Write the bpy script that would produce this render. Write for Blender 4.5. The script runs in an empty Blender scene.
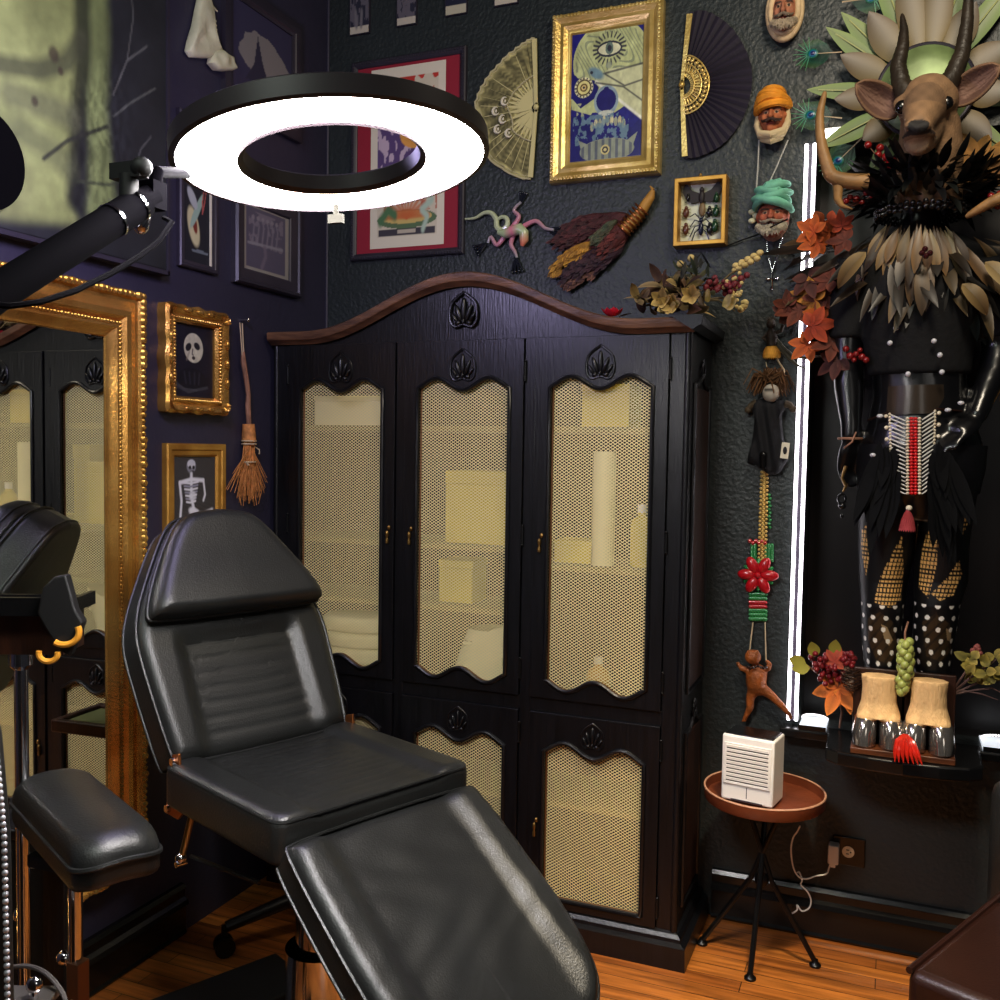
import bpy, math, random
import numpy as np
from math import sin, cos, pi, radians, sqrt, atan2
from mathutils import Vector, Matrix, Euler
random.seed(7)
rng = np.random.default_rng(7)
SC = bpy.context.scene
COL = SC.collection

# ------------------------------------------------------------------ camera
YAW, PITCH, ROLL, FPX, HC = radians(22.3), radians(3.0), radians(0.92), 960.0, 1.5
_F = Vector((-sin(YAW)*cos(PITCH), cos(YAW)*cos(PITCH), -sin(PITCH)))
_R0 = Vector((cos(YAW), sin(YAW), 0)); _U0 = _R0.cross(_F)
_R = _R0*cos(ROLL) + _U0*sin(ROLL); _U = _U0*cos(ROLL) - _R0*sin(ROLL)
CAM = Vector((0, 0, HC))
def ray(px, py): return _F + _R*((px-500)/FPX) - _U*((py-500)/FPX)
def PY(px, py, y): d = ray(px, py); return CAM + d*(y/d.y)          # measured points on real planes
def PX(px, py, x): d = ray(px, py); return CAM + d*(x/d.x)
def PZ(px, py, z): d = ray(px, py); return CAM + d*((z-HC)/d.z)
def PD(px, py, dep): return CAM + ray(px, py)*dep
cd = bpy.data.cameras.new('camera'); cam = bpy.data.objects.new('camera', cd); COL.objects.link(cam)
cd.sensor_width = 36; cd.lens = 36*FPX/1000; cd.clip_start = 0.02
M = Matrix((_R, _U, -_F)).transposed().to_4x4(); M.translation = CAM
cam.matrix_world = M; SC.camera = cam

YW, XL = 3.09, -1.98     # back wall plane, left wall plane

# ------------------------------------------------------------------ colour + materials
def lin(v): v /= 255.0; return v/12.92 if v <= .04045 else ((v+.055)/1.055)**2.4
def c(r, g, b): return (lin(r), lin(g), lin(b))
MATS = {}
def mat(name, col, rough=.5, metal=0., bump=0., bscale=60., var=0., vscale=6., coat=0., emis=0., spec=.5, stretch=(1,1,1), col2=None, trans=0., alpha=1.):
    if name in MATS: return MATS[name]
    m = bpy.data.materials.new(name); m.use_nodes = True; MATS[name] = m
    nt = m.node_tree; N = nt.nodes; b = N['Principled BSDF']
    b.inputs['Base Color'].default_value = (*col, 1); b.inputs['Roughness'].default_value = rough
    b.inputs['Metallic'].default_value = metal; b.inputs['Coat Weight'].default_value = coat
    b.inputs['Coat Roughness'].default_value = .15
    b.inputs['Specular IOR Level'].default_value = spec
    b.inputs['Transmission Weight'].default_value = trans; b.inputs['Alpha'].default_value = alpha
    if emis: b.inputs['Emission Color'].default_value = (*col, 1); b.inputs['Emission Strength'].default_value = emis
    if var or bump or col2:
        tc = N.new('ShaderNodeTexCoord'); mp = N.new('ShaderNodeMapping'); mp.inputs['Scale'].default_value = stretch
        nt.links.new(tc.outputs['Object'], mp.inputs['Vector'])
    if var or col2:
        n = N.new('ShaderNodeTexNoise'); n.inputs['Scale'].default_value = vscale; n.inputs['Detail'].default_value = 6
        nt.links.new(mp.outputs[0], n.inputs['Vector'])
        r = N.new('ShaderNodeValToRGB'); r.color_ramp.elements[0].position = .32; r.color_ramp.elements[1].position = .68
        a = col; d = col2 or tuple(min(1, x*(1+var)) for x in col)
        if not col2: a = tuple(x*(1-var) for x in col)
        r.color_ramp.elements[0].color = (*a, 1); r.color_ramp.elements[1].color = (*d, 1)
        nt.links.new(n.outputs['Fac'], r.inputs['Fac']); nt.links.new(r.outputs['Color'], b.inputs['Base Color'])
    if bump:
        n2 = N.new('ShaderNodeTexNoise'); n2.inputs['Scale'].default_value = bscale; n2.inputs['Detail'].default_value = 5
        nt.links.new(mp.outputs[0], n2.inputs['Vector'])
        bp = N.new('ShaderNodeBump'); bp.inputs['Strength'].default_value = bump; bp.inputs['Distance'].default_value = .01
        nt.links.new(n2.outputs['Fac'], bp.inputs['Height']); nt.links.new(bp.outputs['Normal'], b.inputs['Normal'])
    return m
def vmat(name, rough=.6, metal=0., coat=0., bump=0., bscale=120):
    if name in MATS: return MATS[name]
    m = mat(name, (1, 1, 1), rough, metal, bump, bscale, coat=coat)
    N = m.node_tree.nodes; a = N.new('ShaderNodeVertexColor'); a.layer_name = 'Col'
    m.node_tree.links.new(a.outputs['Color'], N['Principled BSDF'].inputs['Base Color'])
    return m

leather = mat('black_leather', c(33, 34, 33), .38, bump=.14, bscale=260, var=.22, vscale=5, spec=.6)
leather_b = mat('brown_leather', c(44, 22, 15), .34, bump=.12, bscale=200, var=.25)
blackwood = mat('black_painted_wood', c(13, 13, 17), .34, bump=.14, bscale=30, var=.45, vscale=12, stretch=(6, 6, .5), spec=.6)
wornwood = mat('worn_cornice_wood', c(128, 92, 66), .45, bump=.2, bscale=40, stretch=(1, 1, 6), col2=c(78, 54, 42), vscale=9)
redwood = mat('dark_red_wood', c(58, 30, 17), .4, bump=.15, bscale=40, col2=c(34, 17, 11), vscale=8, stretch=(5, 5, .6))
boardwood = mat('brown_board_wood', c(110, 62, 32), .4, bump=.1, col2=c(72, 38, 20), vscale=9, stretch=(1, 5, 5))
gold = mat('gilt_gold', c(226, 180, 98), .26, .75, bump=.10, bscale=120, col2=c(180, 128, 58), vscale=8)
gold_l = mat('pale_gilt', c(228, 204, 136), .32, .5, bump=.15, bscale=120, col2=c(190, 160, 86), vscale=14)
gold_b = mat('yellow_gilt', c(210, 165, 80), .4, .55, bump=.1, bscale=70, col2=c(165, 115, 45), vscale=10)
brass = mat('aged_brass', c(150, 120, 70), .35, .9)
chrome = mat('chrome', c(215, 215, 220), .1, 1.)
copper = mat('copper_bracket', c(190, 120, 70), .3, .9)
black = mat('matte_black', c(12, 12, 13), .6, var=.2)
blackg = mat('gloss_black', c(14, 14, 15), .22, spec=.6)
blackm = mat('black_metal', c(16, 16, 17), .35, .3, spec=.6)
greym = mat('dark_grey_frame', c(52, 48, 58), .4, var=.15)
cream = mat('cream_card', c(218, 212, 190), .7)
white = mat('white_plastic', c(236, 232, 226), .35)
bone = mat('old_bone', c(205, 204, 170), .55, bump=.2, bscale=40, var=.12, vscale=18)
straw = mat('broom_straw', c(190, 130, 74), .75, var=.35, vscale=60)
twig = mat('broom_stick', c(150, 110, 88), .7, bump=.3, var=.3, vscale=30)
twine = mat('pale_twine', c(190, 170, 140), .8)
paint = vmat('painted_surface', .55)
glossyp = vmat('glazed_surface', .28, coat=.3)
matte = vmat('dry_surface', .75, bump=.15)
sheen = vmat('satin_surface', .42)

# ------------------------------------------------------------------ mesh builder
class MB:
    def __init__(s): s.v = []; s.f = []; s.c = []; s.cur = (1, 1, 1)
    def add(s, vs, fs, cols=None):
        o = len(s.v); s.v += [tuple(x) for x in vs]; s.f += [tuple(i+o for i in q) for q in fs]
        s.c += list(cols) if cols is not None else [s.cur]*len(vs)
        return s
    def col(s, *k): s.cur = k[0] if len(k) == 1 else k; return s
    def box(s, ce, si, R=None):
        x, y, z = (k/2 for k in si); ce = Vector(ce)
        vs = [Vector((a*x, b*y, d*z)) for a in (-1, 1) for b in (-1, 1) for d in (-1, 1)]
        if R is not None: vs = [R @ q for q in vs]
        return s.add([q+ce for q in vs], [(0,1,3,2),(4,6,7,5),(0,4,5,1),(2,3,7,6),(0,2,6,4),(1,5,7,3)])
    def bb(s, x0, x1, y0, y1, z0, z1): return s.box(((x0+x1)/2, (y0+y1)/2, (z0+z1)/2), (x1-x0, y1-y0, z1-z0))
    def tube(s, pts, r, n=8, closed=False, flat=1., cols=None):
        pts = [Vector(p) for p in pts]; k = len(pts)
        rs = [r]*k if isinstance(r, (int, float)) else ([r(i/(k-1)) for i in range(k)] if callable(r) else list(r))
        vs = []; cc = []; nrm = None
        for i in range(k):
            a = pts[i-1] if (i > 0 or closed) else pts[i]; b = pts[(i+1) % k] if (i < k-1 or closed) else pts[i]
            t = b-a
            t = t.normalized() if t.length > 1e-9 else Vector((0, 0, 1))
            if nrm is None: nrm = t.orthogonal().normalized()
            nrm = nrm - t*nrm.dot(t); nrm = nrm.normalized() if nrm.length > 1e-6 else t.orthogonal().normalized()
            bi = t.cross(nrm)
            for j in range(n):
                an = 2*pi*j/n; vs.append(pts[i] + (nrm*cos(an) + bi*sin(an)*flat)*rs[i])
                cc.append(cols[i] if cols is not None else s.cur)
        fs = []
        for i in range(k if closed else k-1):
            for j in range(n):
                fs.append((i*n+j, i*n+(j+1) % n, ((i+1) % k)*n+(j+1) % n, ((i+1) % k)*n+j))
        if not closed: fs += [tuple(range(n-1, -1, -1)), tuple((k-1)*n+j for j in range(n))]
        return s.add(vs, fs, cc)
    def cyl(s, p0, p1, r0, r1=None, n=16): return s.tube([p0, p1], [r0, r0 if r1 is None else r1], n)
    def lathe(s, prof, n=24, M=None, arc=2*pi):
        vs = []; k = len(prof); full = arc > 6.28; m = n if full else n+1
        for (r, z) in prof:
            for j in range(m):
                a = arc*j/n; p = Vector((r*cos(a), r*sin(a), z)); vs.append(M @ p if M else p)
        fs = [(i*m+j, i*m+(j+1) % m, (i+1)*m+(j+1) % m, (i+1)*m+j) for i in range(k-1) for j in range(n)]
        return s.add(vs, fs)
    def ell(s, ce, r, nu=12, nv=8, R=None):
        if isinstance(r, (int, float)): r = (r, r, r)
        ce = Vector(ce); vs = []
        for i in range(nv+1):
            t = pi*i/nv
            for j in range(nu):
                a = 2*pi*j/nu; p = Vector((r[0]*sin(t)*cos(a), r[1]*sin(t)*sin(a), r[2]*cos(t)))
                vs.append((R @ p if R else p)+ce)
        fs = [(i*nu+j, (i+1)*nu+j, (i+1)*nu+(j+1) % nu, i*nu+(j+1) % nu) for i in range(nv) for j in range(nu)]
        return s.add(vs, fs)
    def prism(s, poly, y0, y1, M=None):
        n = len(poly); vs = [Vector((x, y0, z)) for x, z in poly] + [Vector((x, y1, z)) for x, z in poly]
        if M: vs = [M @ q for q in vs]
        return s.add(vs, [tuple(range(n)), tuple(range(2*n-1, n-1, -1))] + [(i, n+i, n+(i+1) % n, (i+1) % n) for i in range(n)])
    def grid(s, nu, nv, fn, cfn=None, wrap=False):
        vs = []; cc = []; m = nu if wrap else nu+1
        for j in range(nv+1):
            for i in range(m):
                vs.append(fn(i/nu, j/nv)); cc.append(cfn(i/nu, j/nv) if cfn else s.cur)
        fs = [(j*m+i, j*m+(i+1) % m, (j+1)*m+(i+1) % m, (j+1)*m+i) for j in range(nv) for i in range(nu)]
        return s.add(vs, fs, cc)
    def leaf(s, base, d, nrm, L, W, curl=0., n=8, c0=None, c1=None, pk=.45, fold=.15, tip=1., side=0.):
        """a blade: base point, growth direction, facing normal"""
        base = Vector(base); d = Vector(d).normalized(); nrm = Vector(nrm); nrm = (nrm - d*nrm.dot(d))
        nrm = nrm.normalized() if nrm.length > 1e-5 else d.orthogonal().normalized(); sd = d.cross(nrm)
        vs = []; cc = []; c0 = c0 or s.cur; c1 = c1 or c0
        for i in range(n+1):
            t = i/n; w = W/2*(sin(pi*min(1, t**(math.log(.5)/math.log(pk))))**.8 if 0 < t < 1 else .03) * (1 if t < .5 else tip**(t-.5))
            an = curl*t; p = base + d*(L*(sin(an)/curl if abs(curl) > 1e-3 else t)) + nrm*(L*((1-cos(an))/curl) if abs(curl) > 1e-3 else 0) + sd*(side*L*t*t)
            nn = nrm*cos(an) - d*sin(an)
            col = tuple(c0[k]*(1-t)+c1[k]*t for k in range(3)); dk = tuple(x*.6 for x in col)
            for q, cl in ((-1, col), (0, dk), (1, col)):
                vs.append(p + sd*(w*q) + nn*(fold*w*abs(q))); cc.append(cl)
        fs = [(i*3+k, i*3+k+1, (i+1)*3+k+1, (i+1)*3+k) for i in range(n) for k in (0, 1)]
        return s.add(vs, fs, cc)
    def pad(s, outline, thick, r, fmap, rings=10, fn=None, cfn=None, back=True, pw=2.):
        """upholstered pad: outline (u,v) list, rounded rim radius r, fmap(u,v,h)->point, fn adds height"""
        k = len(outline); cu = sum(p[0] for p in outline)/k; cv = sum(p[1] for p in outline)/k
        rm = sum(sqrt((p[0]-cu)**2+(p[1]-cv)**2) for p in outline)/k
        lv = []
        m = 5; rb = r*.5
        if back: lv += [(1-rb*(1-sin(pi/2*i/m))/rm, rb*(1-cos(pi/2*i/m))) for i in range(m+1)]
        else: lv += [(1., 0.)]
        lv += [(1-r*(1-cos(pi/2*i/m))/rm, thick-r+r*sin(pi/2*i/m)) for i in range(m+1)]
        s0 = lv[-1][0]
        for i in range(1, rings+1): lv.append((s0*(1-i/rings)+.001, thick))
        vs = []; cc = []
        for sc, h in lv:
            for (u, v) in outline:
                uu = cu+(u-cu)*sc; vv = cv+(v-cv)*sc; hh = h
                if fn and h > r*.6: hh += fn(uu, vv)*min(1, (h-r*.6)/(thick-r*.6+1e-9))
                vs.append(fmap(uu, vv, hh)); cc.append(cfn(uu, vv, sc) if cfn else s.cur)
        fs = [(i*k+j, i*k+(j+1) % k, (i+1)*k+(j+1) % k, (i+1)*k+j) for i in range(len(lv)-1) for j in range(k)]
        if back: fs.append(tuple(range(k-1, -1, -1)))
        return s.add(vs, fs, cc)
    def build(s, name, m, parent=None, smooth=True, bevel=0., sub=0, ang=42, rem=0.):
        me = bpy.data.meshes.new(name); me.from_pydata([tuple(v) for v in s.v], [], s.f); me.validate()
        if len(s.c) == len(me.vertices) and any(k != (1, 1, 1) for k in s.c):
            a = me.color_attributes.new('Col', 'FLOAT_COLOR', 'POINT')
            a.data.foreach_set('color', np.array([(k[0], k[1], k[2], 1) for k in s.c], dtype=np.float32).ravel())
        import bmesh
        bm = bmesh.new(); bm.from_mesh(me); bmesh.ops.recalc_face_normals(bm, faces=bm.faces); bm.to_mesh(me); bm.free()
        me.materials.append(m)
        if smooth: me.shade_smooth(); me.set_sharp_from_angle(angle=radians(ang))
        o = bpy.data.objects.new(name, me); COL.objects.link(o)
        if parent: o.parent = parent
        if bevel:
            b = o.modifiers.new('b', 'BEVEL'); b.width = bevel; b.segments = 3; b.limit_method = 'ANGLE'; b.angle_limit = radians(40)
        if sub: q = o.modifiers.new('s', 'SUBSURF'); q.levels = sub; q.render_levels = sub
        return o

def bake(o):
    dg = bpy.context.evaluated_depsgraph_get(); dg.update(); me = bpy.data.meshes.new_from_object(o.evaluated_get(dg))
    o.modifiers.clear(); o.data = me; return o
def remesh(o, vox, it=6, fac=.5):
    q = o.modifiers.new('r', 'REMESH'); q.mode = 'VOXEL'; q.voxel_size = vox
    q = o.modifiers.new('sm', 'SMOOTH'); q.factor = fac; q.iterations = it
    bake(o); o.data.shade_smooth(); return o
def vcol(o, fn):
    me = o.data; a = me.color_attributes.get('Col') or me.color_attributes.new('Col', 'FLOAT_COLOR', 'POINT')
    a.data.foreach_set('color', np.array([(*fn(v.co, v.normal), 1) for v in me.vertices], dtype=np.float32).ravel())
def tag(o, label, cat, group=None, kind=None):
    o['label'] = label; o['category'] = cat
    if group: o['group'] = group
    if kind: o['kind'] = kind
    return o
def thing(name, label, cat, loc=(0, 0, 0), rz=0., group=None):
    o = bpy.data.objects.new(name, None); o.empty_display_size = .05; COL.objects.link(o)
    o.location = loc; o.rotation_euler = (0, 0, rz); bpy.context.view_layer.update()
    return tag(o, label, cat, group)
def struct(name, mb, m, **k):
    o = mb.build(name, m, None, **k); o['kind'] = 'structure'; return o
def dup(root, loc, label, rz=None, group=None):
    r = root.copy(); COL.objects.link(r); r.location = loc; r['label'] = label
    if rz is not None: r.rotation_euler = (0, 0, rz)
    if group: r['group'] = group
    for ch in list(root.children):
        k = ch.copy(); COL.objects.link(k); k.parent = r
        for g in list(ch.children): d = g.copy(); COL.objects.link(d); d.parent = k
    return r

def curve(P, n=8):
    out = []
    for i in range(len(P)-1):
        p0, p1, p2, p3 = P[max(0, i-1)], P[i], P[i+1], P[min(len(P)-1, i+2)]
        for k in range(n): t = k/n; out.append(.5*((2*p1)+(p2-p0)*t+(2*p0-5*p1+4*p2-p3)*t*t+(3*p1-p0-3*p2+p3)*t**3))
    return out+[P[-1]]

def proj(p):   # photo pixel of a world point, used to lay measured patterns on cloth
    v = Vector(p)-CAM; z = v.dot(_F); return 500+FPX*v.dot(_R)/z, 500-FPX*v.dot(_U)/z
def inpoly(x, y, P):
    r = False
    for i in range(len(P)):
        x0, y0 = P[i]; x1, y1 = P[(i+1) % len(P)]
        if (y0 > y) != (y1 > y) and x < (x1-x0)*(y-y0)/(y1-y0)+x0: r = not r
    return r

class Wall:
    """local frame on a wall: x right, y into the wall, z up"""
    def __init__(s, which): s.w = which; s.rz = 0 if which == 'back' else pi/2
    def pt(s, px, py, off=0.): return PY(px, py, YW-off) if s.w == 'back' else PX(px, py, XL+off)
    def hang(s, name, label, cat, px, py, group=None):
        return thing(name, label, cat, s.pt(px, py), s.rz, group)
    def loc(s, root, px, py, off=0.):
        p = s.pt(px, py, off) - root.location
        return Vector((p.x, p.y, p.z)) if s.w == 'back' else Vector((p.y, -p.x, p.z))
BACK, LEFT = Wall('back'), Wall('left')

# ------------------------------------------------------------------ painting on a grid (colour per vertex)
class Art:
    def __init__(s, nx, nz, bg):
        s.nx, s.nz = nx, nz; s.U, s.V = np.meshgrid(np.linspace(0, 1, nx), np.linspace(0, 1, nz)); s.img = np.ones((nz, nx, 3))*np.array(bg)
    def put(s, mask, col, a=1.):
        m = np.clip(mask.astype(float)*a, 0, 1)[..., None]; s.img = s.img*(1-m) + np.array(col)*m; return s
    def ell(s, cx, cy, rx, ry, rot=0.):
        x = s.U-cx; y = s.V-cy; ca, sa = cos(rot), sin(rot); return np.sqrt(((x*ca+y*sa)/rx)**2 + ((-x*sa+y*ca)/ry)**2)
    def soft(s, d, e=.15): return np.clip((1-d)/e, 0, 1)
    def poly(s, P):
        ins = np.zeros(s.U.shape, bool); n = len(P)
        for i in range(n):
            x0, y0 = P[i]; x1, y1 = P[(i+1) % n]
            cond = ((y0 > s.V) != (y1 > s.V)); ins ^= cond & (s.U < (x1-x0)*(s.V-y0)/((y1-y0) if abs(y1-y0) > 1e-9 else 1e-9)+x0)
        return ins
    def seg(s, pts, w, asp=1.):
        d = np.full(s.U.shape, 9.)
        for (x0, y0), (x1, y1) in zip(pts[:-1], pts[1:]):
            dx, dy = x1-x0, (y1-y0)*asp; L = dx*dx+dy*dy+1e-12; t = np.clip(((s.U-x0)*dx+(s.V-y0)*asp*dy)/L, 0, 1)
            d = np.minimum(d, np.hypot(s.U-x0-t*dx, (s.V-y0)*asp-t*dy))
        return np.clip(1.5-d/w, 0, 1)
    def blur(s, m, k=3):
        m = m.astype(float)
        for _ in range(2):
            for ax in (0, 1): m = sum(np.roll(m, i, ax) for i in range(-k, k+1))/(2*k+1)
        return m
    def noise(s, sc, seed=0, asp=1.):
        r = np.random.default_rng(seed); out = 0; amp = 1; tot = 0
        for k in range(4):
            n = int(sc*2**k)+2; g = r.random((int(n*asp)+3, n+3)); x = s.U*(n); y = s.V*(n*asp); xi = x.astype(int); yi = y.astype(int); fx = x-xi; fy = y-yi
            fx = fx*fx*(3-2*fx); fy = fy*fy*(3-2*fy)
            out = out + amp*((g[yi, xi]*(1-fx)+g[yi, xi+1]*fx)*(1-fy)+(g[yi+1, xi]*(1-fx)+g[yi+1, xi+1]*fx)*fy); tot += amp; amp *= .5
        return out/tot
    def build(s, name, root, x0, x1, z0, z1, y, m=None):
        mb = MB(); vs = [(x0+(x1-x0)*u, y, z0+(z1-z0)*v) for u, v in zip(s.U.ravel(), s.V.ravel())]
        n = s.nx; fs = [(j*n+i, j*n+i+1, (j+1)*n+i+1, (j+1)*n+i) for j in range(s.nz-1) for i in range(n-1)]
        mb.add(vs, fs, [tuple(k) for k in s.img.reshape(-1, 3)])
        me = bpy.data.meshes.new(name); me.from_pydata(mb.v, [], mb.f)
        a = me.color_attributes.new('Col', 'FLOAT_COLOR', 'POINT')
        a.data.foreach_set('color', np.array([(*k, 1) for k in mb.c], dtype=np.float32).ravel())
        me.materials.append(m or paint); o = bpy.data.objects.new(name, me); COL.objects.link(o); o.parent = root; return o

def rframe(root, w, h, prof, m, name='frame', wav=None):
    """mitred picture frame: prof = (inset from outer edge, height off the wall)"""
    mb = MB(); n = 1 if not wav else 28; ring = []
    def side(ins):
        a, b = w/2-ins, h/2-ins; C = [(-a, -b), (a, -b), (a, b), (-a, b)]; P = []
        for i in range(4):
            p, q = C[i], C[(i+1) % 4]
            for k in range(n):
                t = k/n; P.append((p[0]+(q[0]-p[0])*t, p[1]+(q[1]-p[1])*t, i, t))
        return P
    vs = []; K = 4*n
    for ins, hh in prof:
        for (x, z, i, t) in side(ins):
            g = wav(t)*max(0, 1-ins/prof[-1][0]*1.6) if wav else 0
            if i == 0: z -= g
            if i == 1: x += g
            if i == 2: z += g
            if i == 3: x -= g
            vs.append((x, -hh, z))
    fs = [(r*K+j, r*K+(j+1) % K, (r+1)*K+(j+1) % K, (r+1)*K+j) for r in range(len(prof)-1) for j in range(K)]
    mb.add(vs, fs); return mb.build(name, m, root, ang=30)
def beads(root, w, h, ins, y, r, step, m, name='beaded_edge', jit=0.):
    mb = MB(); a, b = w/2-ins, h/2-ins; C = [(-a, -b), (a, -b), (a, b), (-a, b)]
    for i in range(4):
        p, q = C[i], C[(i+1) % 4]; L = sqrt((p[0]-q[0])**2+(p[1]-q[1])**2); k = max(1, int(L/step))
        for j in range(k):
            t = j/k; rr = r*(1+random.uniform(-jit, jit)); mb.ell((p[0]+(q[0]-p[0])*t, -y, p[1]+(q[1]-p[1])*t), (rr*1.1, rr, rr*1.1), 6, 4)
    return mb.build(name, m, root)
def picture(W, name, label, cat, cor, prof, m, group=None, wav=None):
    P = [W.pt(*k) for k in cor]; ce = sum(P, Vector())/4
    r = thing(name, label, cat, ce, W.rz, group)
    w = ((P[1]-P[0]).length+(P[2]-P[3]).length)/2; h = ((P[3]-P[0]).length+(P[2]-P[1]).length)/2
    # backing keeps the frame closed against the wall
    rframe(r, w, h, prof, m, 'frame', wav)
    return r, w, h
# ================================================================== SETTING
def floor_mat():
    m = mat('floor_planks', c(165, 92, 36), .28, bump=.05); N = m.node_tree.nodes; L = m.node_tree.links; b = N['Principled BSDF']
    tc = N.new('ShaderNodeTexCoord'); br = N.new('ShaderNodeTexBrick')
    br.offset = .37; br.inputs['Scale'].default_value = 1; br.inputs['Brick Width'].default_value = .95; br.inputs['Row Height'].default_value = .058
    br.inputs['Mortar Size'].default_value = .0012; br.inputs['Color1'].default_value = (*c(196, 126, 58), 1); br.inputs['Color2'].default_value = (*c(152, 90, 40), 1)
    br.inputs['Mortar'].default_value = (*c(30, 14, 8), 1); L.new(tc.outputs['Object'], br.inputs['Vector'])
    mp = N.new('ShaderNodeMapping'); mp.inputs['Scale'].default_value = (3, 45, 1); L.new(tc.outputs['Object'], mp.inputs['Vector'])
    n = N.new('ShaderNodeTexNoise'); n.inputs['Scale'].default_value = 1; n.inputs['Detail'].default_value = 8; L.new(mp.outputs[0], n.inputs['Vector'])
    r = N.new('ShaderNodeValToRGB'); r.color_ramp.elements[0].color = (.38, .33, .3, 1); r.color_ramp.elements[1].color = (1.15, 1.1, 1.05, 1)
    r.color_ramp.elements[0].position = .33; r.color_ramp.elements[1].position = .62; L.new(n.outputs['Fac'], r.inputs['Fac'])
    mx = N.new('ShaderNodeMix'); mx.data_type = 'RGBA'; mx.blend_type = 'MULTIPLY'; mx.inputs[0].default_value = .85
    L.new(br.outputs['Color'], mx.inputs[6]); L.new(r.outputs['Color'], mx.inputs[7]); L.new(mx.outputs[2], b.inputs['Base Color']); return m
wallm = mat('back_wall_paint', c(42, 48, 49), .42, bump=.4, bscale=75, var=.12, vscale=3)
wallml = mat('left_wall_hazed_paint', c(52, 50, 68), .5, bump=.18, bscale=45, var=.1, vscale=3)  # violet haze around the ring lamp is mixed into this wall colour
ceilm = mat('ceiling_paint', c(60, 58, 58), .8)
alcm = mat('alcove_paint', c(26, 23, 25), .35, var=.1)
basem = mat('baseboard_paint', c(15, 15, 16), .25, bump=.08, bscale=20, spec=.6)
AX0, AX1, AZ0, AZ1, AYB = -.25, .36, .66, 2.44, 3.27     # alcove opening
XR, YB, ZC = 1.6, -1.4, 3.3
mb = MB(); mb.bb(XL-.1, XR, YB, YW+.3, -.1, 0); struct('floor', mb, floor_mat(), smooth=False)
mb = MB(); mb.bb(XL-.1, XL, YB, YW+.3, 0, ZC); struct('wall_left', mb, wallml, smooth=False)
mb = MB()
mb.bb(XL, AX0, YW, YW+.1, 0, ZC); mb.bb(AX1, XR, YW, YW+.1, 0, ZC); mb.bb(AX0, AX1, YW, YW+.1, 0, AZ0); mb.bb(AX0, AX1, YW, YW+.1, AZ1, ZC)
struct('wall_back', mb, wallm, smooth=False)
mb = MB(); t = .03
mb.bb(AX0-t, AX1+t, AYB, AYB+t, AZ0-t, AZ1+t); mb.bb(AX0-t, AX0, YW+.1, AYB, AZ0-t, AZ1+t); mb.bb(AX1, AX1+t, YW+.1, AYB, AZ0-t, AZ1+t)
mb.bb(AX0, AX1, YW+.1, AYB, AZ1, AZ1+t); mb.bb(AX0, AX1, YW+.1, AYB, AZ0-t, AZ0)
struct('wall_alcove', mb, alcm, smooth=False)
mb = MB(); mb.bb(XL-.1, XR, YB, YW+.3, ZC, ZC+.1); struct('ceiling', mb, ceilm, smooth=False)
def skirting(name, a, b, axis):
    mb = MB(); prof = [(0, 0), (.016, 0), (.022, .008), (.018, .018), (.018, .092), (.03, .098), (.026, .112), (.014, .12), (.014, .142), (.02, .147), (.012, .158), (0, .16)]
    vs = []
    for t in (a, b):
        for d, z in prof: vs.append((t, YW-d, z) if axis == 'x' else (XL+d, t, z))
    n = len(prof); mb.add(vs, [(i, i+1, n+i+1, n+i) for i in range(n-1)] + [tuple(range(n)), tuple(range(n, 2*n))])
    struct(name, mb, basem, smooth=False)
skirting('baseboard_back', -.50, XR, 'x'); skirting('baseboard_left', YB, 2.3, 'y')
mb = MB(); mb.tube([(XL+.004, YW-.004, 1.9), (XL+.004, YW-.004, ZC)], .006, 6); struct('trim_1', mb, wallml)

# ------------------------------------------------------------------ LED-lit alcove: strips, sill, shelf
ledm = mat('led_white', (1., .95, 1.), .4, emis=5.5)
mb = MB()
r = thing('led_strip', 'bright white vertical led strip light down left edge of the alcove', 'light strip', (AX0-.018, YW, AZ0), 0, 'white led strips framing the alcove')
mb.bb(-.018, .018, -.006, 0, .01, AZ1-AZ0); mb.build('backing_channel', greym, r, smooth=False)
for dx in (-.0115, .0115):
    mb = MB(); mb.bb(dx-.0052, dx+.0052, -.014, -.0062, .012, AZ1-AZ0-.002); mb.build('led_tube', ledm, r, bevel=.003)
r2 = thing('led_strip', 'short white led strip light at top left corner of the alcove behind the leaf crown', 'light strip', (AX0, YW, AZ1+.02), 0, 'white led strips framing the alcove')
mb = MB(); mb.bb(0, .17, -.006, 0, -.016, .02); mb.build('backing_channel', white, r2, smooth=False)
mb = MB(); mb.bb(.005, .165, -.014, -.0062, -.012, .012); mb.build('led_tube', ledm, r2, bevel=.003)
# projecting black shelf: sill full width plus a bow-fronted centre
mb = MB(); mb.bb(AX0-.05, AX1+.05, YW-.06, AYB, AZ0-.03, AZ0-.0005)
P = [(-.16, YW-.06), (-.155, 2.865), (-.12, 2.835), (-.04, 2.818), (.05, 2.812), (.14, 2.818), (.215, 2.835), (.25, 2.865), (.255, YW-.06)]
vs = [(x, y, z) for z in (AZ0-.035, AZ0+.004) for x, y in P]; n = len(P)
mb.add(vs, [tuple(range(n)), tuple(range(n, 2*n))] + [(i, (i+1) % n, n+(i+1) % n, n+i) for i in range(n)])
o = mb.build('display_shelf', blackg, None, smooth=False, bevel=.006)
tag(o, 'black gloss wall shelf with bowed front under the black mannequin', 'shelf')
SHZ = AZ0+.0045
mirm = mat('tray_glow', c(225, 232, 240), .3, emis=.55); beadm = mat('lit_bead', (1., .97, 1.), .4, emis=1.3)  # plate material glows faintly itself, in place of LED light falling on it
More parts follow.
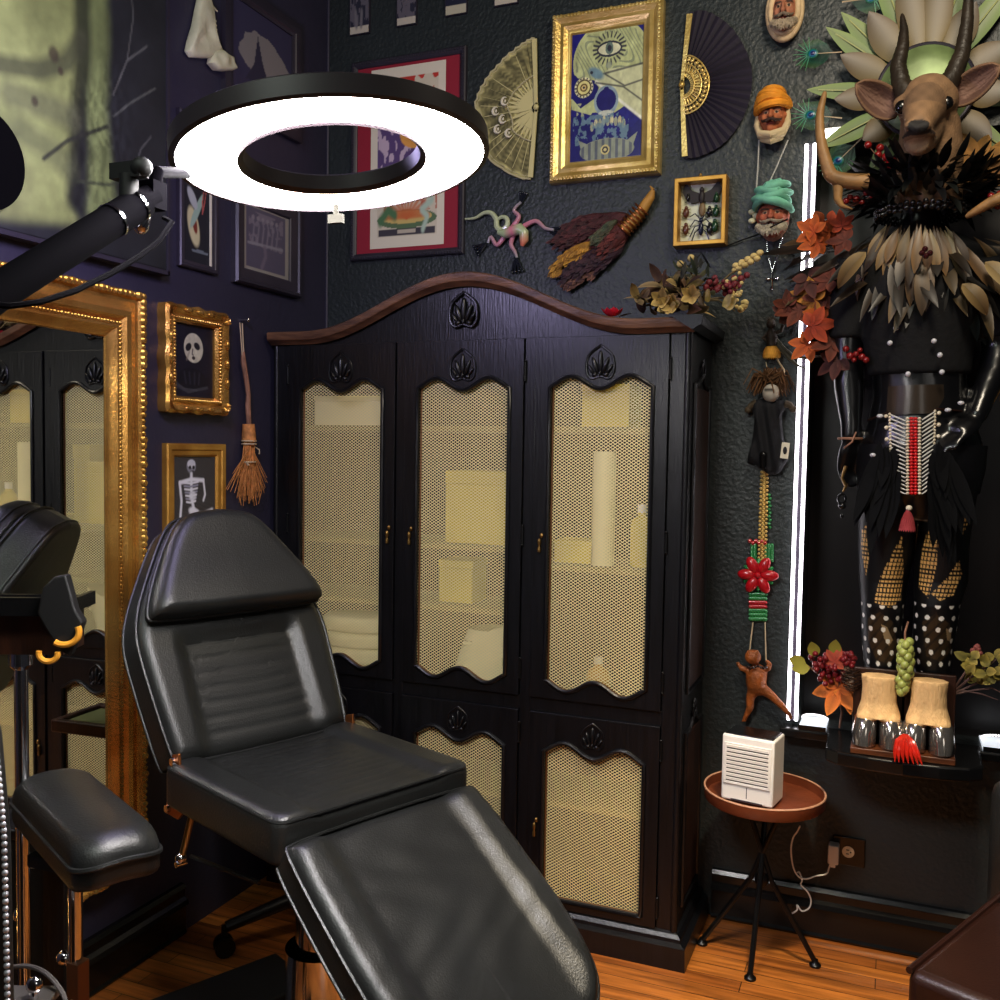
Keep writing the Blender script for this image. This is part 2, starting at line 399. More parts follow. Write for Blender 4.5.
for (x0, x1, lab) in ((AX0+.005, -.165, 'small mirrored light tray on left end of the black shelf'), (.262, AX1, 'small mirrored light tray on right end of the black shelf')):
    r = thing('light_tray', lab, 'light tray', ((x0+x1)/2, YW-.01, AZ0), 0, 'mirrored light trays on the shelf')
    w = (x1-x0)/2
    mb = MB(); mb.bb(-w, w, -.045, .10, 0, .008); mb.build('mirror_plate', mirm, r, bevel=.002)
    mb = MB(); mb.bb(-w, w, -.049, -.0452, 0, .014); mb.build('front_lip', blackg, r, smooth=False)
    mb = MB()
    for k in range(19):
        a = pi*k/18; mb.ell((w*.92*cos(a), .06, .012+.011*sin(a)), .0036, 8, 6)
    mb.build('led_bead_arc', beadm, r)

# ------------------------------------------------------------------ ARMOIRE
AX, AYF, AW = -1.2525, 2.74, .705      # centre x, front face y, half width
ARM = thing('armoire', 'tall black painted armoire with serpentine cornice and cream wire mesh doors', 'armoire', (AX, AYF, 0))
DEP = YW-.012-AYF                       # carcass depth
def cornice(x, s=1.):                   # serpentine top line (bottom edge of the moulding) in local x
    t = abs(x)/.71; return 1.843 + .163*(.5+.5*cos(pi*min(1, t/.80)))**1.05 + .004*max(0, t-.8)
W0 = AW-.0
mb = MB()   # carcass: sides, back, bottom, top, centre dividers
mb.bb(-W0, -W0+.025, .02, DEP, .06, 1.86); mb.bb(W0-.025, W0, .02, DEP, .06, 1.86)
mb.bb(-W0+.025, W0-.025, DEP-.012, DEP, .06, 1.86); mb.bb(-W0+.025, W0-.025, .022, DEP-.012, .06, .085)
mb.bb(-W0+.025, W0-.025, .03, DEP-.012, 1.845, 1.86)
mb.build('carcass', blackwood, ARM, smooth=False)
inner = mat('cabinet_lining', c(40, 36, 24), .8)
mb = MB(); mb.bb(-W0+.026, W0-.026, DEP-.018, DEP-.0125, .09, 1.84); mb.build('back_lining', inner, ARM, smooth=False)
shelfm = mat('cabinet_shelf', c(120, 108, 60), .6)
for z, xa, xb in ((.40, -W0+.026, W0-.026), (.70, -W0+.026, W0-.026), (.985, -W0+.026, .215), (1.185, -W0+.026, .215), (1.14, .225, W0-.026), (1.565, -W0+.026, W0-.026)):
    mb = MB(); mb.bb(xa, xb, .05, DEP-.02, z-.009, z+.009); mb.build('shelf', shelfm, ARM, smooth=False)
# face frame: posts, stiles and rails
dx0 = [-.6435, -.2025, .2415]; DW = .405
mb = MB()
mb.bb(-W0, dx0[0]-.002, 0, .03, .08, 1.86); mb.bb(dx0[0]+DW+.002, dx0[1]-.002, 0, .03, .08, 1.84); mb.bb(dx0[1]+DW+.002, dx0[2]-.002, 0, .03, .08, 1.84); mb.bb(dx0[2]+DW+.002, W0, 0, .03, .08, 1.86)
mb.bb(dx0[0]-.002, dx0[2]+DW+.002, .002, .03, .7, .745); mb.bb(dx0[0]-.002, dx0[2]+DW+.002, .002, .03, .075, .098); mb.bb(-W0, W0, .0145, .03, 1.79, 1.86)
mb.build('face_frame', blackwood, ARM, smooth=False, bevel=.002)
for s in (-1, 1):   # rounded corner posts
    mb = MB(); mb.tube([(s*(W0-.006), .004, .09), (s*(W0-.006), .004, 1.85)], .010, 10); mb.build('corner_post', blackwood, ARM)
# frieze between doors and cornice
K = 60; xs = [-.69+1.38*i/K for i in range(K+1)]
mb = MB(); mb.prism([(-.69, 1.8385)]+[(.69, 1.8385)]+[(x, cornice(x)+.004) for x in reversed(xs)], .001, .03); mb.build('frieze_panel', blackwood, ARM, smooth=False)
# cornice moulding sweeping the serpentine line with a return on the right
prof = [(-.012, -.004), (-.022, .004), (-.034, .010), (-.036, .014), (-.037, .034), (-.03, .038), (.05, .038)]
mb = MB(); xs = [-.712+1.43*i/90 for i in range(91)]; vs = []; n = len(prof)
for x in xs:
    for y, dz in prof: vs.append((x, y, cornice(x)+dz))
mb.add(vs, [(i*n+j, i*n+j+1, (i+1)*n+j+1, (i+1)*n+j) for i in range(90) for j in range(n-1)] + [tuple(range(n)), tuple(90*n+j for j in range(n))])
mb.build('cornice', wornwood, ARM, ang=25)
mb = MB(); vs = []
for y in (-.04, DEP+.004):
    for d, dz in prof: vs.append((.705-d*1.05, y, 1.848+dz))
mb.add(vs, [(j, j+1, n+j+1, n+j) for j in range(n-1)] + [tuple(range(n)), tuple(range(n, 2*n))]); mb.build('cornice_return', blackwood, ARM, ang=25)
mb = MB()
vs = [(x, y, cornice(x)+.0375) for x in xs for y in (-.02, DEP)]; mb.add(vs, [(2*i, 2*i+1, 2*i+3, 2*i+2) for i in range(90)]); mb.build('top_board', blackwood, ARM)
# plinth with stepped moulding
prof = [(.0, .098), (-.010, .094), (-.018, .084), (-.02, .074), (-.036, .066), (-.038, .0), (.02, 0)]
mb = MB()
def loop(d): return [(-W0+d*0, d), (W0-d, d), (W0-d, DEP)]
vs = []; n = len(prof)
for d, z in prof:
    for (x, y) in loop(d): vs.append((x, y, z))
mb.add(vs, [(i*3+j, i*3+j+1, (i+1)*3+j+1, (i+1)*3+j) for i in range(n-1) for j in range(2)]); mb.bb(-W0, W0, .0, DEP, .001, .07)
mb.build('plinth', blackwood, ARM, smooth=False)
# right side: framed raised panels
for (z0, z1, top) in ((.80, 1.69, 1), (.16, .66, 1)):
    mb = MB(); mb.bb(W0-.001, W0+.006, .075, DEP-.055, z0, z1); mb.build('side_panel', redwood, ARM, smooth=False, bevel=.004)
    mb = MB(); y0, y1 = .062, DEP-.042
    P = [(W0+.004, y0, z0-.01)] + [(W0+.004, y0+(y1-y0)*k/14, z1+.012+.026*sin(pi*k/14)**2*(1 if k not in (0, 14) else 0)-.012*sin(2*pi*k/14)**2) for k in range(15)] + [(W0+.004, y1, z0-.01)]
    mb.tube(P, .007, 8, closed=True); mb.build('side_moulding', blackwood, ARM)
    mb = MB()
    for k in range(9): a = -2.3+k*.57; mb.ell((W0+.006, (y0+y1)/2+.022*cos(a+pi/2), z1+.055+.024*sin(a+pi/2)), (.004, .008, .012), 8, 6)
    mb.build('carved_rosette', blackwood, ARM)

def mesh_mat():
    m = bpy.data.materials.new('cream_expanded_mesh'); m.use_nodes = True; N = m.node_tree.nodes; L = m.node_tree.links; b = N['Principled BSDF']
    b.inputs['Base Color'].default_value = (*c(246, 232, 176), 1); b.inputs['Roughness'].default_value = .45; b.inputs['Metallic'].default_value = .1
    tc = N.new('ShaderNodeTexCoord'); sp = N.new('ShaderNodeSeparateXYZ'); L.new(tc.outputs['Object'], sp.inputs[0])
    def mth(op, a, b_=None):
        n = N.new('ShaderNodeMath'); n.operation = op
        for i, v in enumerate((a, b_)):
            if v is None: continue
            if isinstance(v, (int, float)): n.inputs[i].default_value = v
            else: L.new(v, n.inputs[i])
        return n.outputs[0]
    u = mth('MULTIPLY', sp.outputs['X'], 1/.0142); v = mth('MULTIPLY', sp.outputs['Z'], 1/.0096); T = .5-.135
    def one(x): return mth('LESS_THAN', mth('ABSOLUTE', mth('SUBTRACT', mth('FRACT', mth('ADD', x, 100.)), .5)), T)
    hole = mth('MULTIPLY', one(mth('ADD', u, v)), one(mth('SUBTRACT', u, v))); L.new(mth('SUBTRACT', 1., hole), b.inputs['Alpha']); return m
meshm = mesh_mat()
def hump(t, A): return A*(1-cos(2*pi*t*.88))
def rosette(par, x, z, s=1.):
    mb = MB(); y = -.0095; z = z+.004
    O = [(0, .060), (-.020, .046), (-.036, .030), (-.042, .006), (-.040, -.020), (-.026, -.036), (0, -.030), (.026, -.036), (.040, -.020), (.042, .006), (.036, .030), (.020, .046)]
    mb.tube(curve([Vector((x+u*s, y, z+v*s)) for u, v in O+O[:1]], 4)[:-1], .0042*s, 7, closed=True)
    for u, v, rx, rz, a in ((0, .012, .0085, .034, 0), (-.016, .002, .0075, .026, .35), (.016, .002, .0075, .026, -.35), (-.028, -.010, .006, .018, .6), (.028, -.010, .006, .018, -.6), (-.017, -.026, .009, .008, 0), (.017, -.026, .009, .008, 0), (0, -.022, .006, .010, 0)):
        mb.ell((x+u*s, y, z+v*s), (rx*s, .008, rz*s), 10, 8, Matrix.Rotation(-a, 3, 'Y'))
    return mb.build('carved_rosette', blackwood, par)
def door(x0, z0, z1, oz0, oz1, wavy_bottom, hinge, hz, knobz):
    D = MB(); n = 36; xi0, xi1 = x0+.047, x0+DW-.044; A = .0185
    def top(t): return oz1+hump(2*t-1, A)
    def bot(t): return oz0-hump(2*t-1, A)+(2*A if wavy_bottom else 0) if wavy_bottom else oz0
    inn = [(xi0+(xi1-xi0)*i/n, bot(i/n)) for i in range(n+1)] + [(xi1, bot(1)+(top(1)-bot(1))*i/8) for i in range(1, 8)]
    inn += [(xi1-(xi1-xi0)*i/n, top(1-i/n)) for i in range(n+1)] + [(xi0, top(0)+(bot(0)-top(0))*i/8) for i in range(1, 8)]
    out = [(x0+DW*i/n, z0) for i in range(n+1)] + [(x0+DW, z0+(z1-z0)*i/8) for i in range(1, 8)]
    out += [(x0+DW-DW*i/n, z1) for i in range(n+1)] + [(x0, z1+(z0-z1)*i/8) for i in range(1, 8)]
    K = len(inn); yf, yb = -.008, .014
    vs = [(x, yf, z) for x, z in out] + [(x, yf, z) for x, z in inn] + [(x, yb, z) for x, z in inn] + [(x, yb, z) for x, z in out]
    D.add(vs, [(a*K+i, a*K+(i+1) % K, ((a+1) % 4)*K+(i+1) % K, ((a+1) % 4)*K+i) for a in range(4) for i in range(K)])
    d = D.build('door', blackwood, ARM, smooth=False, bevel=.0015)
    mb = MB(); mb.tube([(x, yf-.002, z) for x, z in inn], .0068, 8, closed=True); mb.build('door_moulding', blackwood, d)
    mb = MB(); 0; mb.tube([(x+(.006 if x < x0+DW/2 else -.006)*(abs(x-xi0) < .002 or abs(x-xi1) < .002), .006, z) for x, z in inn], .0042, 6, closed=True); mb.build('brass_edging', mat('dull_edge', c(112, 78, 46), .45, .3), d)
    mb = MB(); vs = []
    for i in range(n+1): vs += [(xi0+(xi1-xi0)*i/n, .006, bot(i/n)-.004), (xi0+(xi1-xi0)*i/n, .006, top(i/n)+.004)]
    mb.add(vs, [(2*i, 2*i+2, 2*i+3, 2*i+1) for i in range(n)]); mb.build('wire_mesh', meshm, d, smooth=False)
    rosette(d, x0+DW/2, oz1+.062 if wavy_bottom else oz1+.055, 1. if wavy_bottom else .8)
    hx = x0+DW-.022 if hinge < 0 else x0+.022
    mb = MB(); kx = x0+.024 if hinge > 0 else x0+DW-.020
    mb.lathe([(0, 0), (.005, 0), (.006, .012), (.0035, .018), (.005, .024), (.0062, .03), (.0055, .037), (.002, .042), (0, .043)], 12, Matrix.Translation((kx, -.015, knobz-.045)))
    mb.ell((kx+.006, -.014, knobz+.006), (.006, .005, .008), 8, 6); mb.cyl((kx, -.004, knobz-.02), (kx, -.018, knobz-.02), .004)
    mb.build('door_handle', brass, d)
    for z in hz:
        mb = MB(); xx = x0+DW+.004 if hinge > 0 else x0-.004
        mb.cyl((xx, -.006, z-.026), (xx, -.006, z+.026), .0042, n=8); mb.ell((xx, -.006, z+.03), .0045, 8, 6); mb.ell((xx, -.006, z-.03), .0045, 8, 6); mb.build('hinge', blackm, d)
for i, h in enumerate((-1, 1, 1)):
    door(dx0[i], .745, 1.838, .772, 1.684, True, h, (.83, 1.24, 1.74), 1.237)
    door(dx0[i], .098, .70, .127, .578, False, h, (.16, .63), .36)
rosette(ARM, 0, 1.915, 1.1)

# things kept inside the armoire
cloth = mat('ivory_towel', c(232, 222, 170), .9, bump=.25, bscale=150)
ycard = mat('yellow_carton', c(214, 190, 72), .7, var=.08)
papr = mat('paper_roll', c(236, 228, 180), .8)
def aw(x, y, z): return (AX+x, AYF+y, z)
def stack(x, z, n, w, lab, g):
    for k in range(n):
        mb = MB(); U = [(w/2*cos(a)*min(1, 1/max(abs(cos(a)), abs(sin(a)))*.98), .10*sin(a)*min(1, 1/max(abs(cos(a)), abs(sin(a)))*.98)) for a in [2*pi*i/40 for i in range(40)]]
        mb.pad(U, .052, .024, lambda u, v, h: (u+random.uniform(-.001, .001), v, h)); o = mb.build('folded_towel', cloth, None); o.location = aw(x, .16, z+.0095+k*.0525)
        tag(o, lab[k], 'towel', g)
stack(-.45, .70, 4, .30, ['ivory folded towel at bottom of the stack behind left upper mesh door', 'ivory folded towel second from bottom of the stack behind left mesh door', 'ivory folded towel third from bottom of the stack behind left mesh door', 'ivory folded towel on top of the stack behind left upper mesh door'], 'folded towels in the armoire')
r = thing('paper_bag', 'pale cream paper bag slumped behind middle mesh door of the armoire', 'bag', aw(.0, .16, .7095)); mb = MB()
mb.grid(24, 14, lambda u, v: ((.11+.02*sin(9*u)*v)*cos(2*pi*u)+.05*v, (.07+.015*sin(7*u))*sin(2*pi*u), .20*v+.05*max(0, cos(2*pi*u))*v), wrap=True); mb.build('bag_body', papr, r)
mb = MB(); mb.pad([(-.09, -.05), (.09, -.05), (.09, .05), (-.09, .05)], .012, .005, lambda u, v, h: (u+.05, v, .15+h)); mb.build('bag_fold', papr, r)
def boxthing(name, lab, x, z, w, h, d, m, y=.17):
    r = thing(name, lab, 'box', aw(x, y, z)); mb = MB(); mb.bb(-w/2, w/2, -d/2, d/2, 0, h*.82); mb.build('carton_body', m, r, bevel=.003)
    mb = MB(); mb.bb(-w/2-.002, w/2+.002, -d/2-.002, d/2+.002, h*.82, h); mb.build('carton_lid', m, r, bevel=.003)
boxthing('storage_carton', 'wide yellow carton on the middle shelf behind middle mesh door', .01, 1.1945, .22, .235, .16, ycard)
boxthing('storage_carton', 'tall narrow yellow carton beside the wide one behind middle mesh door', .17, 1.1945, .075, .30, .12, ycard)
boxthing('storage_carton', 'low pale carton on the top shelf behind left mesh door', -.46, 1.5745, .29, .10, .16, papr)
boxthing('storage_carton', 'yellow carton on the top shelf behind right mesh door', .43, 1.5745, .15, .13, .14, ycard)
boxthing('storage_carton', 'yellow carton on the lower middle shelf behind middle mesh door', -.07, .9945, .12, .14, .12, ycard)
r = thing('paper_towel_roll', 'tall pale paper towel roll standing behind right mesh door', 'paper roll', aw(.43, .11, 1.0)); mb = MB()
mb.lathe([(.02, 0), (.034, 0), (.035, .005), (.035, .345), (.034, .35), (.02, .35), (.02, 0)], 24); r.location.z = 1.1495; mb.build('paper_sheets', papr, r)
mb = MB(); mb.lathe([(.019, -.0), (.019, .351), (.014, .351), (.014, 0), (.019, 0)], 16); mb.build('cardboard_core', boardwood, r)
r = thing('spray_bottle', 'yellow plastic bottle beside the paper roll behind right mesh door', 'bottle', aw(.545, .13, 1.1495)); mb = MB()
mb.lathe([(0, 0), (.03, 0), (.034, .006), (.034, .12), (.03, .14), (.013, .155), (.012, .17)], 20); mb.build('bottle_body', ycard, r)
mb = MB(); mb.lathe([(.014, .165), (.014, .19), (0, .192)], 16); mb.build('cap', white, r)
r = thing('spray_bottle', 'short amber bottle on the bottom upper shelf behind right mesh door', 'bottle', aw(.42, .12, .7095)); mb = MB()
mb.lathe([(0, 0), (.035, 0), (.038, .006), (.038, .09), (.03, .11), (.014, .12), (.012, .135)], 20); mb.build('bottle_body', mat('amber', c(200, 150, 60), .3), r)
mb = MB(); mb.lathe([(.014, .13), (.014, .15), (0, .152)], 16); mb.build('cap', cream, r)
boxthing('storage_carton', 'low yellow carton lying behind right mesh door at mid height', .33, 1.1495, .12, .07, .12, ycard)
# ================================================================== LEFT WALL
# gilt floor mirror leaning flat on the wall
MY0, MY1, MZ0, MZ1 = 1.10, 2.103, .30, 1.918
MT = radians(2.0); mr = thing('gilt_mirror', 'large gilt framed mirror with beaded edge reflecting the armoire', 'mirror', (XL+.001+sin(MT)*(MY1-MY0)/2, MY1-cos(MT)*(MY1-MY0)/2, (MZ0+MZ1)/2), pi/2+MT)
w, h = MY1-MY0, MZ1-MZ0
rframe(mr, w, h, [(0, 0), (0, .035), (.006, .048), (.02, .05), (.026, .042), (.034, .04), (.05, .046), (.062, .052), (.076, .05), (.086, .04), (.092, .036), (.099, .044), (.108, .046), (.116, .040), (.123, .034), (.133, .03), (.138, .022), (.138, .012)], gold, 'mirror_frame')
beads(mr, w, h, .013, .05, .0085, .017, gold, 'carved_edge', .35); beads(mr, w, h, .0955, .044, .005, .011, gold, 'beaded_edge', .2)
mb = MB(); mb.bb(-w/2+.13, w/2-.13, -.0255, -.001, -h/2+.13, h/2-.13); mb.build('mirror_glass', mat('mirror_silver', c(232, 234, 230), .015, 1.), mr, smooth=False)

# painting of a pale torso: colours laid on a canvas
def uvfun(W, root, x0, x1, z0, z1):
    def f(px, py): q = W.loc(root, px, py); return ((q.x-x0)/(x1-x0), (q.z-z0)/(z1-z0))
    return f
pr = thing('torso_painting', 'large dark painting of a pale bare torso with thorny branches', 'painting', (XL, 1.7, 2.5), pi/2)
x0, x1, z0, z1 = -.45, .504, -.5, .55
f = uvfun(LEFT, pr, x0, x1, z0, z1); A = Art(190, 210, c(38, 40, 44)); T = lambda *P: [f(*p) for p in P]
nz = A.noise(7, 3); nz2 = A.noise(22, 5); A.img = A.img*(.7+.9*nz[..., None])
body = A.poly(T((-60, -60), (72, -60), (78, 20), (74, 60), (70, 100), (66, 140), (62, 175), (58, 200), (70, 225), (-60, 215)))
A.put(A.blur(body, 2), c(158, 168, 108)); sh = np.clip((nz*1.3-.1), 0, 1)[..., None]; m3 = A.blur(body, 3)[..., None]; lit = np.clip(1.15-1.1*np.abs(A.U-.30), .45, 1.1)[..., None]
A.img = A.img*(1-m3)+m3*A.img*(.55+.7*sh)*(.85+.3*nz2[..., None])*lit
body = A.blur(body, 2) > .5; arm = A.poly(T((66, -60), (96, -60), (99, 40), (97, 110), (102, 170), (108, 215), (78, 220), (80, 150), (72, 80))); A.put(A.blur(arm, 2), c(120, 132, 86)); A.img = np.where(arm[..., None], A.img*(.6+.7*sh), A.img)
for P, wd, cl, al in (([(72, -10), (74, 60), (68, 120), (66, 200)], .028, c(30, 32, 30), .8), ([(-10, 66), (30, 72), (58, 64), (72, 40)], .022, c(74, 78, 58), .8), ([(0, 95), (36, 108), (62, 118)], .03, c(96, 100, 76), .6), ([(10, 130), (40, 150), (60, 170)], .03, c(92, 98, 72), .5), ([(34, 160), (58, 142), (98, 128)], .005, c(48, 50, 44), .9), ([(64, 182), (100, 186), (128, 178)], .004, c(60, 66, 52), .8), ([(104, 96), (118, 62), (138, 48)], .0028, c(104, 106, 104), .8), ([(118, 62), (124, 20), (122, -10)], .0025, c(104, 106, 104), .7), ([(104, 118), (122, 104), (146, 90)], .0028, c(100, 104, 100), .8), ([(100, 200), (120, 214), (110, 232)], .003, c(104, 110, 94), .6), ([(124, 175), (132, 150), (142, 138)], .0025, c(98, 100, 100), .7)):
    A.put(A.seg(T(*P), wd), cl, al)
for (px, py, r_) in ((44, 56, .022), (25, 103, .014), (51, 73, .012)):
    u, v = f(px, py); A.put(A.soft(A.ell(u, v, r_, r_*1.1), .5), c(70, 60, 50), .8)
st_ = np.sin(A.U*150+9*nz+6*A.V)*np.sin(A.V*40+14*nz2); reg = A.blur(A.poly(T((60, 90), (110, 60), (135, 215), (60, 225))), 6); A.img = A.img*(1+.35*(st_*reg)[..., None])*(.86+.3*A.noise(45, 12)[..., None]); A.img[..., 2] *= .9; A.build('canvas', pr, x0, x1, z0, z1, -.032)
mb = MB(); mb.bb(x0-.002, x1+.006, -.031, -.002, z0-.006, z1+.002); mb.build('stretcher', black, pr, smooth=False)
mb = MB(); mb.bb(x0, x1+.008, -.038, -.002, z0-.016, z0-.004); mb.bb(x1+.001, x1+.010, -.038, -.002, z0-.016, z1); mb.build('edge_strip', greym, pr, smooth=False)

p = LEFT.pt(-19, 157, .05)
r = thing('round_wall_plate', 'round matte black plate at left edge overlapping the torso painting', 'plate', (XL+.04, p.y, p.z), pi/2); mb = MB()
R_ = (LEFT.pt(-19, 105, .05)-LEFT.pt(-19, 211, .05)).length/2
mb.lathe([(0, 0), (R_*.9, 0), (R_, .006), (R_*.99, .012), (R_*.9, .010), (R_*.5, .018), (0, .02)], 48, Matrix.Rotation(pi/2, 4, 'X')); mb.build('plate_disc', mat('plate_black', c(4, 4, 4), .85, spec=.1), r)
mb = MB(); mb.cyl((0, .0385, 0), (0, 0, 0), .012); mb.build('wall_peg', blackm, r)

# jaw bone
r = LEFT.hang('jaw_bone', 'pale half jaw bone with teeth hung high on the left wall', 'bone', 205, 35)
L = lambda *P: [(lambda q: (q.x, q.z))(LEFT.loc(r, *p)) for p in P]
mb = MB(); q = LEFT.loc(r, 205, 35)
def bonepad(P, th, rr, bb=None):
    (bb or mb).pad(L(*P), th, rr, lambda u, v, h: (u, -.004-h, v), rings=6, fn=lambda u, v: .006*sin(u*90)*cos(v*60))
bonepad([(196, -8), (204, -6), (208, 10), (209, 30), (212, 44), (216, 52), (212, 59), (198, 59), (186, 58), (182, 52), (184, 42), (189, 26), (192, 10)], .028, .016)
bonepad([(207, 52), (214, 50), (221, 55), (227, 58), (228, 64), (230, 70), (226, 72), (218, 72), (210, 71), (204, 64), (205, 57)], .034, .018)
o = mb.build('jaw', bone, r)
mb = MB()
for k in range(7):
    a = LEFT.loc(r, 207.5+.45*k, 22+4.2*k); mb.ell((a.x, -.022, a.z), (.010, .010, .006), 8, 6)
a = LEFT.loc(r, 208, 8); mb.cyl((a.x-.01, -.018, a.z), (a.x+.022, -.018, a.z-.004), .007, .002, 8); mb.build('teeth', bone, r)

# framed pictures on the left wall
thin = [(0, 0), (0, .014), (.004, .018), (.012, .018), (.016, .014), (.022, .012), (.022, .004)]
r, w, h = picture(LEFT, 'framed_picture', 'thin dark frame with pale mountain burst picture above the ring lamp', 'picture', [(221, -20), (297, 22), (297, 132), (221, 118)], [(0, 0), (0, .02), (.012, .024), (.034, .02), (.04, .014), (.046, .012), (.046, .004)], greym)
A = Art(70, 100, c(60, 58, 84)); n1 = A.noise(6, 8)
rr = A.ell(.52, .55, .42, .22); A.put((rr < .65+.7*n1), c(150, 146, 140), .75); A.put(A.poly([(.22, .25), (.36, .45), (.42, .75), (.5, .5), (.62, .28)]), c(52, 50, 70)); A.put(A.poly([(.66, .3), (.8, .42), (.94, .36), (.84, .28)]), c(120, 118, 118), .7)
A.put(A.poly([(.2, .08), (.35, .2), (.5, .12), (.7, .22), (.85, .1), (.8, .02), (.2, .02)]), c(84, 70, 88), .7); A.build('artwork', r, -w/2+.045, w/2-.045, -h/2+.045, h/2-.045, -.006)
r, w, h = picture(LEFT, 'framed_picture', 'small dark frame holding an open oyster and red shell picture', 'picture', [(176, 112), (214, 122), (214, 274), (176, 267)], thin, greym)
A = Art(50, 120, c(34, 36, 44)); A.put(A.soft(A.ell(.38, .26, .25, .13, -.4), .2), c(196, 190, 150)); A.put(A.soft(A.ell(.42, .28, .11, .06, -.5), .2), c(120, 52, 40)); A.put(A.soft(A.ell(.5, .38, .3, .055, .5), .2), c(150, 176, 160)); A.put(A.soft(A.ell(.34, .46, .2, .06, -.3), .2), c(170, 176, 176))
A.put(A.ell(.75, .5, .16, .05, 1) < 1, c(170, 90, 84)); A.put(A.ell(.75, .5, .08, .02, 1) < 1, c(70, 40, 40)); A.put(A.ell(.6, .09, .3, .012) < 1, c(110, 120, 126)); A.put(A.poly([(.2, .65), (.8, .62), (.7, .86), (.3, .9)]), c(100, 92, 84)); A.build('artwork', r, -w/2+.02, w/2-.02, -h/2+.02, h/2-.02, -.006)
mb = MB(); mb.bb(w/2-.03, w/2-.022, -.0095, -.0065, -h/2+.022, h/2-.04); mb.build('mat_edge', cream, r, smooth=False)
r, w, h = picture(LEFT, 'framed_picture', 'wide grey frame with cream mat and faint figure drawing under the ring lamp', 'picture', [(231, 186), (296, 202), (296, 298), (231, 283)], [(0, 0), (0, .018), (.006, .026), (.014, .026), (.018, .02), (.03, .018), (.05, .014), (.054, .010), (.054, .004)], greym)
A = Art(60, 80, c(150, 146, 136)); A.put((A.U > .07) & (A.U < .9) & (A.V > .07) & (A.V < .95), c(92, 88, 104)); n1 = A.noise(9, 4); A.put((n1 > .55) & (A.U > .12) & (A.U < .86) & (A.V > .4) & (A.V < .9), c(128, 122, 132), .8)
for k in range(6): A.put(A.seg([(.2+.1*k, .42), (.24+.1*k, .7), (.2+.1*k, .82)], .016), c(130, 126, 136), .8); A.put(A.ell(.22+.1*k, .82, .03, .03) < 1, c(140, 136, 142), .8)
A.put(A.seg([(.12, .42), (.84, .46)], .02), c(140, 138, 144)); A.put(A.seg([(.4, .1), (.48, .28), (.46, .42)], .03), c(120, 112, 124), .8); A.build('artwork', r, -w/2+.05, w/2-.05, -h/2+.05, h/2-.05, -.006)

# rococo framed ghost mask portrait
r, w, h = picture(LEFT, 'framed_portrait', 'ornate gilt frame with white mask face portrait beside the mirror', 'picture', [(158, 303), (220, 315), (221, 415), (158, 411)], [(0, 0), (0, .03), (.008, .038), (.018, .034), (.026, .026), (.034, .03), (.042, .026), (.048, .016), (.048, .004)], gold, wav=lambda t: .004*abs(sin(3*pi*t))+.002*sin(9*pi*t))
beads(r, w, h, .036, .03, .0045, .010, gold, 'beaded_edge', .2)
for sx in (-1, 1):
    for sz in (-1, 1):
        mb = MB()
        for k in range(5): a = k*pi/8; mb.leaf((sx*(w/2-.028), -.034, sz*(h/2-.028)), (sx*cos(a), -.3, sz*sin(a)), (0, -1, 0), .026, .014, curl=.6, n=6, fold=-.4)
        mb.build('carved_ornament', gold, r)
    for zz in (-.06, 0, .06): mb = MB(); mb.ell((sx*(w/2-.012), -.036, zz), (.008, .008, .018), 8, 6); mb.build('carved_boss', gold, r)
for xx in (-.05, 0, .05):
    for sz in (-1, 1): mb = MB(); mb.ell((xx, -.036, sz*(h/2-.012)), (.018, .008, .008), 8, 6); mb.build('carved_boss', gold, r)
A = Art(110, 130, c(30, 29, 44)); n1 = A.noise(6, 2); A.img *= (.6+.8*n1[..., None])
A.put(A.ell(.48, .24, .34, .17) < 1, c(22, 22, 34)); A.put(A.seg([(.1, .16), (.4, .08), (.85, .16)], .02), c(74, 76, 84), .7); A.put(A.seg([(.05, .22), (.3, .12), (.6, .11)], .012), c(84, 86, 92), .5)
for k in range(4): A.put(A.seg([(.3+.12*k, .34), (.34+.1*k, .2)], .02), c(58, 56, 70), .5)
fc = A.ell(.52, .68, .235, .205, -.12); A.put(A.soft(fc, .06), c(200, 198, 176)); A.img = np.where((fc < 1)[..., None], A.img*(.72+.5*A.noise(12, 6)[..., None]), A.img)
for (cx, cy, rx, ry, ro) in ((.40, .685, .085, .058, .5), (.60, .71, .085, .055, -.3)): A.put(A.soft(A.ell(cx, cy, rx, ry, ro), .25), c(38, 36, 44))
A.put(A.seg([(.5, .66), (.485, .60), (.51, .585)], .012), c(96, 92, 88)); A.put(A.soft(A.ell(.52, .545, .045, .03), .3), c(60, 50, 52)); A.put(A.seg([(.36, .52), (.42, .62)], .02), c(140, 134, 120), .6); A.build('artwork', r, -w/2+.045, w/2-.045, -h/2+.045, h/2-.045, -.008)

# skeleton picture
r, w, h = picture(LEFT, 'framed_picture', 'flat gold frame with a seated white skeleton behind the treatment chair', 'picture', [(162, 442), (221, 445), (221, 556), (162, 558)], [(0, 0), (0, .018), (.004, .022), (.018, .022), (.022, .018), (.034, .016), (.04, .010), (.04, .004)], gold_b)
A = Art(110, 170, c(34, 33, 38)); st = (((A.U*26+A.V*36) % 1) < .32); A.put(st, c(120, 116, 112), .75); W_ = c(225, 226, 232); G_ = c(150, 150, 165)
A.put(A.soft(A.ell(.42, .88, .115, .085), .15), c(140, 140, 150)); A.put(A.ell(.42, .905, .09, .045) < 1, c(205, 206, 214)); A.put(A.ell(.39, .865, .026, .02) < 1, c(30, 30, 34)); A.put(A.ell(.47, .865, .026, .02) < 1, c(30, 30, 34)); A.put(A.ell(.44, .82, .05, .012) < 1, c(60, 60, 66))
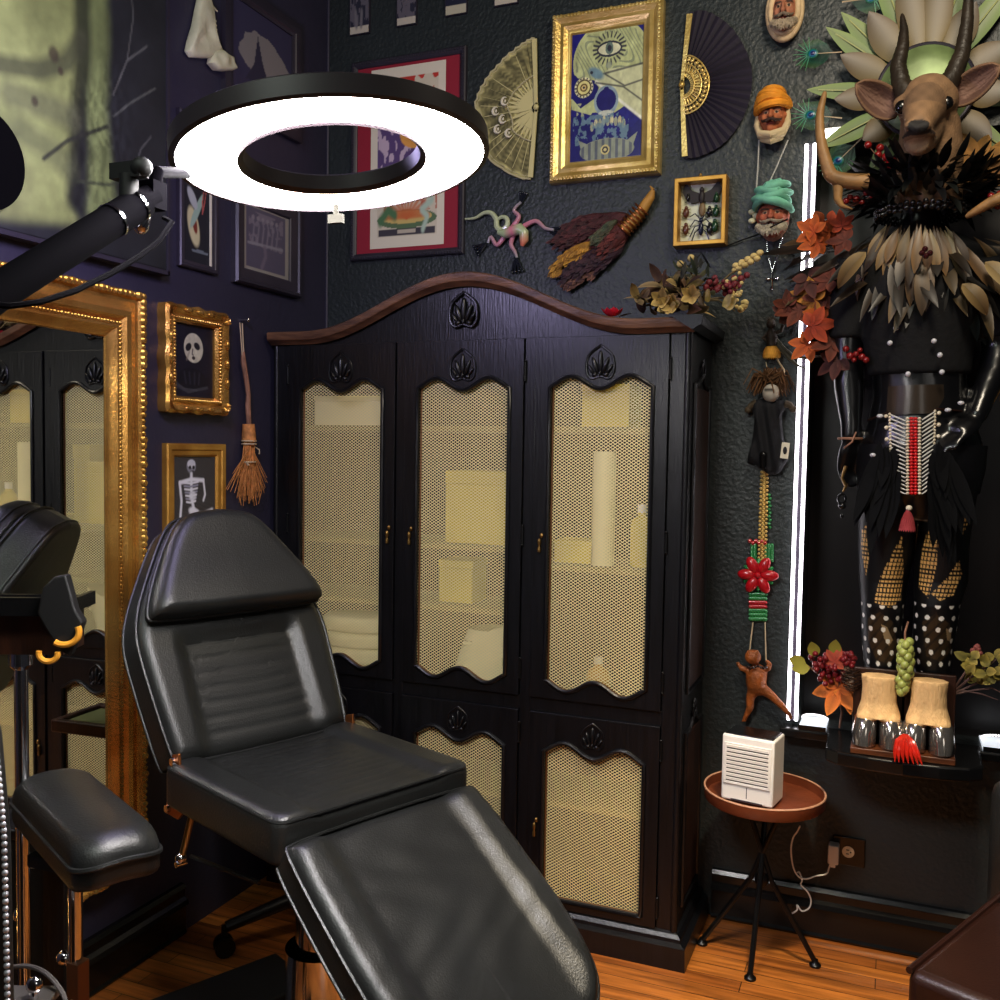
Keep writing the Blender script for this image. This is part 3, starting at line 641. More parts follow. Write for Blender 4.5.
A.put(A.seg([(.42, .79), (.42, .55), (.5, .34)], .028), W_); A.put(A.seg([(.16, .70), (.42, .735), (.7, .72)], .022), W_)
for k in range(7): A.put(A.seg([(.25+.01*k, .70-.035*k), (.40, .69-.035*k), (.58-.01*k, .705-.035*k)], .011), W_ if k % 2 == 0 else G_)
A.put(A.seg([(.16, .7), (.2, .5), (.17, .3), (.24, .05)], .024), W_); A.put(A.seg([(.7, .72), (.74, .56), (.7, .5)], .020), W_); A.put(A.soft(A.ell(.45, .55, .1, .07), .4), W_, .8)
A.put(A.soft(A.ell(.5, .36, .17, .07, -.3), .3), W_); A.put(A.seg([(.5, .34), (.7, .33), (.9, .37), (.86, .25), (.6, .2)], .034), W_); A.put(A.seg([(.45, .32), (.3, .2), (.55, .08), (.9, .12)], .03), G_); A.build('artwork', r, -w/2+.035, w/2-.035, -h/2+.035, h/2-.035, -.008)

# hanging besom
r = LEFT.hang('besom_broom', 'small rustic twig broom hanging from a nail by pale twine', 'broom', 241, 322)
lp = lambda px, py, o=.02: LEFT.loc(r, px, py, o)
mb = MB(); mb.cyl((0, 0, .005), (0, -.03, .005), .004, n=8); mb.ell((0, -.03, .005), (.007, .004, .007), 8, 6); mb.build('nail', chrome, r)
mb = MB(); a = lp(241, 323); b = lp(243, 355); mb.tube([a+Vector((-.006, 0, 0)), b+Vector((-.004, 0, 0)), b+Vector((.004, 0, 0)), a+Vector((.006, 0, 0))], .0022, 6, closed=True); mb.build('hanging_loop', twine, r)
mb = MB(); mb.tube([lp(243, 352), lp(243.5, 362), lp(246.5, 380), lp(248.5, 395), lp(248, 405), lp(249, 425), lp(249, 450)], [.006, .009, .008, .0075, .009, .008, .008], 8); mb.build('stick', twig, r)
mb = MB(); hd = lp(248.5, 424); mb.tube([hd, lp(249, 442)], [.020, .024], 12); mb.build('bark_head', straw, r)
mb = MB(); top = lp(249, 432); 
for k in range(150):
    a = random.uniform(0, 2*pi); q = sqrt(random.random()); s0 = Vector((cos(a)*.017*q, sin(a)*.012*q, 0)); sp = random.gauss(0, .030); ln = random.uniform(.17, .235) - abs(sp)*.5
    p0 = top+s0+Vector((0, 0, random.uniform(-.02, .01))); p1 = p0+Vector((s0.x*.3+sp*.15, s0.y*.2, -ln*.45)); p2 = Vector((p1.x+sp*1.0+s0.x, min(-.004, p1.y+random.uniform(-.014, .006)), p0.z-ln)); mb.tube([p0, p1, p2], [.0022, .0018, .0010], 4)
for sx in (-1, 1): b = lp(249, 465); mb.tube([b, b+Vector((sx*.045, -.01, -.03)), b+Vector((sx*.06, -.006, -.09)), b+Vector((sx*.045, -.004, -.13))], .0013, 4)
mb.build('straw_bundle', straw, r)
mb = MB()
for py, rr in ((441, .0255), (444, .025), (462, .023)): a = lp(249, py); mb.tube([a+Vector((cos(t*pi/8)*rr, sin(t*pi/8)*rr*.85, 0)) for t in range(16)], .0028, 6, closed=True)
a = lp(252, 445); mb.tube([a, a+Vector((.012, -.02, -.015)), a+Vector((.01, -.022, -.03))], .002, 5); a = lp(246, 463); mb.tube([a, a+Vector((-.014, -.02, -.005))], .0035, 5); mb.build('twine_binding', twine, r)

# ================================================================== TREATMENT CHAIR
CH = thing('treatment_chair', 'black leather reclining treatment chair with chrome pedestal in front of the armoire', 'chair', (-1.405, 2.18, 0), radians(-22))
def rrect(w, l, r, n=8, taper=0.):
    P = []
    for (sx, sy, a0) in ((1, 1, 0), (-1, 1, pi/2), (-1, -1, pi), (1, -1, 1.5*pi)):
        for k in range(n+1):
            a = a0+pi/2*k/n; P.append((sx*(w/2-r)+r*cos(a), sy*(l/2-r)+r*sin(a)))
    out = []
    for i in range(len(P)):   # resample edges so the surface can carry relief
        p, q = P[i], P[(i+1) % len(P)]; L = sqrt((p[0]-q[0])**2+(p[1]-q[1])**2); k = max(1, int(L/.02))
        out += [(p[0]+(q[0]-p[0])*j/k, p[1]+(q[1]-p[1])*j/k) for j in range(k)]
    return out
def smooth01(x): x = min(1, max(0, x)); return x*x*(3-2*x)
# seat: u across (local y), v along (local x)
def seatfn(u, v):
    rec = -.016*(1-smooth01((abs(u)-.185)/.04)); g = 0
    if abs(u) < .19: g = -.0035*max(0, 1-abs(((v+.3)/.036) % 1-.5)*7)
    return rec+g
mb = MB(); mb.pad(rrect(.615, .56, .035), .12, .03, lambda u, v, h: (v-.01, u, .532+h), rings=34, fn=seatfn); mb.build('seat', leather, CH)
def piping(P, m=leather, r=.0045, name='piping', par=CH): mb = MB(); mb.tube(P, r, 6, closed=True); return mb.build(name, m, par)
seat = CH.children[0]
piping([(v*.985-.01, u*.985, .636) for u, v in rrect(.615, .56, .035)], par=seat)
mb = MB(); mb.bb(-.25, .23, -.25, .25, .50, .545); mb.build('seat_frame', blackm, CH, smooth=False)
# backrest
BA = radians(61); bo = Vector((-.245, 0, .645)); bd = Vector((-cos(BA), 0, sin(BA))); bn = Vector((sin(BA), 0, cos(BA)))
def bmap(off): return lambda u, v, h: bo + bd*(v*1.055) + Vector((0, u, 0)) + bn*(h+off)
def sym(P): return P + [(-u, v) for u, v in reversed(P)]
def resample(P, st=.02, sm=2):
    for _ in range(sm):
        Q = []
        for i in range(len(P)):
            p, q = P[i], P[(i+1) % len(P)]; Q += [(p[0]*.75+q[0]*.25, p[1]*.75+q[1]*.25), (p[0]*.25+q[0]*.75, p[1]*.25+q[1]*.75)]
        P = Q
    out = []
    for i in range(len(P)):
        p, q = P[i], P[(i+1) % len(P)]; L = sqrt((p[0]-q[0])**2+(p[1]-q[1])**2); k = max(1, round(L/st))
        out += [(p[0]+(q[0]-p[0])*j/k, p[1]+(q[1]-p[1])*j/k) for j in range(k)]
    return out
BO = resample(sym([(.276, 0), (.288, .03), (.308, .28), (.307, .365), (.276, .45), (.196, .585), (.142, .665), (.10, .692), (.0, .702)]))
def backfn(u, v):
    rec = -.022*(1-smooth01((abs(u)-.165)/.05))*smooth01((.365-v)/.05)
    g = -.003*max(0, 1-abs((v/.042) % 1-.5)*8) if abs(u) < .18 and v < .365 else 0
    return rec+g
mb = MB(); mb.pad(BO, .135, .04, bmap(-.135), rings=34, fn=backfn); back = mb.build('backrest', leather, CH)
piping([bmap(-.02)(u, v, 0) for u, v in BO], par=back)
piping([bmap(-.112)(u, v, 0) for u, v in BO], par=back)
HO = resample(sym([(.270, .375), (.286, .395), (.246, .485), (.182, .595), (.13, .66), (.09, .682), (0, .690)]))
mb = MB(); mb.pad(HO, .09, .04, bmap(-.012), rings=16, fn=lambda u, v: .018*(1-smooth01((v-.40)/.2))-.01*abs(u)); hp = mb.build('head_pillow', leather, CH)
piping([bmap(.026)(u*1.004, v, 0) for u, v in HO], par=hp)
# leg rest
LA = radians(35); lo = Vector((.291, 0, .615)); ld = Vector((cos(LA), 0, -sin(LA))); ln_ = Vector((sin(LA), 0, cos(LA)))
def lmap(off): return lambda u, v, h: lo + ld*v + Vector((0, u, 0)) + ln_*(h+off)
LO = resample(sym([(.285, 0), (.303, .03), (.308, .34), (.300, .48), (.262, .60), (.16, .665), (0, .68)]))
def legfn(u, v): return -.022*(1-smooth01((abs(u)-.175)/.06)) - .0015*sin(40*u+3*sin(17*v))*sin(33*v)
mb = MB(); mb.pad(LO, .115, .04, lmap(-.115), rings=30, fn=legfn); lg = mb.build('leg_rest', leather, CH)
piping([lmap(-.03)(u, v, 0) for u, v in LO], par=lg); piping([lmap(-.095)(u, v, 0) for u, v in LO], par=lg)
for s in (-1, 1):   # side brackets, hinge plates and links
    mb = MB(); mb.prism([(-.31, .50), (-.27, .67), (-.235, .68), (-.225, .60), (-.20, .535), (-.24, .50)], s*.285-.004, s*.285+.004); mb.build('hinge_bracket', copper, CH, bevel=.002)
    mb = MB()
    for (x, z) in ((-.285, .52), (-.255, .655), (-.225, .55)): mb.cyl((x, s*.285, z), (x, s*.300, z), .011, n=10)
    mb.build('bolt', chrome, CH)
    mb = MB(); mb.tube([(-.18, s*.272, .555), (-.245, s*.272, .40)], .009, 8); mb.build('support_link', brass, CH)
    mb = MB(); mb.ell((-.248, s*.275, .39), .016, 10, 8); mb.cyl((-.248, s*.26, .375), (-.248, s*.29, .375), .008); mb.build('release_knob', chrome, CH)
    mb = MB(); mb.tube([(-.24, s*.25, .39), (.10, s*.25, .43)], .006, 8); mb.build('tie_rod', blackm, CH)
    mb = MB(); mb.cyl((.02, s*.292, .585), (.02, s*.298, .585), .012, n=12); mb.build('side_button', brass, CH)
mb = MB(); mb.bb(-.15, .15, -.15, .15, .44, .502); mb.build('lift_head', blackm, CH, bevel=.01)
mb = MB(); mb.lathe([(.085, .16), (.085, .19), (.078, .20), (.078, .30)], 32); mb.lathe([(.055, .29), (.055, .45)], 28); mb.build('chrome_column', chrome, CH)
mb = MB(); mb.lathe([(0, 0), (.21, 0), (.22, .012), (.205, .03), (.14, .055), (.09, .075), (.085, .165)], 40); mb.build('base_plate', blackg, CH)

# the chair is pumped up on its pedestal: its measured body is set nearer, the pedestal stays on the floor
CS_ = .845; CH.location = (CH.location.x*CS_, CH.location.y*CS_, 0)
for o in list(CH.children)+[g for k in CH.children for g in k.children]:
    if o.name.startswith(('base_plate', 'chrome_column')):
        if o.name.startswith('chrome_column'):
            for v in o.data.vertices: v.co.z = .16+(v.co.z-.16)*(.40/.29)
        continue
    for v in o.data.vertices: v.co = (v.co.x*CS_, v.co.y*CS_, HC-CS_*(HC-v.co.z))
# low black step in front-left of the pedestal
p1, p2 = PZ(276, 952, .10), PZ(150, 999, .10); dp = (p2-p1).normalized(); nr_ = Vector((-dp.y, dp.x, 0)); nr_ = -nr_ if nr_.dot(-p1.xy.to_3d()) < 0 else nr_; pc_ = p1+dp*.30+nr_*.10
r = thing('foot_platform', 'low flat black platform on the floor under the treatment chair', 'platform', (pc_.x, pc_.y, 0), atan2(dp.y, dp.x)); mb = MB()
mb.bb(-.30, .30, -.10, .10, .045, .10); mb.build('deck', black, r, bevel=.006)
for sx in (-1, 1):
    for sy in (-1, 1): mb = MB(); mb.cyl((sx*.27, sy*.08, 0), (sx*.27, sy*.08, .046), .015, n=12); mb.build('foot', blackm, r)

# ================================================================== RING LAMP ON BOOM
rc = PD(333, 159, 1.37); _d = (rc-CAM).normalized(); _m = (_R*cos(.03)+_U*sin(.03)); _m = (_m-_d*_m.dot(_d)).normalized()
_w = _m.cross(_d); _w = -_w if _w.z > 0 else _w; rn = (-_d*sin(radians(20.6))+_w*cos(radians(20.6))).normalized()   # lamp face looks down, turned a little to the room
LP = thing('ring_lamp', 'large glowing white ring lamp on a black boom arm at upper left', 'lamp', rc)
ez = -rn; ex = Vector((1, .06, 0)); ex = (ex-ez*ex.dot(ez)).normalized(); ey = ez.cross(ex); RM = Matrix((ex, ey, ez)).transposed().to_4x4()
Ro, Ri = .2135, .1365
mb = MB(); mb.lathe([(Ri-.012, .0), (Ri-.014, .020), (Ri-.006, .025), (Ro+.002, .025), (Ro+.010, .020), (Ro+.010, -.004), (Ro+.002, -.006), (Ro, -.002), (Ro-.002, .004), (Ri+.002, .004), (Ri, -.002), (Ri-.004, -.006), (Ri-.012, .0)], 96, RM); mb.build('lamp_housing', mat('housing_grey', c(46, 40, 44), .45), LP)
mb = MB(); mb.lathe([(Ri, -.003), (Ri+.01, -.006), (Ro-.01, -.006), (Ro, -.003)], 96, RM); dif = mb.build('diffuser', mat('ring_glow', (1., .96, .95), .5, emis=88.), LP)
armm = mat('arm_black', c(4, 3, 7), .9, spec=.04); P0, P1 = PD(-75, 338, 1.0), PD(152, 196, 1.27); dv = (P1-P0).normalized()
def lq(v): return Vector(v)-rc
mb = MB(); mb.tube([lq(P0-dv*.3), lq(P0+dv*.36)], .021, 16); mb.tube([lq(P0+dv*.30), lq(P1)], .0165, 16); mb.build('boom_arm', armm, LP)
mb = MB()
for k in (.30, .345): mb.cyl(lq(P0+dv*k), lq(P0+dv*(k+.004)), .0225, n=20)
mb.build('chrome_band', chrome, LP)
mb = MB(); q = P0+dv*.335; mb.cyl(lq(q), lq(q+Vector((0, 0, .045))), .012, n=12); mb.box(lq(q+Vector((0, 0, .05))), (.05, .016, .02)); mb.ell(lq(q+Vector((.02, 0, .052))), (.016, .012, .014), 10, 8); mb.build('clamp_knob', black, LP)
mb = MB(); mb.box(lq(P1), (.028, .026, .036)); mb.tube([lq(P1), lq(P1+Vector((.01, .0, .03))), ex*-(Ro+.006)+ez*.022], [.010, .008, .007], 12); mb.build('tilt_joint', armm, LP)
mb = MB(); q = P1+Vector((.0, -.02, -.035)); mb.ell(lq(q), (.012, .012, .020), 12, 8); mb.cyl(lq(P1), lq(q), .007); mb.build('chrome_knob', chrome, LP)
mb = MB(); mb.box(ex*-.10+ez*.02+ey*.155, (.05, .02, .03)); mb.build('driver_box', blackm, LP)
mb = MB(); mb.tube([lq(PD(x, y, d)) for x, y, d in ((-30, 303, 1.0), (10, 306, 1.02), (40, 302, 1.05), (75, 291, 1.1), (110, 274, 1.15), (140, 256, 1.2), (160, 240, 1.23), (172, 222, 1.25))]+[lq(P1+Vector((.02, 0, -.03)))], .0035, 6); mb.build('power_cable', armm, LP)
sp = P0-dv*.12
mb = MB(); mb.cyl(lq((sp.x, sp.y, .05)), lq((sp.x, sp.y, sp.z+.05)), .017); mb.build('stand_pole', blackm, LP)
for k in range(3):
    a = 2*pi*k/3+2.6; mb = MB(); mb.tube([lq((sp.x, sp.y, .5)), lq((sp.x+.34*cos(a), sp.y+.34*sin(a), .012))], .011, 8); mb.build('stand_leg', blackm, LP)
mb = MB(); q = RM @ Vector((-.02, -Ro*.95, -.02)); pp = lq(PD(336, 219, 1.33)); mb.box(pp, (.022, .008, .012)); mb.tube([pp, pp+Vector((0, .0, .02))], .004, 6); mb.build('cream_tab', mat('tab_cream', c(52, 50, 42), .8), LP)
# ================================================================== BACK WALL HANGINGS
def bl(root, px, py, off=0.): return BACK.loc(root, px, py, off)
def bpoly(root, P): return [(lambda q: (q.x, q.z))(bl(root, *p)) for p in P]
# four small prints along the top
for i, (cor, lab, sd) in enumerate((([(351, -30), (371, -34), (370, 33), (352, 37)], 'small dark print with pale lower edge, leftmost of the row along wall top', 1), ([(398, -38), (418, -42), (417, 24), (399, 28)], 'small print of tangled pale figures, second from left along wall top', 2), ([(447, -48), (469, -52), (468, 13), (446, 18)], 'small dark print with two white shapes, third from left along wall top', 3), ([(496, -60), (520, -64), (519, 3), (495, 8)], 'small print mostly cut off by the photo top, nearest the skull picture', 4))):
    P = [BACK.pt(*k) for k in cor]; ce = sum(P, Vector())/4; r = thing('wall_print', lab, 'print', ce, 0, 'small prints along the top of the back wall')
    w = (P[1]-P[0]).length; h = (P[0]-P[3]).length; mb = MB(); mb.bb(-w/2, w/2, -.010, 0, -h/2, h/2); mb.build('backing', greym, r, smooth=False)
    A = Art(26, 70, c(46, 46, 62)); A.put(A.noise(6, sd) > (.52 if i != 1 else .44), c(118, 112, 120), .7); A.put(A.V < .11, c(196, 188, 170))
    if i == 2: A.img[:] = c(36, 38, 60); A.put(A.V < .14, c(190, 184, 160)); A.put(A.ell(.35, .28, .07, .05) < 1, c(190, 195, 210)); A.put(A.ell(.66, .29, .13, .06) < 1, c(190, 195, 210))
    if i == 0: A.put(A.seg([(.35, .14), (.3, .3)], .07), c(120, 116, 120)); A.put(A.seg([(.6, .14), (.62, .3)], .07), c(120, 116, 120))
    A.build('print_paper', r, -w/2+.003, w/2-.003, -h/2+.003, h/2-.003, -.0105)

# red-matted poster behind the ring lamp
r, w, h = picture(BACK, 'framed_poster', 'tall framed poster with red mat and green serpent bowl behind the ring lamp', 'picture', [(352, 68), (467, 44), (466, 254), (354, 262)], [(0, 0), (0, .016), (.004, .02), (.014, .02), (.02, .016), (.024, .012), (.024, .004)], greym)
beads(r, w, h, .009, .02, .0035, .010, greym, 'ribbed_edge')
mb = MB(); mb.bb(-w/2+.02, w/2-.02, -.008, -.004, -h/2+.02, h/2-.02); mb.build('red_mat', mat('red_mat', c(150, 32, 52), .7), r, smooth=False)
A = Art(90, 190, c(222, 214, 192)); e = (A.U > .09) & (A.U < .91) & (A.V > .06) & (A.V < .94); n1 = A.noise(7, 9); n2 = A.noise(12, 11)
A.put(e, c(210, 200, 176)); A.put(e & (A.V > .66) & (n1 > .42), c(190, 60, 50)); A.put(e & (A.V > .36) & (A.V < .68), c(96, 74, 120)); A.put(e & (A.V > .36) & (A.V < .68) & (n2 > .52), c(196, 176, 190)); A.put(e & (A.ell(.62, .62, .22, .08) < 1), c(220, 160, 80))
A.put(A.ell(.5, .155, .40, .052) < 1, c(96, 120, 84)); A.put(A.ell(.5, .165, .34, .035) < 1, c(206, 180, 110))
for k in range(12): a = pi*k/11; A.put(A.seg([(.5, .165), (.5+.3*cos(a), .17+.14*sin(a))], .012), c(200, 110, 60), .8)
A.put(e & (A.V > .2) & (A.V < .36) & (n2 > .5), c(180, 84, 56), .8); A.put((A.U > .12) & (A.U < .88) & (A.V > .065) & (A.V < .105), c(70, 66, 72)); A.put(A.seg([(.72, .09), (.78, .16), (.7, .2), (.84, .25), (.8, .31)], .022), c(180, 200, 180)); A.put(A.seg([(.14, .15), (.25, .21), (.34, .18)], .03), c(86, 124, 84)); A.put((A.U > .38) & (A.U < .62) & (A.V > .075) & (A.V < .1), c(190, 180, 160))
px0 = bl(r, 372, 150).x; px1 = bl(r, 446, 150).x; A.build('poster_paper', r, px0, px1, bl(r, 410, 247).z, bl(r, 410, 66).z, -.0085)

# fans
def fan(name, lab, px, py, P, rib_in, cl_fn, m_ribs, lace, tilt, nm='fan_leaf'):
    r = BACK.hang(name, lab, 'fan', px, py); Q = bpoly(r, P); n = len(Q); mb = MB(); K = 26
    for i in range(n):
        for j in range(K+1):
            t = rib_in+(1-rib_in)*j/K; x, z = Q[i]; a = (i % 2)*.006 if not lace else (i % 2)*.003; k = cl_fn(i/(n-1), t)
            mb.v.append((x*t, -.008-a-tilt*t, z*t)); mb.c.append(k)
    mb.f += [(i*(K+1)+j, i*(K+1)+j+1, (i+1)*(K+1)+j+1, (i+1)*(K+1)+j) for i in range(n-1) for j in range(K)]
    mb.build(nm, matte, r)
    mb = MB(); J = m_ribs[0]
    for k in range(J):
        i = k/(J-1)*(n-1); i0 = int(i); f = i-i0; x = Q[i0][0]*(1-f)+Q[min(n-1, i0+1)][0]*f; z = Q[i0][1]*(1-f)+Q[min(n-1, i0+1)][1]*f
        for (t0, t1, w0, w1) in m_ribs[2]:
            a = Vector((x*t0, -.010-.0002*k, z*t0)); b = Vector((x*t1, -.012-.0002*k, z*t1)); d = (b-a).normalized(); s = Vector((d.z, 0, -d.x)); mb.add([a-s*w0, a+s*w0, b+s*w1, b-s*w1], [(0, 1, 2, 3)])
    mb.build('rib_sticks', m_ribs[1], r, smooth=False)
    for i, nm2 in ((0, 'guard_stick'), (n-1, 'guard_stick')):
        mb = MB(); x, z = Q[i]; d = Vector((x, 0, z)).normalized(); s = Vector((d.z, 0, -d.x)); a = -d*.015; b = Vector((x, 0, z))*.97
        vs = [a-s*.005, a+s*.005, b+s*.009, b-s*.009]; mb.add([v+Vector((0, -.014, 0)) for v in vs]+[v+Vector((0, -.019, 0)) for v in vs], [(0, 1, 2, 3), (4, 5, 6, 7), (0, 1, 5, 4), (1, 2, 6, 5), (2, 3, 7, 6), (3, 0, 4, 7)]); mb.build(nm2, m_ribs[1], r, smooth=False)
    mb = MB(); mb.ell((0, -.02, 0), (.010, .008, .010), 10, 8); mb.build('pivot', m_ribs[1], r); return r, Q
P = [(536, 39), (532, 40), (527, 43), (521, 47), (515, 52), (508, 57), (502, 64), (496, 70), (490, 77), (485, 85), (481, 92), (478, 100), (476, 107), (480, 116), (484, 126), (487, 136), (488, 146), (487, 155), (490, 160), (496, 166), (503, 170), (510, 175), (517, 178), (525, 181), (532, 181)]
Q2 = []
for i in range(len(P)-1): Q2 += [P[i], ((P[i][0]+P[i+1][0])/2-1.2, (P[i][1]+P[i+1][1])/2-.6)]
Q2.append(P[-1])
def lacec(a, t):
    n_ = (sin(a*61+t*40)*sin(t*53-a*33)); b = c(176, 168, 112) if t > .5 else c(205, 196, 130)
    k = .55+.35*n_+(.5 if t > .93 else 0); k *= .75 if (int(a*24) % 2) else 1; k *= .6+.8*((sin(a*217+t*133)*43758.5) % 1)
    if .48 < t < .86 and .35 < a < .66: k *= .8
    return tuple(x*max(.2, k) for x in b)
bl_rib = mat('ivory_sticks', c(205, 196, 140), .5)
r, Q = fan('lace_fan', 'pale gold lace hand fan spread open left of the skull picture', 538, 109, Q2, .12, lacec, (19, bl_rib, [(.08, .30, .002, .006), (.30, .46, .006, .0025), (.46, .9, .0015, .001)]), True, .004)
mb = MB()
for (px, py) in ((505, 101), (496, 111), (503, 119), (498, 129), (509, 133)):
    q = bl(r, px, py, .022); mb.tube([q+Vector((cos(t*pi/6)*.012, 0, sin(t*pi/6)*.013)) for t in range(2, 12)], lambda t: .0045*sin(pi*t)+.001, 6); mb.ell(q, (.004, .003, .006), 6, 5)
mb.build('feather_rosette', cream, r)
mb = MB(); mb.tube([(x*.985, -.012, z*.985) for x, z in Q], .0042, 5); mb.tube([(x*.945, -.013, z*.945) for x, z in Q], .0018, 5); mb.tube([(x*.46, -.015, z*.46) for x, z in Q], .003, 5); mb.build('lace_edge', mat('old_lace', c(186, 178, 140), .8), r)
P = [(686, 160), (697, 159), (708, 155), (718, 150), (728, 142), (737, 131), (744, 119), (749, 106), (752, 93), (753, 80), (752, 67), (748, 55), (742, 43), (734, 31), (724, 22), (713, 15), (703, 12), (691, 14)]
Q2 = []
for i in range(len(P)-1): Q2 += [((P[i][0]*(3-k)+P[i+1][0]*k)/3, (P[i][1]*(3-k)+P[i+1][1]*k)/3) for k in range(3)]
Q2.append(P[-1])
r, Q = fan('black_fan', 'dark purple-black hand fan with gold pierced sticks right of the skull picture', 683, 87, Q2, .40, lambda a, t: tuple(x*(.7+.5*(int(a*51) % 2)) for x in c(34, 28, 44)), (17, gold_l, [(.12, .20, .002, .004), (.20, .30, .0045, .0015), (.30, .40, .002, .005)]), False, .004)
mb = MB()
for ra in (.395, .285, .18):
    mb.tube([(x*ra, -.017, z*ra) for x, z in Q], .0028, 6)
for k in range(0, len(Q), 3):
    x, z = Q[k]
    mb.tube([(x*(.24+.05*cos(a)), -.016, z*(.24+.05*cos(a))+0*a) for a in (0, 1.5, 3)], .002, 5); mb.ell((x*.34, -.017, z*.34), (.006, .003, .006), 7, 5)
mb.build('pierced_gold_band', gold_l, r)

# skull picture
r, w, h = picture(BACK, 'skull_picture', 'gilt framed blue and cream skull picture with an eye on its brow', 'picture', [(555, 20), (666, 1), (661, 178), (552, 183)], [(0, 0), (0, .026), (.006, .036), (.016, .038), (.024, .032), (.03, .028), (.042, .032), (.05, .028), (.056, .022), (.062, .02), (.066, .014), (.066, .004)], gold_l)
beads(r, w, h, .010, .036, .0055, .012, gold_l, 'carved_edge', .3)
A = Art(190, 270, c(44, 42, 128)); N1 = A.noise(9, 21); CR = c(196, 204, 150); LB = c(120, 150, 160); NV = c(40, 38, 112); DK = c(60, 62, 74)
sk = (A.ell(.55, .76, .50, .30) < 1) | A.poly([(.08, .75), (.98, .75), (.98, .48), (.62, .36), (.30, .38), (.12, .46)]); A.put(sk, CR); A.img = np.where(sk[..., None], A.img*(.78+.4*N1[..., None]), A.img)
stp = (np.sin((A.U*34+6*np.sin(A.V*14+A.U*8))*2) > .55) & (A.ell(.55, .76, .47, .27) < 1) & (A.ell(.52, .84, .24, .12) > 1); A.put(stp, c(126, 138, 120), .7)
A.put(A.poly([(.03, .5), (.2, .5), (.36, .55), (.4, .45), (.3, .36), (.04, .42)]), CR); A.img = A.img*(.8+.35*A.noise(26, 77)[..., None]); A.put(A.poly([(.03, .37), (.22, .36), (.34, .28), (.6, .20), (.85, .24), (.98, .32), (.98, .0), (.02, .0)]), NV)
for k in range(22): a = 2*pi*k/22; A.put(A.seg([(.53+.15*cos(a), .845+.085*sin(a)), (.53+.215*cos(a), .845+.12*sin(a))], .008), DK)
A.put(A.ell(.53, .84, .16, .055) < 1, c(225, 226, 190)); A.put((A.ell(.53, .84, .165, .06) < 1) & (A.ell(.53, .84, .145, .044) > 1), DK); A.put(A.ell(.53, .845, .052, .046) < 1, c(110, 130, 120)); A.put(A.ell(.53, .845, .028, .025) < 1, DK); A.put(A.ell(.53, .72, .04, .025) < 1, c(150, 160, 150), .6)
A.put(A.poly([(.04, .70), (.14, .64), (.34, .62), (.40, .56), (.34, .48), (.16, .42), (.05, .5)]), NV)
for rx, cl in ((.125, c(226, 222, 180)), (.10, c(90, 78, 60)), (.082, c(226, 218, 150)), (.05, c(110, 90, 50)), (.032, c(220, 200, 140)), (.015, c(40, 40, 60))): A.put(A.ell(.20, .575, rx, rx*.62) < 1, cl)
for k in range(16): a = 2*pi*k/16; A.put(A.ell(.20+.112*cos(a), .575+.07*sin(a), .010, .007) < 1, DK)
A.put(A.poly([(.34, .60), (.52, .69), (.99, .69), (.99, .28)]), c(206, 210, 168)); A.put(A.seg([(.36, .61), (.98, .29)], .012), c(232, 234, 214)); A.put(A.seg([(.46, .66), (.98, .70)], .008), DK, .8); A.put(A.seg([(.48, .655), (.74, .55), (.98, .58)], .007), DK, .8); A.put(A.seg([(.36, .60), (.72, .545), (.98, .42)], .007), DK, .8); A.put(A.soft(A.ell(.36, .67, .13, .05, -.3), .4), LB); A.put(A.ell(.30, .68, .02, .012) < 1, DK)
nose = (A.ell(.50, .46, .13, .085) < 1) | A.poly([(.38, .46), (.62, .46), (.52, .56), (.48, .56)]); A.put((A.ell(.50, .455, .16, .115) < 1), c(150, 170, 180)); A.put(nose, c(44, 40, 110)); A.put(A.ell(.50, .365, .10, .02) < 1, c(200, 205, 190))
for k in range(9): A.put(A.ell(.32+.052*k, .30-.003*(k-4)**2*.6+.012*(k % 2), .024, .036) < 1, c(210, 205, 160) if k % 2 else c(170, 175, 150))
n3 = A.noise(24, 31); A.put((n3 > .56) & (A.V > .14) & (A.V < .36) & (A.U > .06) & (A.U < .8), LB, .8); A.put((n3 > .6) & (A.V > .36) & (A.V < .46) & (A.U < .3), CR, .7)
A.put((A.ell(.52, .085, .36, .09) < 1) | A.poly([(.14, .18), (.3, .13), (.75, .13), (.92, .2), (.84, .06), (.2, .06)]), c(150, 158, 140)); A.put((np.sin(A.U*70) > .3) & (A.ell(.52, .085, .36, .085) < 1), c(74, 80, 110), .7); A.put(A.ell(.50, .09, .06, .038) < 1, c(210, 200, 140)); A.put(A.ell(.50, .09, .04, .025) < 1, DK); A.put(A.ell(.50, .09, .02, .013) < 1, c(220, 210, 150)); A.put(A.V < .02, c(206, 204, 190)); A.put(A.V > .985, c(206, 204, 190))
A.img = A.img*(.72+.5*A.noise(20, 88)[..., None]); A.build('artwork', r, -w/2+.058, w/2-.058, -h/2+.058, h/2-.058, -.012, glossyp)

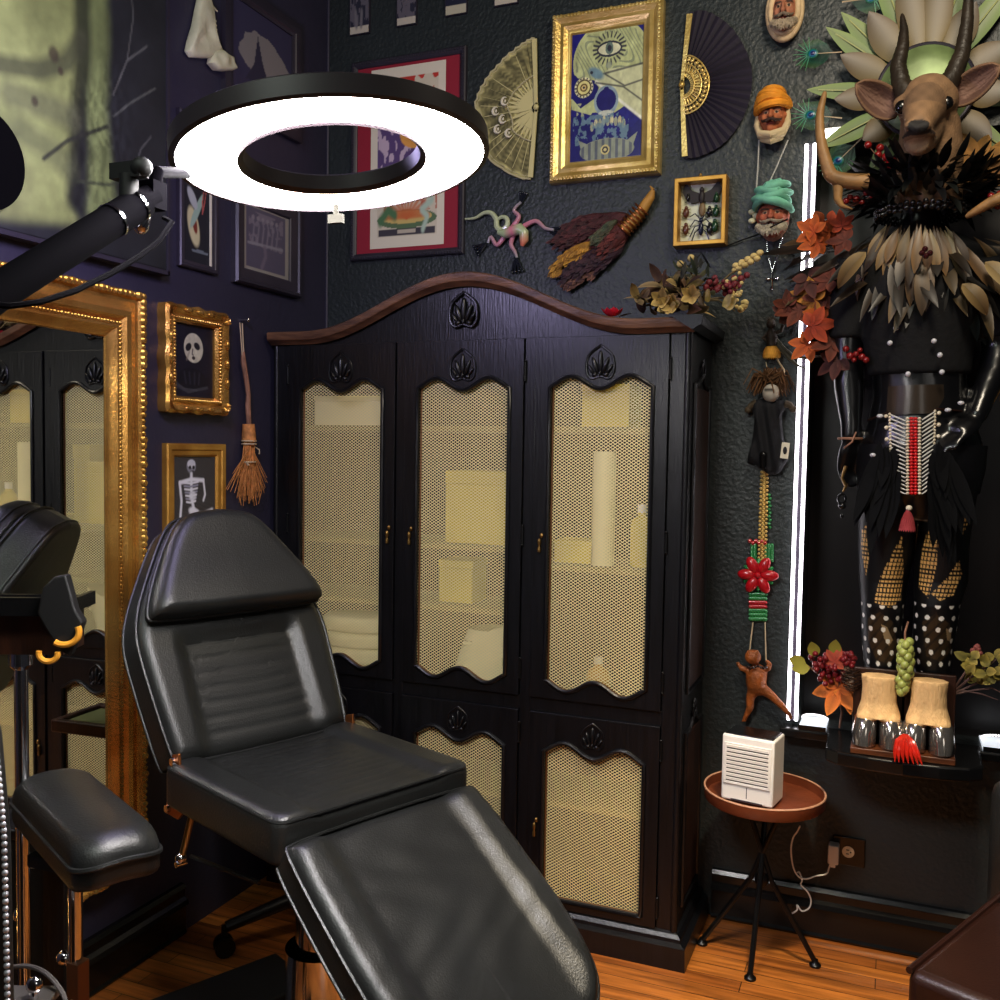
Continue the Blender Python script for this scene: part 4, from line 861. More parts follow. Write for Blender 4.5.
# insect shadow box with real specimens
r, w, h = picture(BACK, 'insect_shadow_box', 'light wood shadow box of pinned beetles, bat and spider below the black fan', 'display case', [(678, 183), (729, 178), (728, 246), (676, 250)], [(0, 0), (0, .05), (.002, .052), (.012, .052), (.014, .05), (.014, .008)], gold_b)
A = Art(30, 40, c(206, 210, 186)); A.build('case_backing', r, -w/2+.012, w/2-.012, -h/2+.012, h/2-.012, -.009)
mb = MB(); mb.ell((0, -.05, h/2+.004), (.006, .003, .006), 8, 6); mb.build('hanging_ring', brass, r)
iw, ih = w/2-.018, h/2-.018
def X(u, v): return Vector((iw*(2*u-1), -.02, ih*(2*v-1)))
bat = mat('dark_specimen', c(38, 32, 34), .6); mb = MB(); q = X(.5, .78)
mb.ell(q, (.010, .008, .022), 10, 8); mb.ell(q+Vector((0, -.002, .022)), (.008, .007, .008), 8, 6)
for s in (-1, 1): mb.prism([(q.x+s*.006, q.z+.012), (q.x+s*.03, q.z+.022), (q.x+s*.052, q.z+.05), (q.x+s*.062, q.z+.02), (q.x+s*.05, q.z-.002), (q.x+s*.03, q.z-.018), (q.x+s*.008, q.z-.014)], -.020, -.017)
mb.build('bat_specimen', bat, r)
mb = MB(); q = X(.52, .56); mb.ell(q, (.011, .007, .022), 10, 8); mb.build('cicada_specimen', mat('pale_specimen', c(120, 100, 70), .5), r)
mb = MB(); q = X(.5, .30); mb.ell(q+Vector((0, 0, -.014)), (.008, .008, .022), 10, 8); mb.ell(q+Vector((0, 0, .012)), (.007, .006, .008), 8, 6)
for s in (-1, 1):
    for k in range(4): z = .014-.008*k; mb.tube([q+Vector((0, 0, z)), q+Vector((s*.018, -.008, z+.018-.012*k)), q+Vector((s*.034, 0, z+.012-.024*k))], .0018, 5)
mb.build('spider_specimen', mat('blue_black_shell', c(24, 30, 54), .25), r)
bm_ = [mat('brown_shell', c(92, 54, 36), .3), mat('green_shell', c(30, 64, 40), .2), mat('black_shell', c(26, 26, 28), .25)]
for (u, v, k, s) in ((.12, .52, 0, 1), (.12, .22, 0, 1), (.86, .74, 1, .9), (.86, .5, 1, 1), (.84, .24, 1, 1.1), (.70, .50, 2, .9), (.72, .2, 2, 1), (.16, .78, 2, .7)):
    q = X(u, v); mb = MB(); mb.ell(q, (.0095*s, .007, .016*s), 10, 8); mb.ell(q+Vector((0, 0, .016*s)), (.006*s, .005, .006*s), 8, 6)
    for sx in (-1, 1):
        for j in range(3): mb.tube([q+Vector((0, 0, .008-.009*j)), q+Vector((sx*.014*s, .002, .012-.012*j))], .0011, 4)
    mb.build('beetle_specimen', bm_[k], r)

# lizard, iridescent glass
r = BACK.hang('glass_lizard', 'iridescent pink and pale green lizard ornament with curled tail climbing the wall', 'ornament', 520, 230)
g = lambda P, o=.02: [bl(r, x, y, o) for x, y in P]
PK, GN, BK = c(214, 130, 150), c(176, 190, 150), c(28, 32, 44)
mb = MB(); B = g([(465, 219), (475, 218), (484, 213), (491, 213), (496, 219), (497, 227), (502, 230), (507, 226), (507, 219), (502, 217), (497, 220)], .014); mb.tube(curve(B, 5), lambda t: .003+.007*sin(pi*min(1, t*.9)), 8); mb.build('curled_tail', mat('pale_jade', c(188, 196, 160), .25, coat=.4), r)
mb = MB(); B = g([(498, 232), (505, 234), (513, 231), (520, 229), (524, 233), (524, 240), (522, 246)], .026); mb.tube(B, [.008, .016, .02, .02, .017, .016, .006], 12, cols=[GN, GN, PK, GN, GN, c(220, 160, 130), c(225, 120, 100)]); mb.build('body', glossyp, r)
for nm, P in (('leg', [(512, 228), (519, 217), (514, 210), (521, 202)]), ('leg', [(524, 226), (536, 221), (545, 228), (554, 230)]), ('leg', [(505, 236), (497, 245), (491, 237), (488, 243)]), ('leg', [(514, 234), (511, 244), (515, 252), (517, 258)])):
    mb = MB(); S_ = curve(g(P, .018), 5); mb.tube(S_, lambda t: .009-.0045*t, 8, cols=[tuple(PK[i]*(1-k/(len(S_)-1))+(.35, .35, .37)[i]*k/(len(S_)-1) for i in range(3)) for k in range(len(S_))]); mb.build(nm, glossyp, r)
for P in ([(521, 202), (523, 194)], [(548, 229), (557, 232)], [(486, 244), (477, 250)], [(516, 257), (517, 270)]):
    mb = MB(); a, b = g(P, .012); d = b-a; s = Vector((d.z, 0, -d.x))*.45
    for k in (-1, -.3, .4, 1): mb.tube([a, a+d*.6+s*k*.6, a+d*1.1+s*k], [.005, .004, .003], 6); mb.ell(a+d*1.1+s*k, (.0055, .004, .0055), 7, 5)
    mb.build('beaded_foot', mat('dark_glass', BK, .15, coat=.5), r)

# pheasant skin
r = BACK.hang('pheasant_skin', 'brown and maroon pheasant skin with a golden ringed neck hung on the wall', 'taxidermy', 605, 238)
from mathutils import noise as mnoise
fe = vmat('feather_surface', .7, bump=.4, bscale=220)
def blob(nm, P, th, c0, c1, off=.004, rid=70, ang=0.):
    Q = resample(bpoly(r, P), .006, 2); mb = MB()
    def cf(u, v, sc): w1 = u*cos(ang)+v*sin(ang); w2 = v*cos(ang)-u*sin(ang); k = .5+.5*mnoise.noise(Vector((w1*60, w2*260, 3.1))); k2 = .55+.9*(.5+.5*mnoise.noise(Vector((w1*140, w2*500, 9.)))); k2 *= .8+.3*(.5+.5*sin(w1*rid*1.3+4*k)); return tuple((c0[i]*(1-k)+c1[i]*k)*k2 for i in range(3))
    mb.pad(Q, th, th*.8, lambda u, v, h: (u, -off-h, v), rings=12, cfn=cf, fn=lambda u, v: .004*mnoise.noise(Vector(((u*cos(ang)+v*sin(ang))*90, (v*cos(ang)-u*sin(ang))*300, 1))))
    us = [p[0] for p in Q]; vs = [p[1] for p in Q]; d = Vector((-cos(ang), 0, -sin(ang))); k = 0; cu, cv = sum(us)/len(us), sum(vs)/len(vs)
    for _ in range(1500):
        u, v = random.uniform(min(us), max(us)), random.uniform(min(vs), max(vs))
        if not inpoly(u, v, Q): continue
        k += 1
        e = min(sqrt((u-a)**2+(v-b)**2) for a, b in Q); hh = off+th*.25+th*.8*min(1, e/(th*.8))**.5
        cl = tuple((c0[i]*(1-t_)+c1[i]*t_) for t_ in (random.random(),) for i in range(3)); b_ = random.uniform(.7, 1.5)
        mb.leaf((u, -hh, v), d+Vector((random.uniform(-.3, .3), -.05, random.uniform(-.3, .3))), (random.uniform(-.25, .25), -1, random.uniform(-.25, .25)), random.uniform(.025, .045), .012, curl=.25, n=4, c0=tuple(x*.7*b_ for x in cl), c1=tuple(x*1.25*b_ for x in cl), pk=.6, fold=-.1)
        if k > 130: break
    mb.build(nm, fe, r)
blob('upper_wing', [(558, 240), (566, 228), (578, 220), (592, 214), (606, 214), (626, 212), (634, 220), (618, 228), (604, 234), (590, 240), (574, 248), (558, 250)], .028, c(82, 36, 38), c(58, 26, 30), .004, 60, .5)
blob('gold_wing', [(556, 270), (562, 258), (574, 248), (590, 242), (600, 242), (592, 252), (580, 258), (570, 262), (562, 272)], .026, c(190, 142, 54), c(140, 96, 34), .014, 120, .9)
blob('lower_wing', [(566, 276), (574, 262), (590, 252), (606, 244), (620, 238), (628, 240), (624, 254), (612, 264), (600, 272), (584, 278), (572, 284)], .03, c(70, 40, 48), c(44, 28, 40), .008, 60, .7)
blob('body', [(600, 246), (612, 232), (622, 222), (632, 220), (634, 230), (628, 244), (616, 256), (604, 258)], .04, c(104, 42, 36), c(64, 28, 26), .01, 60, .7)
blob('tail_tip', [(570, 284), (576, 276), (590, 270), (604, 264), (602, 270), (588, 278), (576, 286)], .018, c(120, 82, 66), c(80, 52, 50), .012, 90, .7)
blob('shoulder_patch', [(600, 240), (606, 230), (616, 222), (622, 222), (614, 234), (606, 242)], .02, c(58, 74, 56), c(90, 84, 60), .03, 90, .7)
mb = MB(); N_ = [bl(r, x, y, .03) for x, y in ((624, 230), (632, 222), (640, 214), (646, 204), (651, 196), (653, 190))]; mb.tube(N_, [.022, .021, .018, .017, .014, .007], 12); mb.tube([N_[-1], bl(r, 650, 186, .03)], [.006, .002], 8); mb.build('neck', mat('tan_hide', c(176, 132, 62), .6, var=.2, vscale=40), r)
mb = MB()
for k in range(7):
    q = N_[0].lerp(N_[3], k/7.5); d = (N_[3]-N_[0]).normalized(); s = Vector((d.z, 0, -d.x)); mb.tube([q+(s*cos(a)*1.15+Vector((0, -1, 0))*sin(a))*.0235 for a in [2*pi*j/12 for j in range(12)]], .0035, 6, closed=True)
mb.build('copper_neck_rings', copper, r)

# ------------------------------------------------------------------ sculpted head plaques
def head(name, lab, px, py, wpx, hpx, skin, beard, moust, wrap, wrapc, extra):
    r = BACK.hang(name, lab, 'plaque', px, py, 'sculpted head plaques'); S = (BACK.pt(px, py-hpx/2)-BACK.pt(px, py+hpx/2)).length
    Wd = (BACK.pt(px-wpx/2, py)-BACK.pt(px+wpx/2, py)).length
    fw, fh, z0 = {'hood': (Wd*.38, S*.43, .0), 'scarf': (Wd*.39, S*.37, -S*.02), 'turban': (Wd*.36, S*.36, -S*.12)}[extra]
    mb = MB(); E = lambda x, y, z, a, b, d: mb.ell((x*fw, y, z0+z*fh), (a*fw, b, d*fh), 14, 10)
    E(0, -.03, 0, 1, .045, 1); E(0, -.074, -.05, .17, .020, .26); E(0, -.082, -.20, .25, .012, .12)
    for s in (-1, 1): E(s*.40, -.066, .20, .34, .012, .09); E(s*.52, -.058, -.14, .30, .014, .22); E(s*.98, -.028, 0, .12, .02, .22)
    E(0, -.066, -.46, .34, .010, .07); E(0, -.058, -.74, .4, .018, .2)
    f = mb.build('face', matte, r); remesh(f, .003, 3)
    def fc(co, no):
        x, y, z = co.x/fw, co.y, (co.z-z0)/fh; k = skin; sh = .9+.14*(sin(x*14)*sin(z*11)); e = ((abs(x)-.40)/.17)**2+((z-.06)/.075)**2
        if e < 1 and y < -.04: k = c(36, 26, 22) if e < .4 else c(190, 160, 130)
        if .16 < z < .25 and .14 < abs(x) < .72: k = c(70, 48, 38)
        if abs(z+.47) < .06 and abs(x) < .36: k = c(126, 58, 50)
        if (abs(x)-.2)**2+(z+.25)**2 < .006: k = tuple(q*.5 for q in skin)
        return tuple(a*sh for a in k)
    vcol(f, fc)
    if beard:
        mb = MB()
        for k in range(240):
            a = random.uniform(-1.5, 1.5); q_ = random.uniform(0, 1); p = Vector((sin(a)*fw*(.95-.25*q_), -.044-.030*cos(a)-.01*q_, z0-fh*(.34+.34*cos(a)*q_+.12*cos(a)))); l = random.uniform(.012, .024)*S/.17
            mb.tube([p, p+Vector((sin(a)*.005+random.uniform(-.003, .003), -.006, -l*.5)), p+Vector((sin(a)*.004+random.uniform(-.005, .005), -.003, -l))], [.0026, .0022, .0006], 4)
        mb.build('beard', mat('beard_'+beard[0], beard[1], .85, var=.3, vscale=70), r)
    if moust:
        mb = MB()
        for s in (-1, 1): mb.tube([(0, -.086, z0-fh*.32), (s*fw*.32, -.084, z0-fh*.40), (s*fw*.62, -.072, z0-fh*.36), (s*fw*.78, -.062, z0-fh*.24)], [.004, .0055, .0038, .0012], 8)
        mb.build('moustache', mat('moustache_'+moust[0], moust[1], .7), r)
    wm = mat('wrap_'+wrap, wrapc, .75, bump=.2, var=.18, vscale=30); mb = MB()
    if extra == 'hood':
        for sc, rr in ((1.16, .012), (1.0, .010)):
            mb.tube([(fw*sc*1.05*cos(a), -.045+.02*(sc-1)*3, fh*1.0*sc*sin(a)+.04*fh) for a in [2*pi*k/32 for k in range(32)]], rr, 10, closed=True)
    if extra == 'scarf':
        for k in range(6):
            z = z0+fh*(.42+.14*k); rr = fw*(1.16-.03*k*k*.6); mb.tube([(rr*cos(a), -.03-.058*max(0, -sin(a)), z+.006*cos(a*1+k)+.008*max(0, -sin(a))*(k % 2)) for a in [pi+pi*j/16 for j in range(17)]], .012, 8)
        mb.ell((0, -.03, z0+fh*.85), (fw*1.03, .045, fh*.42), 16, 10)
    if extra == 'turban':
        for k in range(4):
            s = 1 if k % 2 else -1; zt = z0+fh*(.52+.20*k); mb.tube([(fw*1.24*sin(a)*(1-.07*k), -.03-.062*cos(a), zt+s*a*fh*.22+.05*fh*cos(a)) for a in [-1.5+3.0*j/16 for j in range(17)]], lambda u: .0115*(.75+.5*sin(pi*u)), 9)
        mb.ell((0, -.03, z0+fh*.98), (fw*1.14, .050, fh*.55), 18, 12); mb.tube([(-fw*.95, -.055, z0+fh*.95), (-fw*.2, -.090, z0+fh*1.25), (fw*.55, -.07, z0+fh*1.5)], [.008, .013, .009], 9); mb.tube([(fw*.95, -.055, z0+fh*.9), (fw*.35, -.088, z0+fh*1.05), (-fw*.1, -.084, z0+fh*1.45)], [.008, .013, .009], 9)
    mb.build({'hood': 'hood', 'scarf': 'turban', 'turban': 'turban'}[extra], wm, r)
    if extra == 'scarf':
        mb = MB()
        for s in (-1, 1): mb.tube([(s*fw*1.06, -.03, z0+fh*.5), (s*fw*1.12, -.035, z0-fh*.35), (s*fw*.80, -.05, z0-fh*.95), (-s*fw*.05, -.066, z0-fh*1.15)], [.007, .011, .012, .011], 9)
        mb.tube([(-fw*.9, -.05, z0-fh*.85), (0, -.074, z0-fh*1.08), (fw*.9, -.05, z0-fh*.80)], .011, 9); mb.tube([(-fw*.7, -.04, z0-fh*1.05), (0, -.06, z0-fh*1.30), (fw*.7, -.04, z0-fh*1.05)], .012, 9); mb.build('scarf', mat('cream_scarf', c(196, 178, 140), .8, bump=.2), r)
    mb = MB(); mb.ell((0, -.006, z0), (fw*1.05, .03, fh*1.1), 16, 10); mb.build('plaque_back', twig, r); return r
head('head_plaque', 'sculpted old bearded face in a cream hood, topmost of the three wall heads', 786, 17, 33, 54, c(170, 112, 84), ('grey', c(150, 136, 116)), ('greyb', c(120, 106, 90)), 'cream', c(200, 176, 138), 'hood')
head('head_plaque', 'sculpted moustached face in an orange turban and cream scarf, middle of the wall heads', 774, 120, 34, 52, c(176, 104, 66), None, ('brown', c(58, 36, 26)), 'orange', c(214, 142, 36), 'scarf')
head('head_plaque', 'sculpted grey-bearded face in a pale green turban, lowest of the three wall heads', 774, 212, 42, 58, c(168, 92, 66), ('greyc', c(156, 148, 130)), ('greyd', c(140, 130, 112)), 'green', c(112, 176, 150), 'turban')
# cords and cross between them
r = BACK.hang('cord_necklace', 'thin grey cord loop hanging from the orange turban head to the green turban head', 'necklace', 772, 165)
mb = MB(); mb.tube([bl(r, *p) for p in ((759, 140, .03), (758, 165, .03), (756, 195, .04), (756, 205, .05))], .0024, 6); mb.tube([bl(r, *p) for p in ((788, 140, .03), (777, 166, .03), (765, 192, .05), (760, 200, .06))], .0024, 6); mb.build('cord', mat('grey_cord', c(170, 168, 160), .6), r)
r = BACK.hang('cross_necklace', 'silver cross pendant on a fine chain below the green turban head', 'necklace', 772, 275)
mb = MB()
for P in (((766, 240, .03), (769, 258, .014), (772, 272, .01)), ((782, 238, .03), (777, 256, .014), (772, 272, .01))):
    a = [bl(r, *p) for p in P]
    for k in range(20): t = k/19*2; i = min(1, int(t)); mb.ell(a[i].lerp(a[i+1], t-i), .0028, 6, 4)
mb.build('chain', chrome, r)
mb = MB(); q = bl(r, 772, 279, .008)
for d in ((0, 0, .026), (0, 0, -.03), (.016, 0, 0), (-.016, 0, 0)): e = q+Vector(d); mb.tube([q, q.lerp(e, .7), e], [.0032, .0032, .0055], 8); mb.ell(e, .005, 8, 6)
mb.build('cross', chrome, r)
r = BACK.hang('shell_twig', 'thin dark twig with small shells reaching left of the green turban head', 'twig', 745, 235)
mb = MB(); mb.tube([bl(r, *p) for p in ((727, 246, .008), (742, 240, .012), (757, 235, .03), (775, 225, .10), (788, 219, .11))], .0022, 6); mb.build('stem', blackm, r)
mb = MB()
for x, y in ((752, 212), (756, 216), (752, 221)): mb.ell(bl(r, x, y, .03), (.012, .010, .009), 9, 7)
mb.build('shell', bone, r)
# ================================================================== DOLLS, BEADWORK AND FROG PURSE beside the alcove
r = BACK.hang('spirit_doll', 'small dark wooden doll in a yellow grass skirt at top of the hanging ornaments', 'doll', 772, 342)
q = lambda x, y, o=.03: bl(r, x, y, o)
mb = MB(); mb.tube([q(772, 346), q(772, 338), q(771, 332), q(771, 329)], [.016, .018, .014, .008], 10); mb.ell(q(771, 324), (.014, .014, .017), 10, 8); mb.tube([q(768, 333), q(763, 338), q(767, 341)], .006, 6); mb.tube([q(775, 333), q(781, 331), q(783, 325)], .006, 6)
for k in range(7): a = -1.2+.4*k; p0 = q(771, 321); mb.tube([p0, p0+Vector((sin(a)*.018, 0, cos(a)*.016))], [.004, .001], 5)
mb.build('doll_body', mat('dark_carved_wood', c(48, 36, 26), .6, bump=.3), r)
mb = MB()
for k in range(30): a = 2*pi*k/30; p0 = q(772, 345); mb.leaf(p0+Vector((cos(a)*.012, sin(a)*.010, 0)), (cos(a)*.7, sin(a)*.5, -.8), (cos(a), sin(a), .3), .045, .014, curl=-.8, n=5)
mb.build('grass_skirt', mat('yellow_raffia', c(206, 154, 62), .8, var=.2, vscale=40), r)
r = BACK.hang('curved_horn_twig', 'thin curved grey branch hooked from the small doll across to the led strip', 'twig', 800, 352)
mb = MB()
for P in (((774, 338), (783, 348), (793, 356), (806, 358), (822, 356), (832, 354)), ((778, 345), (788, 357), (797, 365), (806, 369))): mb.tube([bl(r, x, y, .03) for x, y in P], lambda t: .007*(1-t)+.0015, 7)
mb.build('branch', mat('grey_branch', c(84, 84, 72), .5), r)
r = BACK.hang('witch_doll', 'black-robed hanging doll with brown straw hair, skull face and paper tag', 'doll', 769, 420)
q = lambda x, y, o=.03: bl(r, x, y, o)
mb = MB(); P = [(756, 400), (766, 398), (780, 400), (787, 402), (785, 412), (782, 412), (784, 440), (790, 458), (786, 464), (780, 474), (770, 475), (764, 470), (752, 462), (747, 464), (754, 440), (756, 414), (752, 412)]
mb.pad(resample(bpoly(r, P), .008), .05, .03, lambda u, v, h: (u, -.004-h, v), rings=12, fn=lambda u, v: .006*sin(u*170+v*30)); mb.build('black_robe', mat('black_cloth', c(15, 15, 22), .85, bump=.2), r)
for s, P in ((-1, ((757, 402), (751, 406), (748, 410))), (1, ((785, 404), (790, 405), (793, 409)))): mb = MB(); mb.tube([q(*p) for p in P], [.012, .010, .008], 8); mb.ell(q(*P[-1]), .011, 8, 6); mb.build('hand', mat('doll_hand', c(74, 62, 46), .8), r)
mb = MB(); mb.ell(q(771, 393, .045), (.026, .022, .028), 14, 10); hd = mb.build('skull_head', matte, r)
vcol(hd, lambda co, no: c(24, 20, 20) if (abs(abs(co.x-q(771, 393).x)-.010) < .0065 and abs(co.z-q(771, 393).z-.006) < .006) or (abs(co.x-q(771, 393).x) < .014 and abs(co.z-q(771, 393).z+.014) < .0025) else c(176, 168, 158))
mb = MB(); p0 = q(770, 380, .05)
for k in range(70): a = random.uniform(-2.3, 2.3); L = random.uniform(.035, .07); b = p0+Vector((random.uniform(-.02, .02), random.uniform(-.01, .02), random.uniform(-.01, .015))); mb.tube([b, b+Vector((sin(a)*L*.6, random.uniform(-.02, .02), .012+cos(a)*L*.3)), b+Vector((sin(a)*L, random.uniform(-.02, .02), -.01+cos(a)*L*.3-.03*abs(sin(a))))], [.004, .003, .0015], 4)
mb.build('straw_hair', mat('brown_raffia', c(98, 66, 36), .85, var=.3, vscale=40), r)
mb = MB(); mb.tube([q(766, 362), q(768, 375)], .0018, 4); mb.tube([q(775, 356), q(784, 370), q(782, 392)], .003, 5); mb.build('hanging_cord', twine, r)
mb = MB(); a, b_, d, e = (q(*p, .06) for p in ((782, 442), (790, 443), (788, 459), (780, 458))); mb.add([a, b_, d, e]+[v+Vector((0, .001, 0)) for v in (a, b_, d, e)], [(0, 1, 2, 3), (7, 6, 5, 4), (0, 1, 5, 4), (1, 2, 6, 5), (2, 3, 7, 6), (3, 0, 4, 7)]); tg = mb.build('paper_tag', cream, r, smooth=False)
mb = MB(); mb.ell((a+d)/2+Vector((0, -.001, .0)), (.006, .0008, .012), 8, 6); mb.build('tag_emblem', black, tg)
mb = MB(); mb.tube([q(763, 456, .06), q(763, 468, .055)], .011, 10); mb.ell(q(763, 455, .06), .012, 8, 6); mb.build('black_tassel_bead', blackg, r)

r = BACK.hang('beaded_necklace', 'gold bead strands ending in red flower and green striped beadwork, hanging on wall', 'necklace', 761, 545)
q = lambda x, y, o=.014: bl(r, x, y, o)
mb = MB()
for (xa, xb, n) in ((763, 760, 46), (766, 764, 46)):
    a, b = q(xa, 470), q(xb, 562); mb = MB()
    for k in range(n): p = a.lerp(b, k/(n-1)); mb.ell(p+Vector(((-1)**k*.004, 0, 0)), .0050, 7, 5)
    mb.build('gold_bead_strand', mat('gold_bead', c(222, 190, 118), .3, .3), r)
gb, rb = mat('green_bead', c(44, 140, 74), .35, coat=.3), mat('red_bead', c(186, 22, 36), .3, coat=.4)
for X_ in ((0, 3), (14, 17, 20)):
    mb = MB()
    for k in range(16):
        for j in X_:
            if random.random() < .9: mb.ell(q(752+j, 545+k*1.05, .012), .0055, 6, 5)
    mb.build('green_bead_fringe', gb, r)
mb = MB()
for k in range(10): mb.ell(q(769+(k % 2), 495+3.6*k, .010), .005, 6, 5)
mb.build('green_bead_vine', gb, r)
mb = MB()
for i in range(7):
    for k in range(12):
        if i in (0, 1, 4, 5, 6): mb.ell(q(750.5+1.35*k, 594+4.1*i+(.6 if k % 2 else 0), .014), .0068, 6, 5)
    if i == 1: mb.build('green_beadwork', gb, r); mb = MB()
mb.build('green_beadwork', gb, r)
mb = MB()
for i in (2, 3):
    for k in range(12): mb.ell(q(750.5+1.35*k, 594+4.1*i+(.6 if k % 2 else 0), .014), .0068, 6, 5)
mb.build('red_beadwork', rb, r); mb = MB()
for k in range(6): mb.ell(q(750+3*k, 541+2*(k % 2)), .007, 6, 5)
mb.build('red_bead_row', rb, r)
mb = MB(); ce = q(758, 575, .03)
for k in range(6):
    a = pi/3*k; d = Vector((cos(a), 0, sin(a))); p = ce+d*.034; Rm = Matrix.Rotation(-a, 3, 'Y'); mb.ell(p, (.029, .012, .017), 12, 8, Rm)
mb.ell(ce+Vector((0, -.008, 0)), .010, 8, 6); mb.build('red_flower', rb, r)
mb = MB()
for k in range(6): a = pi/3*k+pi/6; d = Vector((cos(a), 0, sin(a))); mb.ell(ce+d*.034+Vector((0, .010, 0)), (.018, .006, .008), 8, 6, Matrix.Rotation(-a, 3, 'Y'))
mb.build('green_leaf_beads', gb, r)
r = BACK.hang('frog_purse', 'brown leather frog shaped purse hanging by cords at foot of the beadwork', 'purse', 760, 680)
q = lambda x, y, o=.03: bl(r, x, y, o); fm = mat('tan_frog_leather', c(152, 84, 36), .45, bump=.4, bscale=120, var=.35, vscale=30)
mb = MB(); P = [(746, 672), (752, 664), (757, 661), (764, 664), (769, 670), (767, 682), (768, 690), (763, 694), (754, 694), (748, 688)]
mb.pad(resample(bpoly(r, P), .008), .055, .035, lambda u, v, h: (u, -.003-h, v), rings=12); mb.ell(q(753, 657, .04), (.026, .024, .024), 14, 10); mb.ell(q(749, 652, .05), .008, 8, 6); mb.ell(q(757, 652, .05), .008, 8, 6)
mb.tube([q(753, 690), q(750, 700), q(750, 708), q(745, 718)], [.018, .014, .012, .007], 9); mb.tube([q(764, 690), q(772, 696), q(782, 706), q(790, 715)], [.018, .014, .011, .007], 9)
for a in (-1, 0, 1): mb.tube([q(745, 716), q(744+2.5*a, 722)], [.006, .003], 6); mb.tube([q(790, 714), q(791+2*a, 720)], [.005, .003], 6)
mb.tube([q(748, 670), q(741, 668), q(737, 662)], [.012, .009, .006], 8); mb.tube([q(767, 670), q(770, 664), q(766, 660)], [.012, .009, .006], 8); o = mb.build('frog_body', fm, r); remesh(o, .0045, 3)
mb = MB(); mb.tube([q(753, 622, .012), q(749, 655, .03)], .0022, 6); mb.tube([q(765, 622, .012), q(766, 660, .03)], .0022, 6); mb.build('hanging_cord', twine, r)
mb = MB()
for k in range(8): mb.ell(q(748+2.6*k, 667+sin(k*1.3), .058), .005, 6, 5)
mb.build('stitched_edge', leather_b, r)

# ================================================================== ON TOP OF THE ARMOIRE
def topz(x): return cornice(x-AX)+.038
r = thing('dried_bouquet', 'dried leaf and flower bouquet with seed heads lying on right end of armoire top', 'bouquet', (-.66, 2.86, topz(-.66)))
q = lambda x, y, Y=2.86: PY(x, y, Y)-r.location
def rd(s=1.): return Vector((random.uniform(-1, 1), random.uniform(-1, .6), random.uniform(-.4, 1)))*s
dl = [c(126, 96, 72), c(150, 128, 90), c(92, 60, 44), c(186, 160, 104), c(70, 46, 40)]
mb = MB()
for k in range(75):
    p = q(random.uniform(636, 694), random.uniform(283, 314), random.uniform(2.76, 2.92)); p.z = max(p.z, .004); d = rd(); d.z = abs(d.z)*.7; cc = random.choice(dl); mb.leaf(p, d, rd(), random.uniform(.04, .085), random.uniform(.02, .036), curl=random.uniform(-1.2, 1.2), n=7, c0=tuple(x*.6 for x in cc), c1=cc, fold=.3)
mb.build('dried_leaves', matte, r)
mb = MB()
for (x, y) in ((672, 305), (662, 300), (692, 296), (668, 306)):
    p = q(x, y, 2.74); 
    for k in range(5): a = 2*pi*k/5; mb.leaf(p, (cos(a), -.6, sin(a)), (0, -1, 0), .045, .024, curl=.6, n=6, c0=c(150, 120, 60), c1=c(216, 190, 122))
mb.build('pale_seed_pods', matte, r)
mb = MB()
for k in range(46):
    p = q(random.uniform(676, 712), random.uniform(268, 304), random.uniform(2.8, 3.0)); p.z = max(p.z, .01); d = rd(); cc = random.choice((c(40, 50, 36), c(58, 66, 46), c(84, 84, 60), c(34, 34, 30))); mb.leaf(p, d, rd(), random.uniform(.04, .08), .014, curl=random.uniform(-1, 1), n=6, c0=cc, c1=tuple(x*1.4 for x in cc))
mb.build('grey_green_foliage', matte, r)
mb = MB(); p0 = q(702, 300, 2.86)
for (x, y) in ((712, 286), (728, 282), (735, 284), (742, 306), (735, 311), (760, 257), (684, 262), (676, 268)): mb.tube([p0, (p0+q(x, y))/2+Vector((0, 0, .015)), q(x, y)], [.004, .003, .0015], 5)
mb.build('flower_stem', mat('dry_stem', c(104, 90, 58), .8), r)
mb = MB()
for (cx, cy, n) in ((713, 286, 26), (732, 285, 44)):
    for k in range(n): mb.ell(q(cx+random.gauss(0, 4.5), cy+random.gauss(0, 4), 2.85+random.uniform(-.03, .03)), random.uniform(.006, .010), 7, 5)
mb.build('maroon_seed_head', mat('maroon_dry', c(112, 34, 44), .6, var=.35, vscale=80), r)
mb = MB()
for k in range(9): p = q(736+3.0*k, 268-1.6*k, 2.86); mb.ell(p+Vector((0, -.005, .006*(-1)**k)), (.011, .009, .009), 8, 6)
mb.build('cream_seed_spike', mat('cream_dry', c(196, 176, 118), .8, var=.2, vscale=60), r); mb = MB()
for k in range(26): p = q(random.gauss(735, 6), random.gauss(288, 8), 2.83); mb.ell(p, .006, 6, 5)
mb.build('cream_floret', mat('cream_dry', c(196, 176, 118), .8, var=.2, vscale=60), r)
for (x, y) in ((744, 306), (741, 309), (745, 303), (691, 258), (680, 264)): mb = MB(); mb.ell(q(x, y), .011, 8, 6); mb.build('cream_bud', MATS['cream_dry'], r)
mb = MB()
for (x, y) in ((700, 305), (722, 306), (725, 308), (705, 301)):
    p = q(x, y, 2.80); mb.leaf(p, (random.uniform(.2, 1), -.4, .3), (0, -1, .3), .06, .035, curl=.7, n=6)
mb.build('cream_dried_flowers', mat('cream_dry', c(196, 176, 118), .8, var=.2, vscale=60), r)
r = thing('red_silk_flower', 'bright red silk flower lying on armoire top left of the bouquet', 'flower', PY(612, 316, 2.76)); r.location.z = topz(r.location.x)
mb = MB()
for k in range(16): a = 2.4*k; rr = .012+.002*k; mb.leaf((cos(a)*.006, sin(a)*.006, .004+.001*(16-k)*.3), (cos(a), sin(a), .9-.05*k), (0, 0, 1), .018+.0016*k, .022, curl=.9, n=6)
